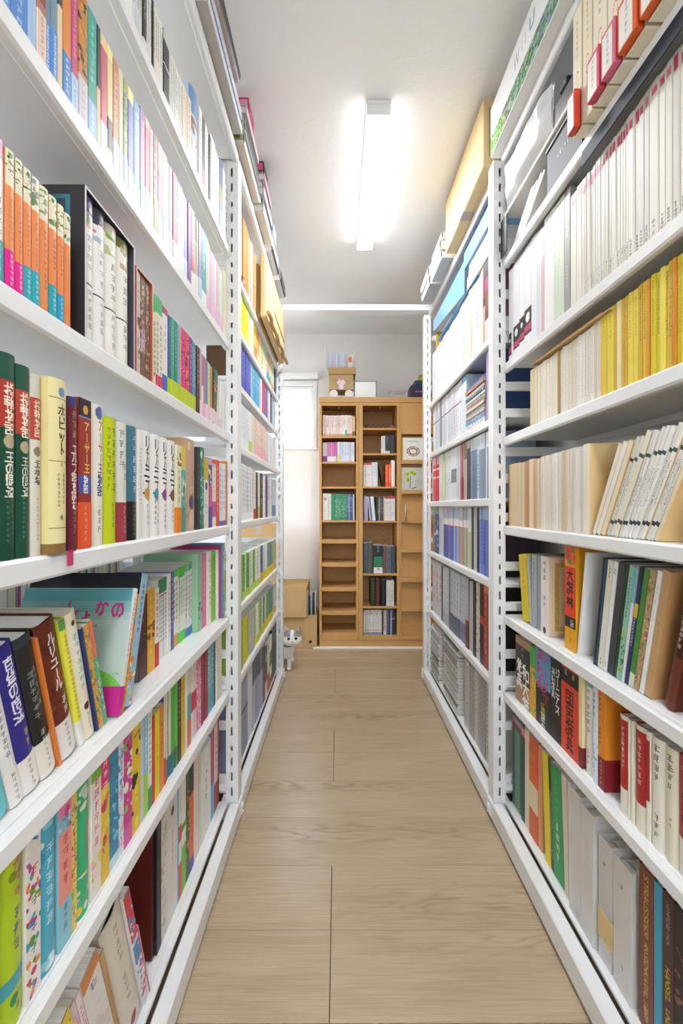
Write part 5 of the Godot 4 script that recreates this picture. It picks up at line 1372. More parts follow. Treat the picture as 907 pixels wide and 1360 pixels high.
func left_details() -> void:
	# sleeve with dark ornament on its side and four pale volumes
	var a := blank(150, 220, hexc("2c2a2e"))
	var im: Image = sheets[a[0]]
	var r: Rect2i = a[1]
	var o := Vector2(r.position)
	im.fill_rect(Rect2i(r.position + Vector2i(14, 14), Vector2i(116, 192)), hexc("2f6a7c"))
	im.fill_rect(Rect2i(r.position + Vector2i(20, 20), Vector2i(104, 180)), hexc("27424a"))
	for k in 26:
		var c := o + Vector2(rng.randf_range(30, 116), rng.randf_range(30, 190))
		var col: Color = [hexc("5fb0c0"), hexc("3f7f52"), hexc("a8c8a0"), hexc("3a8aa8"), hexc("d8b090")][k % 5]
		for j in 10:
			var t := j * 0.5
			stroke(im, r, c + Vector2(cos(t), sin(t)) * (4.0 + j), c + Vector2(cos(t + 0.5), sin(t + 0.5)) * (5.0 + j), 2, col)
	var x := 0.366
	var d0 := d_left(x, 112.5)
	var d1 := d_left(x, 178.5)
	slipcase("dark sleeve holding four pale volumes on the fourth shelf of near left bay", d0, d1, 1.292, 0.223, 0.16, x, "35323a", "ffffff", a, "c9c4c8")
	row({"side": "L", "x": x + 0.004, "y": 1.2955, "u0": 111.6, "lim": 0.216, "kind": "b", "where": "dark sleeve, fourth shelf, near left bay", "ref": "right"},
		"127.5 214 efece8 r d150 c12:4a3f78 p6-22:5a8a5a:e0b0a0:8aa07a s26:58:7a7488:40 m60:61:2a2a2e s64:96:8a8494:34 kd9c98a; 143 214 edeae8 r d150 c12:38384a p8-24:a8b8c8:b08a9a:e0dcd8 s28:60:7a7488:40 m62:63:2a2a2e s66:96:8a8494:34 k5f9aa0; 158.5 213 efece4 r d150 c8:c8c0ae p6-24:7aa04a:b8c88a:5a8a3a s28:62:7a7488:40 m64:65:2a2a2e s68:96:8a8494:34 k8a8a7c; 174 213 efebe2 r d150 c8:7a7a4a p6-24:b8a888:8a9a5a:e0d4c0 s28:62:7a7488:40 m64:65:2a2a2e s68:96:8a8494:34 k6a6a3a")
	d0 = d_left(x, 181)
	d1 = d_left(x, 203)
	slipcase("small red-sided sleeve holding three brown volumes, fourth shelf, near left bay", d0, d1, 1.292, 0.196, 0.15, x, "c9503e", "ffffff", [], "c8bca8")
	row({"side": "L", "x": x + 0.003, "y": 1.2955, "u0": 180.2, "lim": 0.189, "kind": "b", "where": "red sleeve, fourth shelf, near left bay", "ref": "right"},
		"186.5 188 d2c8c4 d140 s10:50:8a6a5a:60 m44:52:5a3a30 p52-96:8a5a3a:c8a080; 193 188 7a5236 d140 s8:40:e8dcc8:50 m50:76:c8a8c0 p4-96:8a6040:b89878:5a3a24; 199.6 188 6f4a33 d140 s8:40:d8c8b0:40 p4-96:8a6040:b89878:5a3a24")
	# leaning picture books on the sixth shelf; the nearer one shows its front
	row({"side": "L", "x": 0.377, "y": 0.687, "u0": 156, "kind": "i", "where": "sixth shelf beside leaning novels, near left bay", "ref": "left"},
		"161 218 ece8e0 h l-17.7 Atogether s8:60:c8407a:70 o22:c9288a d205 kbcc9c0 Npicture_book_with_pink_title_and_magenta_band; 164.5 206 e0902a h l-17.7 d190 p4-96:f0c84a:d86a2a:5ab0a8; 174.5 238 9fc3dc h l-17.7 s8:50:2a3a4a:40 p64-98:e8d85a:8ac05a:e08a3a:f0f0e0 d212 k1c1e26 Npale_blue_picture_book")
	# books of the next aisle that turn their page edges to this one
	for spec in [[0.687, 0.5, 1.47, 0.262, 21, "near left bay"]]:
		rng.seed = spec[4]
		var d: float = spec[1]
		var k := 1
		while d < spec[2]:
			var t := rng.randf_range(0.012, 0.03)
			var h: float = spec[3] * rng.randf_range(0.88, 1.0)
			var col := Color.from_hsv(rng.randf(), rng.randf_range(0.1, 0.6), rng.randf_range(0.5, 0.95))
			var b := {"t": t - 0.0006, "h": h, "d": 0.19, "col": col, "side": col, "hard": rng.randf() < 0.4, "round": false, "band": 0.0, "tokens": [], "tone": rng.randi() % 2}
			var o2 := MeshInstance3D.new()
			o2.name = numbered("reversed_book")
			add_child(o2)
			tag(o2, "book turning its page edges to the aisle, %s from the viewer, behind %s" % [ordinal(k), spec[5]], "book", "books of the next aisle seen from behind")
			build_book(o2, b, 40, true)
			o2.transform = Transform3D(Basis(Vector3.UP, -PI / 2), Vector3(-0.90, spec[0] + 0.0006, -(d + t * 0.5)))
			d += t
			k += 1
	# a folded strip of pink ribbon hanging over the fifth shelf's lip
	var rb := Shape.new()
	var zr := -d_left(0.352, 97.0)
	rb.quad(Vector3(-0.3605, 0.9915, zr + 0.006), Vector3(-0.3605, 0.9915, zr - 0.006), Vector3(-0.354, 0.9925, zr - 0.006), Vector3(-0.354, 0.9925, zr + 0.006), Vector3.UP)
	rb.span(Vector3(-0.3565, 0.972, zr - 0.006), Vector3(-0.355, 0.9925, zr + 0.006), 0.0004)
	var ro := part(self, "ribbon_end", rb.mesh(), plain("c83a6a", 0.6))
	ro.name = numbered("ribbon_end")
	tag(ro, "pink ribbon end hanging over the lip of the fifth shelf at left", "ribbon")

	# ---- top of the left rack: large picture books lying flat, overhanging the aisle
	var y := 2.2262
	lying("picture_book", "large dark-edged picture book lying lowest on top of the near left rack", -0.303, y, -1.24, 1.0, 0.022, 0.375, 0.27, hexc("dfe3e8"), {"side": hexc("b9b6b0"), "hard": true, "tokens": ["p:c8d4ea:e8c8d8:a8c0e0:f0eef4"], "group": "books on top of the left rack"})
	lying("picture_book", "thin lavender picture book lying second in the stack on the near left rack", -0.299, y + 0.023, -1.22, 1.0, 0.016, 0.36, 0.26, hexc("c4cfe8"), {"side": hexc("8f9aae"), "hard": true, "tokens": ["p:e8d0e0:9fb4dc:f0f0f6"], "group": "books on top of the left rack"})
	lying("picture_book", "pale pink patterned picture book lying third in the stack on the near left rack", -0.304, y + 0.040, -1.235, 1.0, 0.03, 0.37, 0.27, hexc("e6dfe8"), {"side": hexc("a8b0c0"), "hard": true, "tokens": ["p:c0b0d8:a8d0e0:f4eef2:d890b8"], "group": "books on top of the left rack"})
	lying("picture_book", "black-spined album with grey-beige cover lying topmost on the near left rack", -0.287, y + 0.071, -1.10, 1.0, 0.042, 0.46, 0.29, hexc("2a2220"), {"side": hexc("b8aea6"), "hard": true, "round": true, "group": "books on top of the left rack"})
	lying("picture_book", "grey-beige album lying beside the picture book stack on the near left rack", -0.300, y, -0.82, 1.0, 0.03, 0.40, 0.26, hexc("8fa4c0"), {"side": hexc("b4b2ae"), "hard": true, "group": "books on top of the left rack"})
	# further stacks above the far bay
	var stack := [
		[-0.306, 1.62, 0.30, 0.20, [[0.020, "e8e4d8", "cbbfae", true], [0.034, "20242c", "d3d0c2", true], [0.034, "2a2c30", "cfd2cc", true], [0.036, "24262a", "d8d8d0", true], [0.026, "e8c8d4", "dcd4d4", false]]],
		[-0.300, 1.93, 0.26, 0.20, [[0.030, "f0eeea", "d8cfc0", false], [0.046, "2a2a30", "dcd8e0", true], [0.030, "e8dce6", "e4dce6", false], [0.036, "26262c", "d8d4dc", true], [0.026, "e8b8cc", "e8c8d8", false]]],
		[-0.304, 2.20, 0.24, 0.20, [[0.038, "2f3238", "c8cad0", true], [0.034, "e8eef4", "d4d8e0", false]]],
		[-0.300, 2.46, 0.22, 0.20, [[0.040, "26282c", "cfd4da", true], [0.034, "2c2e34", "dfe3e8", true]]]]
	var nth := 0
	for sdef in stack:
		var yy := y
		var layer := 0
		nth += 1
		for q in sdef[4]:
			layer += 1
			lying("large_format_book", "%s book, %s from bottom, %s stack, left rack top" % [colour_word(hexc(q[1])) + "-spined " + colour_word(hexc(q[2])), ordinal(layer), ordinal(nth)], sdef[0] + 0.004 * (layer % 2), yy, -sdef[1] + 0.012 * (layer % 2), 1.0, q[0], sdef[2] - 0.015 * layer, sdef[3], hexc(q[1]), {"side": hexc(q[2]), "hard": true, "round": q[3], "tokens": ["s10:80:c8c8c8:40"], "group": "books on top of the left rack"})
			yy += q[0] + 0.001
	# book ends that face the camera on those stacks: pink with white print, olive, blue
	end_block("pink boxed card set standing on the left rack's flat books", Vector3(-0.325, 2.3825, -1.60), Vector3(0.036, 0.072, 0.10), "c8387a", "e8a0c0")
	end_block("black and pink small box standing on the left rack's flat books", Vector3(-0.322, 2.4005, -1.905), Vector3(0.034, 0.068, 0.10), "3a2a34", "d85a8a")
	end_block("white and blue small box on the left rack's third flat stack", Vector3(-0.325, 2.3005, -2.13), Vector3(0.055, 0.058, 0.08), "e8ecf0", "4a98d8")
	end_block("olive and white small box among the left rack's flat books", Vector3(-0.335, 2.2605, -1.462), Vector3(0.03, 0.05, 0.05), "8a9428", "e8e8e0")
	# wrapped envelopes and a paper roll on the second shelf of the far bay
	var env := thing("padded_envelope", "large cream padded envelope bulging out of the far left bay", "envelope", Vector3(-0.318, 1.8906, -2.30), 0.0, "envelopes in the far left bay")
	var es := Shape.new()
	es.span(Vector3(-0.028, 0, -0.36), Vector3(0.0, 0.285, 0.30), 0.012)
	part(env, "envelope_body", es.mesh(), mats.kraft_pale)
	var fl := Shape.new()
	fl.span(Vector3(0.0004, 0.12, -0.36), Vector3(0.003, 0.135, 0.05), 0.001)
	part(env, "flap_edge", fl.mesh(), mats.kraft)
	var env2 := thing("padded_envelope", "tan padded envelope behind the cream one in the far left bay", "envelope", Vector3(-0.352, 1.8906, -2.28), 0.0, "envelopes in the far left bay")
	var es2 := Shape.new()
	es2.span(Vector3(-0.03, 0, -0.37), Vector3(0.0, 0.25, 0.26), 0.012)
	part(env2, "envelope_body", es2.mesh(), mats.kraft)
	var fold := thing("paper_wrapper", "crumpled brown paper edge below the cream envelope, far left bay", "paper", Vector3(-0.3065, 1.8915, -2.30))
	var fs := Shape.new()
	var pts := []
	for k in 12:
		pts.append(Vector3(0.0 + 0.004 * sin(k * 1.9), 0.010 + 0.004 * sin(k * 2.7), 0.32 - k * 0.063))
	fs.tube(pts, 0.0095, 8)
	part(fold, "wrapper_fold", fs.mesh(), mats.kraft)
	var rol := thing("paper_roll", "upright tan paper roll beside the orange-brown file, far left bay", "paper roll", Vector3(-0.388, 1.8906, -1.99))
	var rs := Shape.new()
	rs.lathe(Vector3.ZERO, [Vector2(0.0, 0.0), Vector2(0.026, 0.0), Vector2(0.027, 0.13), Vector2(0.027, 0.265), Vector2(0.018, 0.27), Vector2(0.0, 0.27)], 18)
	part(rol, "roll", rs.mesh(), mats.kraft)
	var rband := Shape.new()
	rband.lathe(Vector3.ZERO, [Vector2(0.0272, 0.12), Vector2(0.0282, 0.122), Vector2(0.0282, 0.128), Vector2(0.0272, 0.13)], 18)
	part(rol, "roll_edge", rband.mesh(), plain("b59264", 0.8))
	var wood := thing("wooden_ornament", "small reddish-brown wooden ornament under the orange-brown file, far left bay", "ornament", Vector3(-0.374, 1.8906, -1.74))
	var ws := Shape.new()
	ws.lathe(Vector3.ZERO, [Vector2(0, 0), Vector2(0.012, 0), Vector2(0.015, 0.012), Vector2(0.011, 0.03), Vector2(0.012, 0.042), Vector2(0.006, 0.05), Vector2(0, 0.051)], 14)
	part(wood, "turned_body", ws.mesh(), plain("8a4a2a", 0.5))
func end_block(label: String, at: Vector3, size: Vector3, main: String, print_col: String) -> void:
	var o := thing("small_box", label, "box", at)
	part(o, "box_body", box_mesh(size, 0.001), plain(main, 0.4), Vector3(0, size.y / 2, 0))
	var a := blank(40, 60, hexc(main))
	var im: Image = sheets[a[0]]
	im.fill_rect(Rect2i(a[1].position + Vector2i(5, 6), Vector2i(30, 26)), hexc(print_col))
	for k in 3:
		for j in 4:
			scrawl(im, a[1], Vector2(a[1].position) + Vector2(5 + j * 8, 36 + k * 7), 6, hexc("e8e8e8"))
	var q := Shape.new()
	var z := size.z / 2 + 0.0003
	q.quad(Vector3(-size.x / 2, size.y, z), Vector3(size.x / 2, size.y, z), Vector3(size.x / 2, 0, z), Vector3(-size.x / 2, 0, z), Vector3(0, 0, 1), uv_of(a[1]))
	part(o, "printed_end", q.mesh(), sheet_mats[a[0]])

# ------------------------------------------------------------------ loose things of the right rack
func soft_sheet(size: Vector2, wave: float, thick: float, seed_: int) -> ArrayMesh:
	# a slightly crumpled upright sheet in the x-y plane with thickness along z
	var n := FastNoiseLite.new()
	n.seed = seed_
	n.frequency = 3.5
	var s := Shape.new()
	var nx := 26
	var ny := 14
	for side in [0, 1]:
		var pts := []
		for j in ny + 1:
			var line := []
			for i in nx + 1:
				var u := float(i) / nx
				var v := float(j) / ny
				var edge := minf(minf(u, 1.0 - u), minf(v, 1.0 - v))
				var puff := thick * 0.5 * minf(1.0, edge * 7.0 + 0.12)
				var z: float = wave * n.get_noise_2d(u * size.x * 2.0, v * size.y * 3.0) + (puff if side == 0 else -puff)
				line.append(Vector3((u - 0.5) * size.x, v * size.y, z))
			pts.append(line)
		for j in ny:
			for i in nx:
				var nn := []
				for q in [[j + 1, i], [j + 1, i + 1], [j, i + 1], [j, i]]:
					var a: Vector3 = pts[min(q[0] + 1, ny)][q[1]] - pts[max(q[0] - 1, 0)][q[1]]
					var b: Vector3 = pts[q[0]][min(q[1] + 1, nx)] - pts[q[0]][max(q[1] - 1, 0)]
					var c := b.cross(a).normalized()
					nn.append(c if side == 0 else -c)
				s.quadn(pts[j + 1][i], pts[j + 1][i + 1], pts[j][i + 1], pts[j][i], nn[0], nn[1], nn[2], nn[3])
	return s.mesh()

func right_details() -> void:
	var y := 2.2262
	# long white box with a garden photograph along its lower edge
	var a := blank(560, 160, hexc("eef1f3"))
	var im: Image = sheets[a[0]]
	var r: Rect2i = a[1]
	var o := Vector2(r.position)
	im.fill_rect(Rect2i(r.position + Vector2i(0, 98), Vector2i(545, 56)), hexc("4f7f58"))
	for k in 900:
		var t := rng.randf()
		var col: Color = [hexc("7fb46a"), hexc("3a5f4a"), hexc("a8c8a0"), hexc("5a8a6a"), hexc("8ab8b0"), hexc("2f4a3a")][rng.randi() % 6]
		if t > 0.60 and rng.randf() < 0.3:
			col = [hexc("7a9ac8"), hexc("5a6a8a")][rng.randi() % 2]
		if t < 0.2 and rng.randf() < 0.5:
			col = hexc("8fd03a")
		if t > 0.2 and t < 0.3 and rng.randf() < 0.5:
			col = [hexc("c8a888"), hexc("5a4a6a")][rng.randi() % 2]
		disc(im, Rect2i(r.position + Vector2i(0, 98), Vector2i(545, 56)), o + Vector2(t * 545, rng.randf_range(98, 154)), rng.randf_range(2, 7), col)
	disc(im, Rect2i(r.position + Vector2i(0, 98), Vector2i(545, 56)), o + Vector2(490, 126), 24, hexc("3f6cb8"), 1.1)
	disc(im, Rect2i(r.position + Vector2i(0, 98), Vector2i(545, 56)), o + Vector2(488, 128), 10, hexc("b8d0a0"))
	for k in 3:
		sign_at(im, r, ["W", "i", "i"][k], o + Vector2([196, 236, 258][k], 30), [40, 34, 34][k], hexc("9aa0a6"), false, 0.8)
	sign_at(im, r, "U", o + Vector2(300, 28), 38, hexc("2f9fae"), false, 1.6)
	for k in 4:
		scrawl(im, r, o + Vector2(470 + k * 9, 20), 9, hexc("d04a4a"))
	var bx := thing("display_box", "long white box with garden photo strip on top of the right rack", "box", Vector3(0.515, y, -1.24))
	part(bx, "box_body", box_mesh(Vector3(0.22, 0.165, 0.575), 0.002), mats.white_matte, Vector3(0.111, 0.0825, 0))
	var q := Shape.new()
	q.quad(Vector3(0.0003, 0.164, -0.286), Vector3(0.0003, 0.164, 0.286), Vector3(0.0003, 0.001, 0.286), Vector3(0.0003, 0.001, -0.286), Vector3(-1, 0, 0), uv_of(r))
	part(bx, "printed_front", q.mesh(), sheet_mats[a[0]])
	# the big carton and the flat books beyond it
	var ct := thing("cardboard_box", "large pale cardboard box on top of the right rack's far bay", "box", Vector3(0.50, y, -1.83))
	part(ct, "box_body", box_mesh(Vector3(0.27, 0.232, 0.545), 0.003), mats.kraft_pale, Vector3(0.135, 0.116, 0))
	var tp := Shape.new()
	tp.span(Vector3(-0.0006, 0.0005, -0.03), Vector3(-0.0002, 0.05, 0.03), 0.0)
	tp.span(Vector3(-0.0006, -0.0004, -0.03), Vector3(0.045, 0.0001, 0.03), 0.0)
	part(ct, "tape", tp.mesh(), mats.tape)
	var fe := Shape.new()
	fe.span(Vector3(-0.0012, 0.225, -0.2725), Vector3(-0.0002, 0.232, 0.2725), 0.0)
	fe.span(Vector3(0.02, 0.03, 0.2728), Vector3(0.2, 0.2, 0.2742), 0.0)
	part(ct, "flap_edge", fe.mesh(), mats.kraft)
	var bdef := [[0.476, 2.26, 0.24, [[0.036, "eceef0", "c9ced0"], [0.046, "f0f0f2", "c8d2d0"], [0.040, "f2f0ee", "e6e6e8"]]], [0.470, 2.50, 0.22, [[0.038, "e8eaee", "bfc4c4"], [0.046, "e6eaf2", "c6ccca"], [0.016, "a8b0c4", "c8ccd4"]]]]
	var nth := 0
	for sdef in bdef:
		nth += 1
		var yy := y
		var layer := 0
		for v in sdef[3]:
			layer += 1
			lying("large_format_book", "white-spined book, %s from the bottom, %s flat stack on right rack" % [ordinal(layer), ["nearer", "farther"][nth - 1]], sdef[0] + 0.008 * (layer % 2), yy, -sdef[1] + 0.01 * layer, -1.0, v[0], sdef[2] - 0.01 * layer, 0.2, hexc(v[1]), {"side": hexc(v[2]), "hard": true, "round": true, "tokens": ["s12:40:c05a5a:40", "s60:80:6a7a9a:30"], "group": "books on top of the right rack"})
			yy += v[0] + 0.001
	# second shelf: white plastic bag roll, grey tray, papers, small cream boxes at the near end
	var sy := 1.8656
	var tray := thing("storage_box", "dark grey flat storage box lying on the second shelf, near right bay", "box", Vector3(0.552, sy, -1.108))
	part(tray, "box_body", box_mesh(Vector3(0.21, 0.115, 0.176), 0.003), plain("3a3b40", 0.55), Vector3(0.105, 0.0575, 0))
	part(tray, "box_lid", box_mesh(Vector3(0.216, 0.012, 0.182), 0.002), plain("3c3d42", 0.4), Vector3(0.105, 0.1212, 0))
	var mk := Shape.new()
	for k in 5:
		mk.span(Vector3(-0.0006, 0.06, 0.02 - 0.012 * k), Vector3(-0.0002, 0.068 + 0.002 * (k % 2), 0.026 - 0.012 * k), 0.0)
	part(tray, "printed_mark", mk.mesh(), plain("a8a9ae", 0.5))
	var lid := thing("foam_board", "white board lying flat on the grey storage box, near right bay", "board", Vector3(0.549, sy + 0.128, -1.25))
	var ls := Shape.new()
	ls.span(Vector3(-0.006, 0, -0.228), Vector3(0.2, 0.012, 0.232), 0.001)
	part(lid, "board", ls.mesh(), mats.white_matte)
	var bk := thing("storage_case", "black plastic case lying on the white board, near right bay", "case", Vector3(0.556, sy + 0.1408, -1.098))
	var bs := Shape.new()
	bs.span(Vector3(0.012, 0, -0.075), Vector3(0.19, 0.078, 0.075), 0.008)
	part(bk, "case_body", bs.mesh(), mats.black)
	var bl := Shape.new()
	bl.span(Vector3(0.0, 0.004, -0.072), Vector3(0.0118, 0.070, 0.072), 0.004)
	part(bk, "case_front", bl.mesh(), plain("2e2f33", 0.3))
	var bag := thing("plastic_bag", "long crumpled white plastic bag lying on the white board, near right bay", "bag", Vector3(0.556, sy + 0.1408, -1.32), PI / 2)
	part(bag, "bag_film", soft_sheet(Vector2(0.31, 0.135), 0.010, 0.05, 7), mats.film_thick, Vector3(0, 0.004, 0))
	var sleeve := thing("blue_pouch", "small blue pouch on the black case, near right bay", "pouch", Vector3(0.63, sy + 0.2192, -1.10))
	part(sleeve, "pouch_body", box_mesh(Vector3(0.10, 0.05, 0.09), 0.014), plain("4f8fc4", 0.5), Vector3(0, 0.025, 0))
	part(sleeve, "pouch_zip", box_mesh(Vector3(0.02, 0.022, 0.04), 0.006), mats.black, Vector3(-0.0605, 0.015, -0.025))
	row({"side": "R", "x": 0.560, "y": 1.8656, "u0": 667, "kind": "n", "count": "start", "where": "second shelf, near right bay", "cell": 160, "lim": 0.125},
		"672 200 e6e0c0 l-58; 677 200 ecebe8 l-58 x2; 682 198 e2e0dc l-59 x2; 687 196 efedea l-60; 691 190 e8e4de l-60")
	var dk := thing("clear_folder", "black clip folder leaning on the middle upright, right rack", "folder", Vector3(0.540, sy + 0.002, -1.462))
	var ds := Shape.new()
	ds.span(Vector3(-0.003, 0.0, -0.03), Vector3(0.0, 0.12, 0.02), 0.001)
	part(dk, "folder_cover", ds.mesh(), mats.black)
	# small cream boxes with red and orange ends, overhanging the lip
	var spec := [[0.985, 0.034, 0.27, "efe6cc", "d94a34"], [0.945, 0.034, 0.27, "efe4c6", ""], [0.900, 0.046, 0.28, "f1e9d2", "d8506a"], [0.850, 0.046, 0.28, "f2ead6", "e0708a"], [0.795, 0.054, 0.285, "f1e8d0", "e2622c"], [0.735, 0.054, 0.285, "f2ead4", "e4692e"], [0.675, 0.054, 0.285, "f1e8d0", "e0602c"]]
	for k in spec.size():
		var v: Array = spec[k]
		var cb := thing("boxed_book", "cream boxed volume, %s from the tray, second shelf, near right bay" % ordinal(k + 1), "box", Vector3(0.521, sy, -v[0]), 0.0, "cream boxed volumes")
		part(cb, "box_body", box_mesh(Vector3(0.18, v[2], v[1]), 0.002), plain(v[3], 0.55), Vector3(0.091, v[2] / 2, 0))
		var aa := blank(60, 300, hexc(v[3]))
		var ii: Image = sheets[aa[0]]
		scrawl_column(ii, aa[1], 0.1, 0.45, 14, hexc("6a6a66"))
		var oo := Vector2(aa[1].position)
		for j in 24:
			var t := j * 0.5
			dab(ii, aa[1], oo.x + 30 + cos(t) * 9, oo.y + 176 + sin(t) * 22, 3, hexc("d86a3a"))
		if v[4] != "":
			ii.fill_rect(Rect2i(aa[1].position + Vector2i(0, 205), Vector2i(60, 95)), hexc(v[4]))
			ii.fill_rect(Rect2i(aa[1].position + Vector2i(5, 212), Vector2i(46, 84)), hexc("f3eee6"))
			scrawl_column(ii, Rect2i(aa[1].position + Vector2i(0, 205), Vector2i(60, 95)), 0.12, 0.95, 12, hexc("5a7a8a"))
		var qq := Shape.new()
		qq.quad(Vector3(0.0005, v[2], -v[1] / 2), Vector3(0.0005, v[2], v[1] / 2), Vector3(0.0005, 0.001, v[1] / 2), Vector3(0.0005, 0.001, -v[1] / 2), Vector3(-1, 0, 0), uv_of(aa[1]))
		part(cb, "printed_front", qq.mesh(), sheet_mats[aa[0]])
		if v[4] != "":
			var bb := Shape.new()
			bb.span(Vector3(-0.014, 0.002, -v[1] / 2 + 0.002), Vector3(-0.0005, v[2] * 0.31, v[1] / 2 - 0.002), 0.001)
			part(cb, "label_tag", bb.mesh(), plain(v[4], 0.5))
			var tq := Shape.new()
			tq.quad(Vector3(-0.0144, v[2] * 0.30, -v[1] / 2 + 0.003), Vector3(-0.0144, v[2] * 0.30, v[1] / 2 - 0.003), Vector3(-0.0144, 0.004, v[1] / 2 - 0.003), Vector3(-0.0144, 0.004, -v[1] / 2 + 0.003), Vector3(-1, 0, 0), Rect2(uv_of(aa[1]).position + Vector2(0, uv_of(aa[1]).size.y * 0.69), uv_of(aa[1]).size * Vector2(1, 0.3)))
			part(cb, "tag_print", tq.mesh(), sheet_mats[aa[0]])
	var strip := thing("edge_strip", "navy strip fixed under the second shelf's lip, near right bay", "strip", Vector3(0.5447, 1.805, 0))
	var ns := Shape.new()
	ns.span(Vector3(-0.003, 0, -1.005), Vector3(-0.0005, 0.034, -0.36), 0.0006)
	part(strip, "strip_face", ns.mesh(), mats.navy)
	# brown sheet lying on the cream magazines of the fourth shelf
	var br := thing("brown_paper_sheet", "folded brown paper sheet lying across the cream magazines, near right bay", "paper", Vector3(0.64, 1.4555, -1.12))
	var ps := Shape.new()
	ps.span(Vector3(-0.082, 0, -0.15), Vector3(0.07, 0.004, 0.19), 0.001)
	ps.span(Vector3(-0.080, 0.0042, -0.19), Vector3(0.07, 0.009, 0.155), 0.001)
	part(br, "folded_sheet", ps.mesh(), mats.kraft)
	# bottom shelf: translucent ring files between the cream books and the opera scores
	var fspec := [[764, 780, 0.298, false], [780, 797, 0.29, false], [800, 818, 0.262, true], [820, 845, 0.262, false]]
	for k in fspec.size():
		var v: Array = fspec[k]
		var da := d_right(0.575, v[0])
		var db := d_right(0.575, v[1])
		var w := da - db - 0.002
		var fo := thing("ring_file", "%s translucent ring file from the green book, bottom shelf, near right bay" % ordinal(k + 1), "file", Vector3(0.560 if k < 2 else 0.566, 0.0793, -(da + db) / 2), 0.0, "translucent ring files")
		var sp := Shape.new()
		sp.span(Vector3(0, 0, -w / 2), Vector3(0.0016, v[2], w / 2), 0.0004)
		sp.span(Vector3(0.0018, 0, -w / 2), Vector3(0.2, v[2], -w / 2 + 0.0016), 0.0004)
		sp.span(Vector3(0.0018, 0, w / 2 - 0.0016), Vector3(0.2, v[2], w / 2), 0.0004)
		part(fo, "plastic_cover", sp.mesh(), mats.film)
		var pg := Shape.new()
		pg.span(Vector3(0.012, 0.004, -w / 2 + 0.003), Vector3(0.195, v[2] - 0.014, w / 2 - 0.005), 0.0)
		part(fo, "sheet_block", pg.mesh(), plain("f2ede3", 0.8))
		if k >= 2:
			for yy in [0.05, v[2] - 0.05]:
				var rv := Shape.new()
				rv.tube([Vector3(-0.0002, yy, 0), Vector3(-0.0022, yy, 0)], 0.0035, 10)
				part(fo, "rivet", rv.mesh(), mats.metal)
			var rg := Shape.new()
			var ring := []
			for j in 13:
				ring.append(Vector3(0.014 + 0.012 * sin(j * PI / 12.0), v[2] - 0.008 - 0.001 * j, (j / 12.0 - 0.5) * (w - 0.012)))
			rg.tube(ring, 0.0016, 6)
			part(fo, "ring", rg.mesh(), mats.metal)
		if v[3]:
			var lb := Shape.new()
			lb.span(Vector3(-0.0012, 0.045, -w / 2 - 0.0008), Vector3(-0.0002, 0.105, w / 2 + 0.0008), 0.0)
			lb.span(Vector3(-0.0012, 0.045, w / 2 + 0.0002), Vector3(0.05, 0.105, w / 2 + 0.0010), 0.0)
			part(fo, "manila_band", lb.mesh(), plain("dfc48a", 0.7))
	# ---- far bay of the right rack
	var poster := thing("blue_poster_board", "blue poster board laid over the magazines under the top shelf, far right bay", "board", Vector3(0.556, 1.9785, -2.12))
	var pb := Shape.new()
	pb.span(Vector3(0, 0, -0.42), Vector3(0.2, 0.004, 0.30), 0.001)
	part(poster, "board_sheet", pb.mesh(), mats.blue_board)
	var pf := Shape.new()
	var c8 := []
	for xq in [-0.003, -0.0004]:
		c8.append([Vector3(xq, 0.15, -0.50), Vector3(xq, 0.15, 0.14), Vector3(xq, 0.005, 0.14), Vector3(xq, 0.085, -0.50)])
	pf.quad(c8[0][0], c8[0][1], c8[0][2], c8[0][3], Vector3(-1, 0, 0))
	pf.quad(c8[1][0], c8[1][1], c8[1][2], c8[1][3], Vector3(1, 0, 0))
	for q4 in 4:
		var e0: Vector3 = c8[0][q4]
		var e1: Vector3 = c8[0][(q4 + 1) % 4]
		pf.quad(e0, e1, c8[1][(q4 + 1) % 4], c8[1][q4], [Vector3.UP, Vector3(0, 0, 1), Vector3.DOWN, Vector3(0, 0, -1)][q4])
	part(poster, "turned_up_edge", pf.mesh(), plain("7fb2e2", 0.3))
	lying("large_format_book", "thick white phone-book-like volume lying under the top shelf, far right bay", 0.557, 1.9835, -1.80, -1.0, 0.05, 0.30, 0.2, hexc("ecedee"), {"side": hexc("e6e6e6"), "tone": 0})
	lying("large_format_book", "second thick white volume lying under the top shelf, far right bay", 0.559, 2.0345, -1.79, -1.0, 0.046, 0.28, 0.2, hexc("e8e9ea"), {"side": hexc("dcdcdc"), "tone": 0})
	end_block("yellow printed card box at the far end above the magazines, far right bay", Vector3(0.615, 1.957, -2.62), Vector3(0.09, 0.10, 0.04), "c8a020", "d8c848")
	var bs2 := thing("blue_poster_board", "small blue board lying on the thick white volumes, far right bay", "board", Vector3(0.553, 2.0812, -1.80))
	var b2 := Shape.new()
	b2.span(Vector3(-0.004, 0, -0.17), Vector3(0.19, 0.006, 0.24), 0.001)
	b2.span(Vector3(-0.004, 0.0062, -0.17), Vector3(-0.001, 0.07, 0.24), 0.0008)
	part(bs2, "board_sheet", b2.mesh(), plain("7fb2e2", 0.3))
	# magazines lying flat on the third shelf beside the lilac file
	rng.seed = 77
	var yy2 := 1.369
	var cols := ["e8e4de", "d8dce2", "5a8ac0", "c8b0a0", "8a8a80", "e0d8c8", "b0503a", "7aa07a", "d8d8dc", "4a5a6a", "e8e0d0", "c07a5a"]
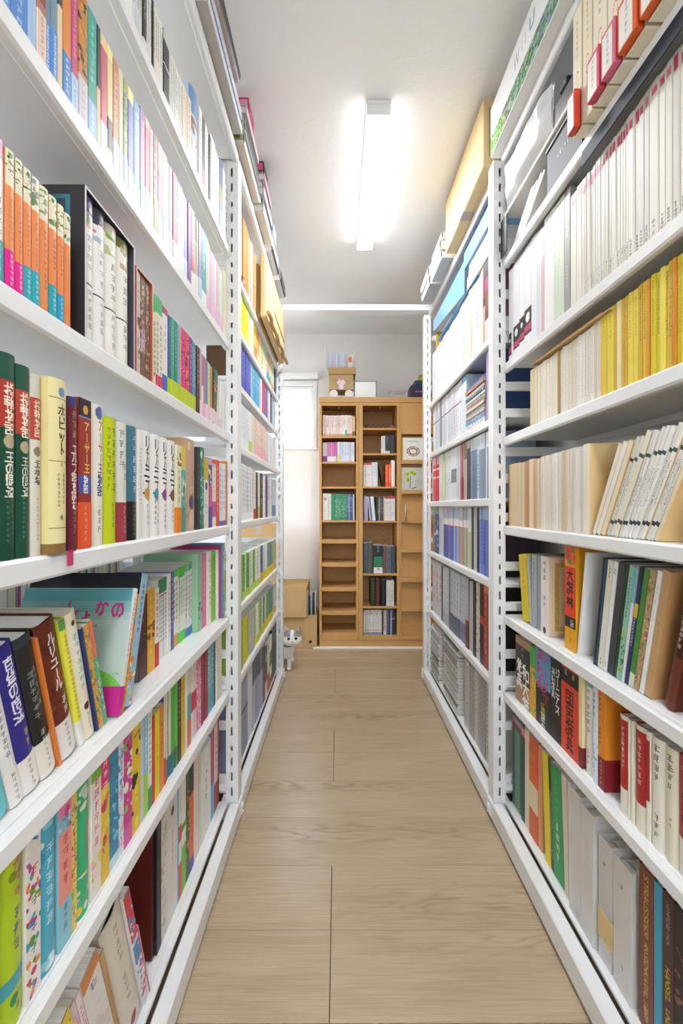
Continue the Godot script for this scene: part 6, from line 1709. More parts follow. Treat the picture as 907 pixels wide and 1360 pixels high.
	for k in 12:
		var t := rng.randf_range(0.011, 0.02)
		lying("magazine", "%s magazine, %s from the bottom of the flat pile, far right bay" % [colour_word(hexc(cols[k])), ordinal(k + 1)], 0.556 + rng.randf_range(-0.003, 0.006), yy2, -1.845 + rng.randf_range(-0.012, 0.012), -1.0, t, 0.25, 0.2, hexc(cols[k]), {"side": hexc(cols[k]), "category": "magazine", "cell": 120, "tokens": ["p:e8e8e8:" + cols[(k + 3) % 12] + ":" + cols[(k + 5) % 12]], "group": "flat pile of magazines on the third shelf of the far right bay"})
		yy2 += t + 0.0008
	# piles on the bottom shelf
	for pile in [[2.583, 0.17, 0.34, 24, "pile at the far end"], [2.24, 0.42, 0.37, 24, "pile in the middle"]]:
		var top := 0.0785
		var k := 0
		while top < 0.0785 + pile[2] - 0.075:
			k += 1
			var t := rng.randf_range(0.009, 0.017)
			var cc: String = ["dcdad6", "c6c8ca", "e6e6e4", "a8aaa8", "d0ccc4", "b8bcc0", "8a8c88"][rng.randi() % 7]
			var ln: float = 0.27 if pile[1] > 0.2 else 0.19
			lying("magazine", "%s magazine, %s from the bottom, bottom-shelf %s, far right bay" % [colour_word(hexc(cc)), ordinal(k), pile[4]], 0.554 + rng.randf_range(-0.006, 0.006), top, -pile[0] + rng.randf_range(-0.008, 0.008), -1.0, t, ln, 0.2, hexc(cc), {"side": hexc(cc), "category": "magazine", "cell": 100, "tokens": ["s10:90:8a8a88:60"], "group": "flat piles of magazines on the bottom shelf of the far right bay"})
			top += t + 0.0008
	# blue book and the yellow magazine at the far ends of the upper rows
	lying("picture_book", "blue folder leaning flat on the magazine pile, far right bay", 0.557, yy2, -1.845, -1.0, 0.012, 0.24, 0.2, hexc("2f5fa8"), {"side": hexc("2f5fa8")})

# ------------------------------------------------------------------ the wooden bookcase and what stands around it
const BC_D := 3.35
const BC_X := [-0.118, 0.1858]
const BC_Y1 := [1.577, 1.385, 1.200, 0.950, 0.807, 0.634, 0.452, 0.276, 0.114]
const BC_Y2 := [1.635, 1.447, 1.200, 0.945, 0.553, 0.308, 0.094]

func make_bookcase() -> void:
	var o := thing("wooden_bookcase", "honey-coloured wooden bookcase of three columns at the end of the aisle", "bookcase", Vector3(0, 0, -BC_D))
	var back := -0.30
	var wood: Material = mats.honey
	var sides := [[-0.139, -0.121], [0.134, 0.1505], [0.1525, 0.183], [0.438, 0.4575], [0.4595, 0.470], [0.745, 0.765]]
	for s in sides:
		var sh := Shape.new()
		sh.span(Vector3(s[0], 0.06, back), Vector3(s[1], 1.822, 0), 0.0015)
		part(o, "side_panel", sh.mesh(), wood)
	var top := Shape.new()
	top.span(Vector3(-0.142, 1.8225, back - 0.01), Vector3(0.768, 1.862, 0.004), 0.002)
	part(o, "top_board", top.mesh(), wood)
	var bk := Shape.new()
	bk.span(Vector3(-0.121, 0.06, back), Vector3(0.745, 1.82, back + 0.006), 0.0)
	part(o, "back_panel", bk.mesh(), wood)
	var kick := Shape.new()
	kick.span(Vector3(-0.139, 0.001, back), Vector3(0.765, 0.0595, -0.006), 0.001)
	part(o, "plinth", kick.mesh(), wood)
	for k in BC_Y1.size():
		var y: float = BC_Y1[k]
		var thick := 0.016 if k < 4 else 0.03
		if k == BC_Y1.size() - 1:
			thick = 0.053
		var sh := Shape.new()
		sh.span(Vector3(-0.1208, y - thick, back + 0.0065), Vector3(0.1338, y, -0.004), 0.0012)
		part(o, "shelf", sh.mesh(), wood)
	for k in BC_Y2.size():
		var y: float = BC_Y2[k]
		var sh := Shape.new()
		sh.span(Vector3(0.1832, y - (0.014 if k < BC_Y2.size() - 1 else 0.033), back + 0.0065), Vector3(0.4378, y, -0.004), 0.0012)
		part(o, "shelf", sh.mesh(), wood)
	for xx in [[-0.1208, 0.1338], [0.1832, 0.4378]]:
		var rail := Shape.new()
		rail.span(Vector3(xx[0], 1.800, -0.02), Vector3(xx[1], 1.8218, -0.002), 0.001)
		part(o, "top_rail", rail.mesh(), wood)
		var knob := Shape.new()
		knob.tube([Vector3((xx[0] + xx[1]) / 2, 1.795, -0.012), Vector3((xx[0] + xx[1]) / 2, 1.778, -0.012)], 0.006, 8)
		part(o, "door_catch", knob.mesh(), plain("5a4a38", 0.5))
	# right column: a flap door above display ledges
	var dr := Shape.new()
	dr.span(Vector3(0.4712, 1.588, -0.018), Vector3(0.744, 1.820, 0.0), 0.0015)
	part(o, "flap_door", dr.mesh(), wood)
	var ledges := [1.368, 1.145, 0.927, 0.71, 0.49, 0.274, 0.062]
	for k in ledges.size():
		var y: float = ledges[k]
		var hi: float = 1.585 if k == 0 else ledges[k - 1] - 0.002
		var pn := Shape.new()
		var z0 := -0.028
		var z1 := -0.052
		pn.quad(Vector3(0.4712, hi, z1), Vector3(0.744, hi, z1), Vector3(0.744, y + 0.004, z0), Vector3(0.4712, y + 0.004, z0), Vector3(0, 0.11, 1).normalized(), Rect2(0, 0, 0.27, 0.2))
		pn.quad(Vector3(0.4712, hi, z1 - 0.01), Vector3(0.744, hi, z1 - 0.01), Vector3(0.744, y + 0.004, z0 - 0.01), Vector3(0.4712, y + 0.004, z0 - 0.01), Vector3(0, -0.11, -1).normalized(), Rect2(0, 0, 0.27, 0.2))
		pn.quad(Vector3(0.4712, hi, z1), Vector3(0.744, hi, z1), Vector3(0.744, hi, z1 - 0.01), Vector3(0.4712, hi, z1 - 0.01), Vector3.UP, Rect2(0, 0, 0.27, 0.2))
		var panel := part(o, "display_panel", pn.mesh(), wood)
		var lg := Shape.new()
		lg.span(Vector3(0.4712 if k != 2 else 0.528, y, -0.029), Vector3(0.744, y + 0.030, 0.002), 0.0015)
		part(panel, "ledge", lg.mesh(), wood)
	var hd := Shape.new()
	hd.tube([Vector3(0.498, 1.068, 0.004), Vector3(0.498, 1.068, 0.022), Vector3(0.498, 0.948, 0.022), Vector3(0.498, 0.948, 0.004)], 0.0045, 8)
	part(o, "handle", hd.mesh(), mats.metal)
	# two picture books standing on the ledges
	var a := blank(150, 150, hexc("ece9e2"))
	var im: Image = sheets[a[0]]
	var r: Rect2i = a[1]
	var q := Vector2(r.position)
	im.fill_rect(Rect2i(r.position, Vector2i(8, 150)), hexc("e8d860"))
	for k in 9:
		scrawl(im, r, q + Vector2(40 + k * 9, 22), 7, hexc("7a8a8a"))
	for k in 46:
		var t := TAU * k / 23.0
		var rad := 30.0 if k % 2 == 0 else 20.0
		disc(im, r, q + Vector2(82 + cos(t) * rad * 1.5, 92 + sin(t) * rad), 4.5, [hexc("3a5aa8"), hexc("3a3a3a"), hexc("d8a03a"), hexc("6a8a3a"), hexc("a83a3a")][k % 5])
	ledge_book("white picture book with a ring of coloured dots on the bookcase ledge", a, 0.478, 0.625, 1.398, 0.165, "e8d860")
	a = blank(150, 150, hexc("c9ccc6"))
	im = sheets[a[0]]
	r = a[1]
	q = Vector2(r.position)
	stroke(im, r, q + Vector2(52, 140), q + Vector2(56, 60), 4, hexc("4a4a2a"))
	stroke(im, r, q + Vector2(52, 90), q + Vector2(36, 66), 3, hexc("4a4a2a"))
	for c in [Vector2(34, 44), Vector2(78, 42), Vector2(40, 82), Vector2(62, 32)]:
		disc(im, r, q + c, 15, hexc("c8c83a"))
		disc(im, r, q + c + Vector2(3, 2), 7, hexc("8a9a2a"))
	stroke(im, r, q + Vector2(64, 142), q + Vector2(92, 130), 4, hexc("2a2a22"))
	for k in 4:
		for j in 5:
			scrawl(im, r, q + Vector2(84 + j * 10, 84 + k * 9), 6, hexc("8aa0a8"))
	ledge_book("grey picture book with a yellow-green flower on the bookcase ledge", a, 0.474, 0.650, 1.175, 0.165, "3a5a4a")
	var paper_slip := part(self, "paper_slip", box_mesh(Vector3(0.09, 0.16, 0.004), 0.0005), mats.white_matte, Vector3(0.655, 1.398 + 0.081, -BC_D - 0.014))
	paper_slip.name = numbered("paper_slip")
	tag(paper_slip, "white booklet beside the dotted picture book on the bookcase ledge", "booklet")
	# dark woven tray on the middle column's first shelf
	var tr := thing("woven_tray", "dark brown woven tray on the bookcase's upper middle shelf", "tray", Vector3(0.31, BC_Y2[0] + 0.0006, -BC_D - 0.13))
	var ts := Shape.new()
	for s in [-1.0, 1.0]:
		ts.span(Vector3(s * 0.092, 0, -0.1), Vector3(s * 0.1, 0.034, 0.1), 0.003)
		ts.span(Vector3(-0.0918, 0, s * 0.092), Vector3(0.0918, 0.034, s * 0.1), 0.003)
	ts.span(Vector3(-0.0918, 0, -0.0918), Vector3(0.0918, 0.006, 0.0918), 0.001)
	part(tr, "tray_body", ts.mesh(), plain("4a2a22", 0.6))
	var wv := Shape.new()
	for k in 10:
		wv.span(Vector3(-0.09 + k * 0.0185, 0.008 + 0.010 * (k % 2), 0.1005), Vector3(-0.076 + k * 0.0185, 0.018 + 0.010 * (k % 2), 0.1035), 0.001)
	part(tr, "weave", wv.mesh(), plain("7a4a3c", 0.6))
	# ---- on top of the bookcase
	var ty := 1.8626
	var zt := -BC_D - 0.12
	for k in 2:
		var ro := thing("paper_roll", ["left", "right"][k] + " of two white rolls under the brown box on the bookcase", "paper roll", Vector3(-0.033 + k * 0.115, ty, zt), 0.0, "white rolls on the bookcase")
		var rs := Shape.new()
		rs.tube([Vector3(0, 0.031, 0.09), Vector3(0, 0.031, -0.09)], 0.031, 18)
		rs.span(Vector3(-0.05, 0, -0.09), Vector3(0.05, 0.012, 0.09), 0.003)
		part(ro, "roll_body", rs.mesh(), mats.white_matte)
	var cb := thing("gift_box", "brown lidded gift box with a pale flower print on the bookcase", "box", Vector3(0.024, ty + 0.0632, zt))
	part(cb, "box_body", box_mesh(Vector3(0.182, 0.115, 0.17), 0.002), mats.kraft, Vector3(0, 0.0575, 0))
	part(cb, "box_lid", box_mesh(Vector3(0.204, 0.05, 0.19), 0.002), mats.kraft, Vector3(0.006, 0.1405, 0))
	a = blank(90, 56, hexc("c2a06e"))
	im = sheets[a[0]]
	r = a[1]
	q = Vector2(r.position)
	for c in [Vector2(45, 20), Vector2(38, 30), Vector2(52, 30), Vector2(45, 38), Vector2(45, 48)]:
		disc(im, r, q + c, 9, hexc("f0dfe6"))
	disc(im, r, q + Vector2(45, 16), 6, hexc("e090b8"))
	for k in 6:
		dab(im, r, q.x + [16, 22, 68, 74, 20, 70][k], q.y + [26, 32, 24, 30, 22, 36][k], 4, hexc("7a8a4a"))
	var qq := Shape.new()
	qq.quad(Vector3(-0.085, 0.113, 0.0854), Vector3(0.085, 0.113, 0.0854), Vector3(0.085, 0.004, 0.0854), Vector3(-0.085, 0.004, 0.0854), Vector3(0, 0, 1), uv_of(r))
	part(cb, "printed_front", qq.mesh(), sheet_mats[a[0]])
	var ac := thing("clear_case", "clear case of pale lavender booklets on the brown gift box", "case", Vector3(0.02, ty + 0.2302, zt))
	var asx := Shape.new()
	asx.span(Vector3(-0.108, 0, -0.08), Vector3(0.1, 0.003, 0.08), 0.0005)
	asx.span(Vector3(-0.108, 0.003, -0.08), Vector3(-0.105, 0.165, 0.08), 0.0005)
	asx.span(Vector3(0.097, 0.003, -0.08), Vector3(0.1, 0.165, 0.08), 0.0005)
	asx.span(Vector3(-0.105, 0.003, -0.08), Vector3(0.097, 0.165, -0.077), 0.0005)
	part(ac, "case_shell", asx.mesh(), mats.film)
	for k in 9:
		var bo := part(self, "thin_booklet", box_mesh(Vector3(0.0145, 0.12, 0.12), 0.001), plain(["cfd2e6", "dcdcea", "c2c6de"][k % 3], 0.6), Vector3(-0.094 + k * 0.0158 + 0.02, ty + 0.2302 + 0.0638, zt))
		bo.name = numbered("thin_booklet")
		tag(bo, "pale lavender booklet, %s from left in the clear case on the bookcase" % ordinal(k + 1), "booklet", "booklets in the clear case")
	end_block("small cream box with red print in the clear case on the bookcase", Vector3(0.092, ty + 0.2336, zt + 0.01), Vector3(0.038, 0.095, 0.1), "e8dcc8", "d8785a")
	var wp := thing("white_panel_box", "white flat box with grey edge standing on the bookcase", "box", Vector3(0.205, ty, zt))
	part(wp, "box_body", box_mesh(Vector3(0.16, 0.132, 0.13), 0.003), mats.white_gloss, Vector3(0, 0.066, 0))
	part(wp, "lid", box_mesh(Vector3(0.172, 0.008, 0.14), 0.002), plain("b8bcc4", 0.4), Vector3(0.002, 0.1364, 0))
	part(wp, "side_edge", box_mesh(Vector3(0.006, 0.13, 0.128), 0.001), plain("8a8e98", 0.4), Vector3(0.0835, 0.0655, 0))
	var tb := thing("clear_container", "empty clear plastic container on the bookcase beside the purple box", "container", Vector3(0.455, ty, zt))
	var tsx := Shape.new()
	for s in [-1.0, 1.0]:
		tsx.span(Vector3(s * 0.058, 0, -0.05), Vector3(s * 0.06, 0.06, 0.05), 0.0005)
		tsx.span(Vector3(-0.0578, 0, s * 0.048), Vector3(0.0578, 0.06, s * 0.05), 0.0005)
	tsx.span(Vector3(-0.0578, 0, -0.0478), Vector3(0.0578, 0.002, 0.0478), 0.0005)
	part(tb, "container_shell", tsx.mesh(), mats.glass)
	part(tb, "rim", box_mesh(Vector3(0.124, 0.004, 0.104), 0.001), mats.film, Vector3(0, 0.0622, 0))
	var pu := thing("purple_box", "dark purple printed box with teal top on the bookcase", "box", Vector3(0.625, ty, zt))
	part(pu, "box_body", box_mesh(Vector3(0.16, 0.10, 0.15), 0.003), plain("3c2f52", 0.4), Vector3(0, 0.05, 0))
	var trap := Shape.new()
	trap.span(Vector3(-0.05, 0.1004, -0.07), Vector3(0.08, 0.142, 0.07), 0.012)
	part(pu, "box_top", trap.mesh(), plain("2f5a68", 0.4))
	a = blank(80, 50, hexc("3c2f52"))
	for k in 5:
		scrawl(sheets[a[0]], a[1], Vector2(a[1].position) + Vector2(16 + k * 9, 20), 8, hexc("d8d0e8"))
	qq = Shape.new()
	qq.quad(Vector3(-0.078, 0.098, 0.0754), Vector3(0.078, 0.098, 0.0754), Vector3(0.078, 0.002, 0.0754), Vector3(-0.078, 0.002, 0.0754), Vector3(0, 0, 1), uv_of(a[1]))
	part(pu, "printed_front", qq.mesh(), sheet_mats[a[0]])
	end_block("narrow yellow and tan box standing behind the purple box", Vector3(0.665, ty, zt - 0.13), Vector3(0.05, 0.23, 0.06), "c8a860", "e0d84a")

func ledge_book(label: String, a: Array, x0: float, x1: float, y: float, h: float, edge: String) -> void:
	var w := x1 - x0
	var o := thing("picture_book", label, "book", Vector3((x0 + x1) / 2, y + 0.0006, -BC_D - 0.017))
	part(o, "cover", box_mesh(Vector3(w, h, 0.009), 0.001), plain(edge, 0.5), Vector3(0, h / 2, 0))
	var q := Shape.new()
	q.quad(Vector3(-w / 2, h, 0.0048), Vector3(w / 2, h, 0.0048), Vector3(w / 2, 0, 0.0048), Vector3(-w / 2, 0, 0.0048), Vector3(0, 0, 1), uv_of(a[1]))
	part(o, "cover_picture", q.mesh(), sheet_mats[a[0]])

func floor_things() -> void:
	# two stacked cartons and a file box left of the bookcase
	var lo := thing("cardboard_box", "lower brown carton standing on the floor behind the cat", "box", Vector3(-0.405, 0.0, -3.50))
	part(lo, "box_body", box_mesh(Vector3(0.30, 0.232, 0.30), 0.003), mats.kraft, Vector3(0, 0.1162, 0))
	var up := thing("cardboard_box", "upper brown carton stacked beside the file box", "box", Vector3(-0.385, 0.2328, -3.50))
	part(up, "box_body", box_mesh(Vector3(0.31, 0.225, 0.36), 0.003), mats.kraft, Vector3(0, 0.1127, 0))
	for s in [-1.0, 1.0]:
		var f := Shape.new()
		f.span(Vector3(-0.155, 0.2256, min(s * 0.001, s * 0.18)), Vector3(0.155, 0.2285, max(s * 0.001, s * 0.18)), 0.001)
		part(up, "lid_flap", f.mesh(), mats.kraft)
	var b3 := thing("cardboard_box", "brown carton on the floor farthest left behind the left rack", "box", Vector3(-0.69, 0.0, -3.40))
	part(b3, "box_body", box_mesh(Vector3(0.25, 0.46, 0.12), 0.003), mats.kraft, Vector3(0, 0.2305, 0))
	var b4 := thing("cardboard_box", "topmost brown carton seen through the far left bay", "box", Vector3(-0.59, 0.4625, -3.40))
	part(b4, "box_body", box_mesh(Vector3(0.26, 0.46, 0.12), 0.003), mats.kraft, Vector3(0, 0.231, 0))
	part(b4, "lid_flap", box_mesh(Vector3(0.25, 0.004, 0.055), 0.001), mats.kraft, Vector3(0, 0.4632, 0.03))
	part(b4, "tape", box_mesh(Vector3(0.05, 0.08, 0.001), 0.0), mats.tape, Vector3(0, 0.42, 0.0607))
	var mk := Shape.new()
	mk.tri(Vector3(-0.13, 0.02, 0.1806), Vector3(-0.09, 0.02, 0.1806), Vector3(-0.115, 0.06, 0.1806), Vector3(0, 0, 1), Vector3(0, 0, 1), Vector3(0, 0, 1))
	part(up, "printed_mark", mk.mesh(), plain("8a6436", 0.8))
	var fb := thing("file_box", "brown cardboard file box with finger hole beside the bookcase", "file box", Vector3(-0.205, 0, -3.46))
	var fs := Shape.new()
	fs.span(Vector3(-0.049, 0.001, 0.117), Vector3(0.049, 0.25, 0.12), 0.001)
	fs.span(Vector3(-0.049, 0.001, -0.12), Vector3(0.049, 0.25, -0.117), 0.001)
	fs.span(Vector3(-0.049, 0.001, -0.117), Vector3(-0.046, 0.25, 0.117), 0.001)
	fs.span(Vector3(0.046, 0.001, -0.117), Vector3(0.049, 0.25, 0.117), 0.001)
	fs.span(Vector3(-0.046, 0.001, -0.117), Vector3(0.046, 0.004, 0.117), 0.0)
	part(fb, "box_body", fs.mesh(), mats.kraft)
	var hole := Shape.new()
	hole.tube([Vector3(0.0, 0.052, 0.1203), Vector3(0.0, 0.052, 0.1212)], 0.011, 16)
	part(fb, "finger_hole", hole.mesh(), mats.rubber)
	var papers := [["e8e6e2", 0.17, 0.02], ["2c3440", 0.12, -0.01], ["c8ccd2", 0.16, 0.0], ["3a4650", 0.14, 0.012], ["f0efec", 0.15, -0.024]]
	for k in papers.size():
		var v: Array = papers[k]
		var sh := thing("paper_bundle", "%s folded papers standing in the cardboard file box, %s from left" % [colour_word(hexc(v[0])), ordinal(k + 1)], "papers", Vector3(-0.205 - 0.027 + k * 0.0146, 0.0045, -3.46 + 0.06 - 0.02 * k))
		part(sh, "sheet", soft_sheet(Vector2(0.013, 0.25 + v[1]), 0.004, 0.05, 30 + k), plain(v[0], 0.6))

# ------------------------------------------------------------------ the cat
func smin(a: float, b: float, k: float) -> float:
	var h := clampf(0.5 + 0.5 * (b - a) / k, 0.0, 1.0)
	return lerpf(b, a, h) - k * h * (1.0 - h)

func capsule(p: Vector3, a: Vector3, b: Vector3, ra: float, rb: float) -> float:
	var ab := b - a
	var t := clampf((p - a).dot(ab) / ab.length_squared(), 0.0, 1.0)
	return (p - a - ab * t).length() - lerpf(ra, rb, t)

func ball(p: Vector3, c: Vector3, r: Vector3) -> float:
	var q := (p - c) / r
	var l := q.length()
	return (l - 1.0) * minf(r.x, minf(r.y, r.z))

const CAT_HEAD := Vector3(0.0, 0.213, 0.0)

func cat_field(p: Vector3) -> float:
	var h := (p - CAT_HEAD) / 1.12
	# head looks towards +Z
	var d := ball(h, Vector3(0, 0.0, 0), Vector3(0.050, 0.043, 0.046))
	d = smin(d, ball(h, Vector3(0.024, -0.014, 0.014), Vector3(0.026, 0.022, 0.026)), 0.015)
	d = smin(d, ball(h, Vector3(-0.024, -0.014, 0.014), Vector3(0.026, 0.022, 0.026)), 0.015)
	d = smin(d, ball(h, Vector3(0, -0.016, 0.040), Vector3(0.019, 0.014, 0.017)), 0.012)
	d = smin(d, ball(h, Vector3(0, 0.002, 0.040), Vector3(0.009, 0.018, 0.012)), 0.010)
	d = smin(d, ball(h, Vector3(0, -0.030, 0.030), Vector3(0.014, 0.010, 0.014)), 0.010)
	for s in [-1.0, 1.0]:
		d = smin(d, capsule(h, Vector3(s * 0.031, 0.026, -0.004), Vector3(s * 0.041, 0.066, -0.008), 0.0185, 0.0035), 0.008)
		var cup := capsule(h, Vector3(s * 0.033, 0.034, 0.012), Vector3(s * 0.041, 0.064, 0.000), 0.0115, 0.002)
		d = maxf(d, -cup)
	d *= 1.12
	p.x += 0.024
	# neck, chest, front legs, trunk, haunches, tail: sitting, half hidden behind the rack
	d = smin(d, capsule(p, Vector3(-0.006, 0.185, -0.02), Vector3(-0.02, 0.13, -0.055), 0.036, 0.05), 0.02)
	d = smin(d, capsule(p, Vector3(-0.02, 0.13, -0.06), Vector3(-0.055, 0.10, -0.20), 0.056, 0.068), 0.03)
	d = smin(d, capsule(p, Vector3(-0.055, 0.09, -0.20), Vector3(-0.07, 0.07, -0.27), 0.066, 0.06), 0.03)
	for s in [-1.0, 1.0]:
		var sx: float = -0.022 + s * 0.024
		d = smin(d, capsule(p, Vector3(sx, 0.12, -0.05), Vector3(sx, 0.03, -0.030), 0.024, 0.0125), 0.014)
		d = smin(d, ball(p, Vector3(sx, 0.0125, -0.020), Vector3(0.0155, 0.0125, 0.024)), 0.008)
		d = smin(d, ball(p, Vector3(-0.055 + s * 0.05, 0.055, -0.22), Vector3(0.036, 0.056, 0.062)), 0.02)
		d = smin(d, capsule(p, Vector3(-0.05 + s * 0.06, 0.013, -0.25), Vector3(-0.045 + s * 0.06, 0.013, -0.17), 0.014, 0.013), 0.01)
	d = smin(d, capsule(p, Vector3(-0.09, 0.03, -0.31), Vector3(-0.15, 0.016, -0.24), 0.017, 0.014), 0.012)
	d = smin(d, capsule(p, Vector3(-0.15, 0.016, -0.24), Vector3(-0.15, 0.014, -0.12), 0.014, 0.011), 0.01)
	return d

func surface_nets(lo: Vector3, hi: Vector3, cell: float, paint: Callable) -> ArrayMesh:
	var n := Vector3i(((hi - lo) / cell).ceil()) + Vector3i.ONE
	var f := PackedFloat32Array()
	f.resize(n.x * n.y * n.z)
	for z in n.z:
		for y in n.y:
			var x := 0
			while x < n.x:
				var v := cat_field(lo + Vector3(x, y, z) * cell)
				f[x + n.x * (y + n.y * z)] = v
				var skip := int((absf(v) / cell) * 0.5) - 2     # far from the surface: fill ahead
				x += 1
				while skip > 0 and x < n.x:
					f[x + n.x * (y + n.y * z)] = v
					x += 1
					skip -= 1
	var at := {}
	var verts := PackedVector3Array()
	var norms := PackedVector3Array()
	var cols := PackedColorArray()
	for z in n.z - 1:
		for y in n.y - 1:
			for x in n.x - 1:
				var b := x + n.x * (y + n.y * z)
				var c := [f[b], f[b + 1], f[b + n.x], f[b + n.x + 1], f[b + n.x * n.y], f[b + n.x * n.y + 1], f[b + n.x * n.y + n.x], f[b + n.x * n.y + n.x + 1]]
				var neg := 0
				for v in c:
					if v < 0.0:
						neg += 1
				if neg == 0 or neg == 8:
					continue
				var sum := Vector3.ZERO
				var cnt := 0
				for e in [[0, 1], [2, 3], [4, 5], [6, 7], [0, 2], [1, 3], [4, 6], [5, 7], [0, 4], [1, 5], [2, 6], [3, 7]]:
					var va: float = c[e[0]]
					var vb: float = c[e[1]]
					if (va < 0.0) != (vb < 0.0):
						var t := va / (va - vb)
						var pa := Vector3(e[0] & 1, (e[0] >> 1) & 1, e[0] >> 2)
						var pb := Vector3(e[1] & 1, (e[1] >> 1) & 1, e[1] >> 2)
						sum += pa.lerp(pb, t)
						cnt += 1
				var p := lo + (Vector3(x, y, z) + sum / cnt) * cell
				at[b] = verts.size()
				verts.append(p)
				var e2 := 0.0015
				norms.append(Vector3(cat_field(p + Vector3(e2, 0, 0)) - cat_field(p - Vector3(e2, 0, 0)), cat_field(p + Vector3(0, e2, 0)) - cat_field(p - Vector3(0, e2, 0)), cat_field(p + Vector3(0, 0, e2)) - cat_field(p - Vector3(0, 0, e2))).normalized())
				cols.append(paint.call(p))
	var s := Shape.new()
	s.v = verts
	s.n = norms
	s.c = cols
	s.t.resize(verts.size())
	var idx := PackedInt32Array()
	var step := [1, n.x, n.x * n.y]
	for z in range(1, n.z - 1):
		for y in range(1, n.y - 1):
			for x in range(1, n.x - 1):
				var b := x + n.x * (y + n.y * z)
				for ax in 3:
					var v0 := f[b]
					var v1 := f[b + step[ax]]
					if (v0 < 0.0) == (v1 < 0.0):
						continue
					var u: int = step[(ax + 1) % 3]
					var w: int = step[(ax + 2) % 3]
					var q := [b, b - u, b - u - w, b - w]
					if not (at.has(q[0]) and at.has(q[1]) and at.has(q[2]) and at.has(q[3])):
						continue
					var g := [at[q[0]], at[q[1]], at[q[2]], at[q[3]]]
					if v0 < 0.0:
						idx.append_array([g[0], g[2], g[1], g[0], g[3], g[2]])
					else:
						idx.append_array([g[0], g[1], g[2], g[0], g[2], g[3]])
	s.i = idx
	return s.mesh()

func cat_coat(p: Vector3) -> Color:
	var white := Color(0.86, 0.84, 0.82)
	var grey := Color(0.27, 0.245, 0.235)
	var h := (p - CAT_HEAD) / 1.12
	if h.y > -0.012 and h.length() < 0.085:
		# grey cap on both sides of a white blaze, ears grey with paler tips
		var blaze := 0.010 + maxf(0.0, 0.012 - h.y) * 1.2
		if absf(h.x + 0.003) > blaze and h.y > 0.016 - 0.25 * (absf(h.x) - 0.02):
			if h.y > 0.045 and h.x < 0:
				return white.lerp(grey, 0.35)
			return grey.lerp(white, 0.12)
		return white
	if p.z < -0.14 and p.y > 0.07 + 0.02 * sin(p.x * 60.0 + p.z * 40.0):
		return grey
	if p.x < -0.13:
		return grey
	return white

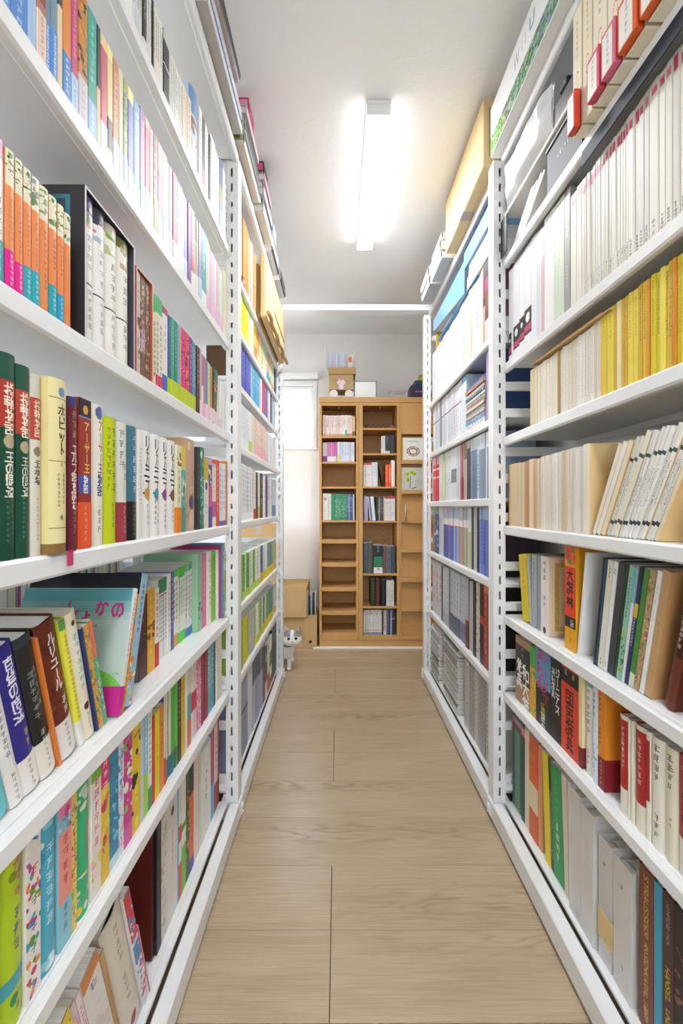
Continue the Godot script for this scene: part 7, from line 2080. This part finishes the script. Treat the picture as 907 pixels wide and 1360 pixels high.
func make_cat() -> void:
	var o := thing("cat", "white and grey cat peeking out behind the end of the left rack", "cat", Vector3(-0.291, 0.0006, -2.885), deg_to_rad(4.0))
	var m := StandardMaterial3D.new()
	m.vertex_color_use_as_albedo = true
	m.roughness = 0.9
	m.metallic_specular = 0.2
	var n := noise_tex(0.09, 256, true, 6.0, 9)
	m.normal_enabled = true
	m.normal_texture = n
	m.normal_scale = 0.5
	m.uv1_triplanar = true
	m.uv1_scale = Vector3(30, 12, 30)
	part(o, "body", surface_nets(Vector3(-0.22, -0.008, -0.36), Vector3(0.08, 0.31, 0.08), 0.0052, cat_coat), m)
	for s in [-1.0, 1.0]:
		var e := Shape.new()
		ball_shape(e, CAT_HEAD + 1.12 * Vector3(s * 0.0195, 0.006, 0.0395), Vector3(0.0100, 0.0098, 0.006))
		var eye := part(o, "eye", e.mesh(), plain("7a8440", 0.08))
		var pu := Shape.new()
		ball_shape(pu, CAT_HEAD + 1.12 * Vector3(s * 0.0192, 0.006, 0.0432), Vector3(0.0092, 0.0092, 0.0038))
		part(eye, "pupil", pu.mesh(), plain("0a0a0b", 0.05))
	var ns := Shape.new()
	ball_shape(ns, CAT_HEAD + 1.12 * Vector3(0, -0.009, 0.0565), Vector3(0.0052, 0.0036, 0.0036))
	part(o, "nose", ns.mesh(), plain("b5706c", 0.4))
	var mo := Shape.new()
	mo.tube([CAT_HEAD + 1.12 * Vector3(-0.011, -0.021, 0.050), CAT_HEAD + 1.12 * Vector3(-0.004, -0.0215, 0.0555), CAT_HEAD + 1.12 * Vector3(0, -0.0165, 0.0572), CAT_HEAD + 1.12 * Vector3(0.004, -0.0215, 0.0555), CAT_HEAD + 1.12 * Vector3(0.011, -0.021, 0.050)], 0.0009, 6)
	part(o, "mouth", mo.mesh(), plain("6a4a48", 0.7))
	for s in [-1.0, 1.0]:
		var inner := Shape.new()
		ball_shape(inner, CAT_HEAD + 1.12 * Vector3(s * 0.0355, 0.042, 0.0015), Vector3(0.006, 0.013, 0.002))
		part(o, "inner_ear", inner.mesh(), plain("d8a8a0", 0.8))
		for k in 4:
			var w := Shape.new()
			var st := CAT_HEAD + 1.12 * Vector3(s * 0.014, -0.012 - 0.003 * k, 0.052)
			w.tube([st, st + Vector3(s * 0.022, 0.006 - 0.006 * k, 0.004), st + Vector3(s * 0.045, 0.008 - 0.009 * k, -0.004)], 0.0003, 4)
			part(o, "whisker", w.mesh(), mats.white_matte)
	var cl := Shape.new()
	var ring := []
	for k in 25:
		var a := TAU * k / 24.0
		ring.append(Vector3(-0.028 + 0.0415 * cos(a), 0.168 - 0.006 * sin(a), -0.026 + 0.0415 * sin(a)))
	cl.tube(ring, 0.0045, 8, false)
	part(o, "collar", cl.mesh(), plain("23252c", 0.6))

func ball_shape(s: Shape, c: Vector3, r: Vector3) -> void:
	var nu := 14
	var nv := 8
	for j in nv:
		for i in nu:
			var q := []
			for e in [[i, j], [i + 1, j], [i + 1, j + 1], [i, j + 1]]:
				var a: float = TAU * e[0] / nu
				var b: float = PI * e[1] / nv
				q.append(Vector3(cos(a) * sin(b), cos(b), sin(a) * sin(b)))
			s.quadn(c + q[0] * r, c + q[1] * r, c + q[2] * r, c + q[3] * r, (q[0] / r).normalized(), (q[1] / r).normalized(), (q[2] / r).normalized(), (q[3] / r).normalized())

# ------------------------------------------------------------------ everything
func _ready() -> void:
	rng.seed = 2024
	make_view()
	make_mats()
	ceiling_lamp("slim white ceiling lamp lit above the aisle", 0.1425, 1.583, 2.44)
	ceiling_lamp("slim white ceiling lamp lit behind the viewer", 0.1425, -0.95, -0.09)
	ceiling_lamp("slim white ceiling lamp lit over the next aisle to the left", -1.42, 1.2, 2.06)
	make_room()
	make_racks()
	make_art()
	rng.seed = 11
	rows_left_near()
	left_details()
	rng.seed = 12
	rows_right_near()
	right_details()
	rng.seed = 13
	rows_left_far()
	rows_right_far()
	rng.seed = 14
	make_bookcase()
	rows_bookcase()
	floor_things()
	make_cat()
	finish_sheets()
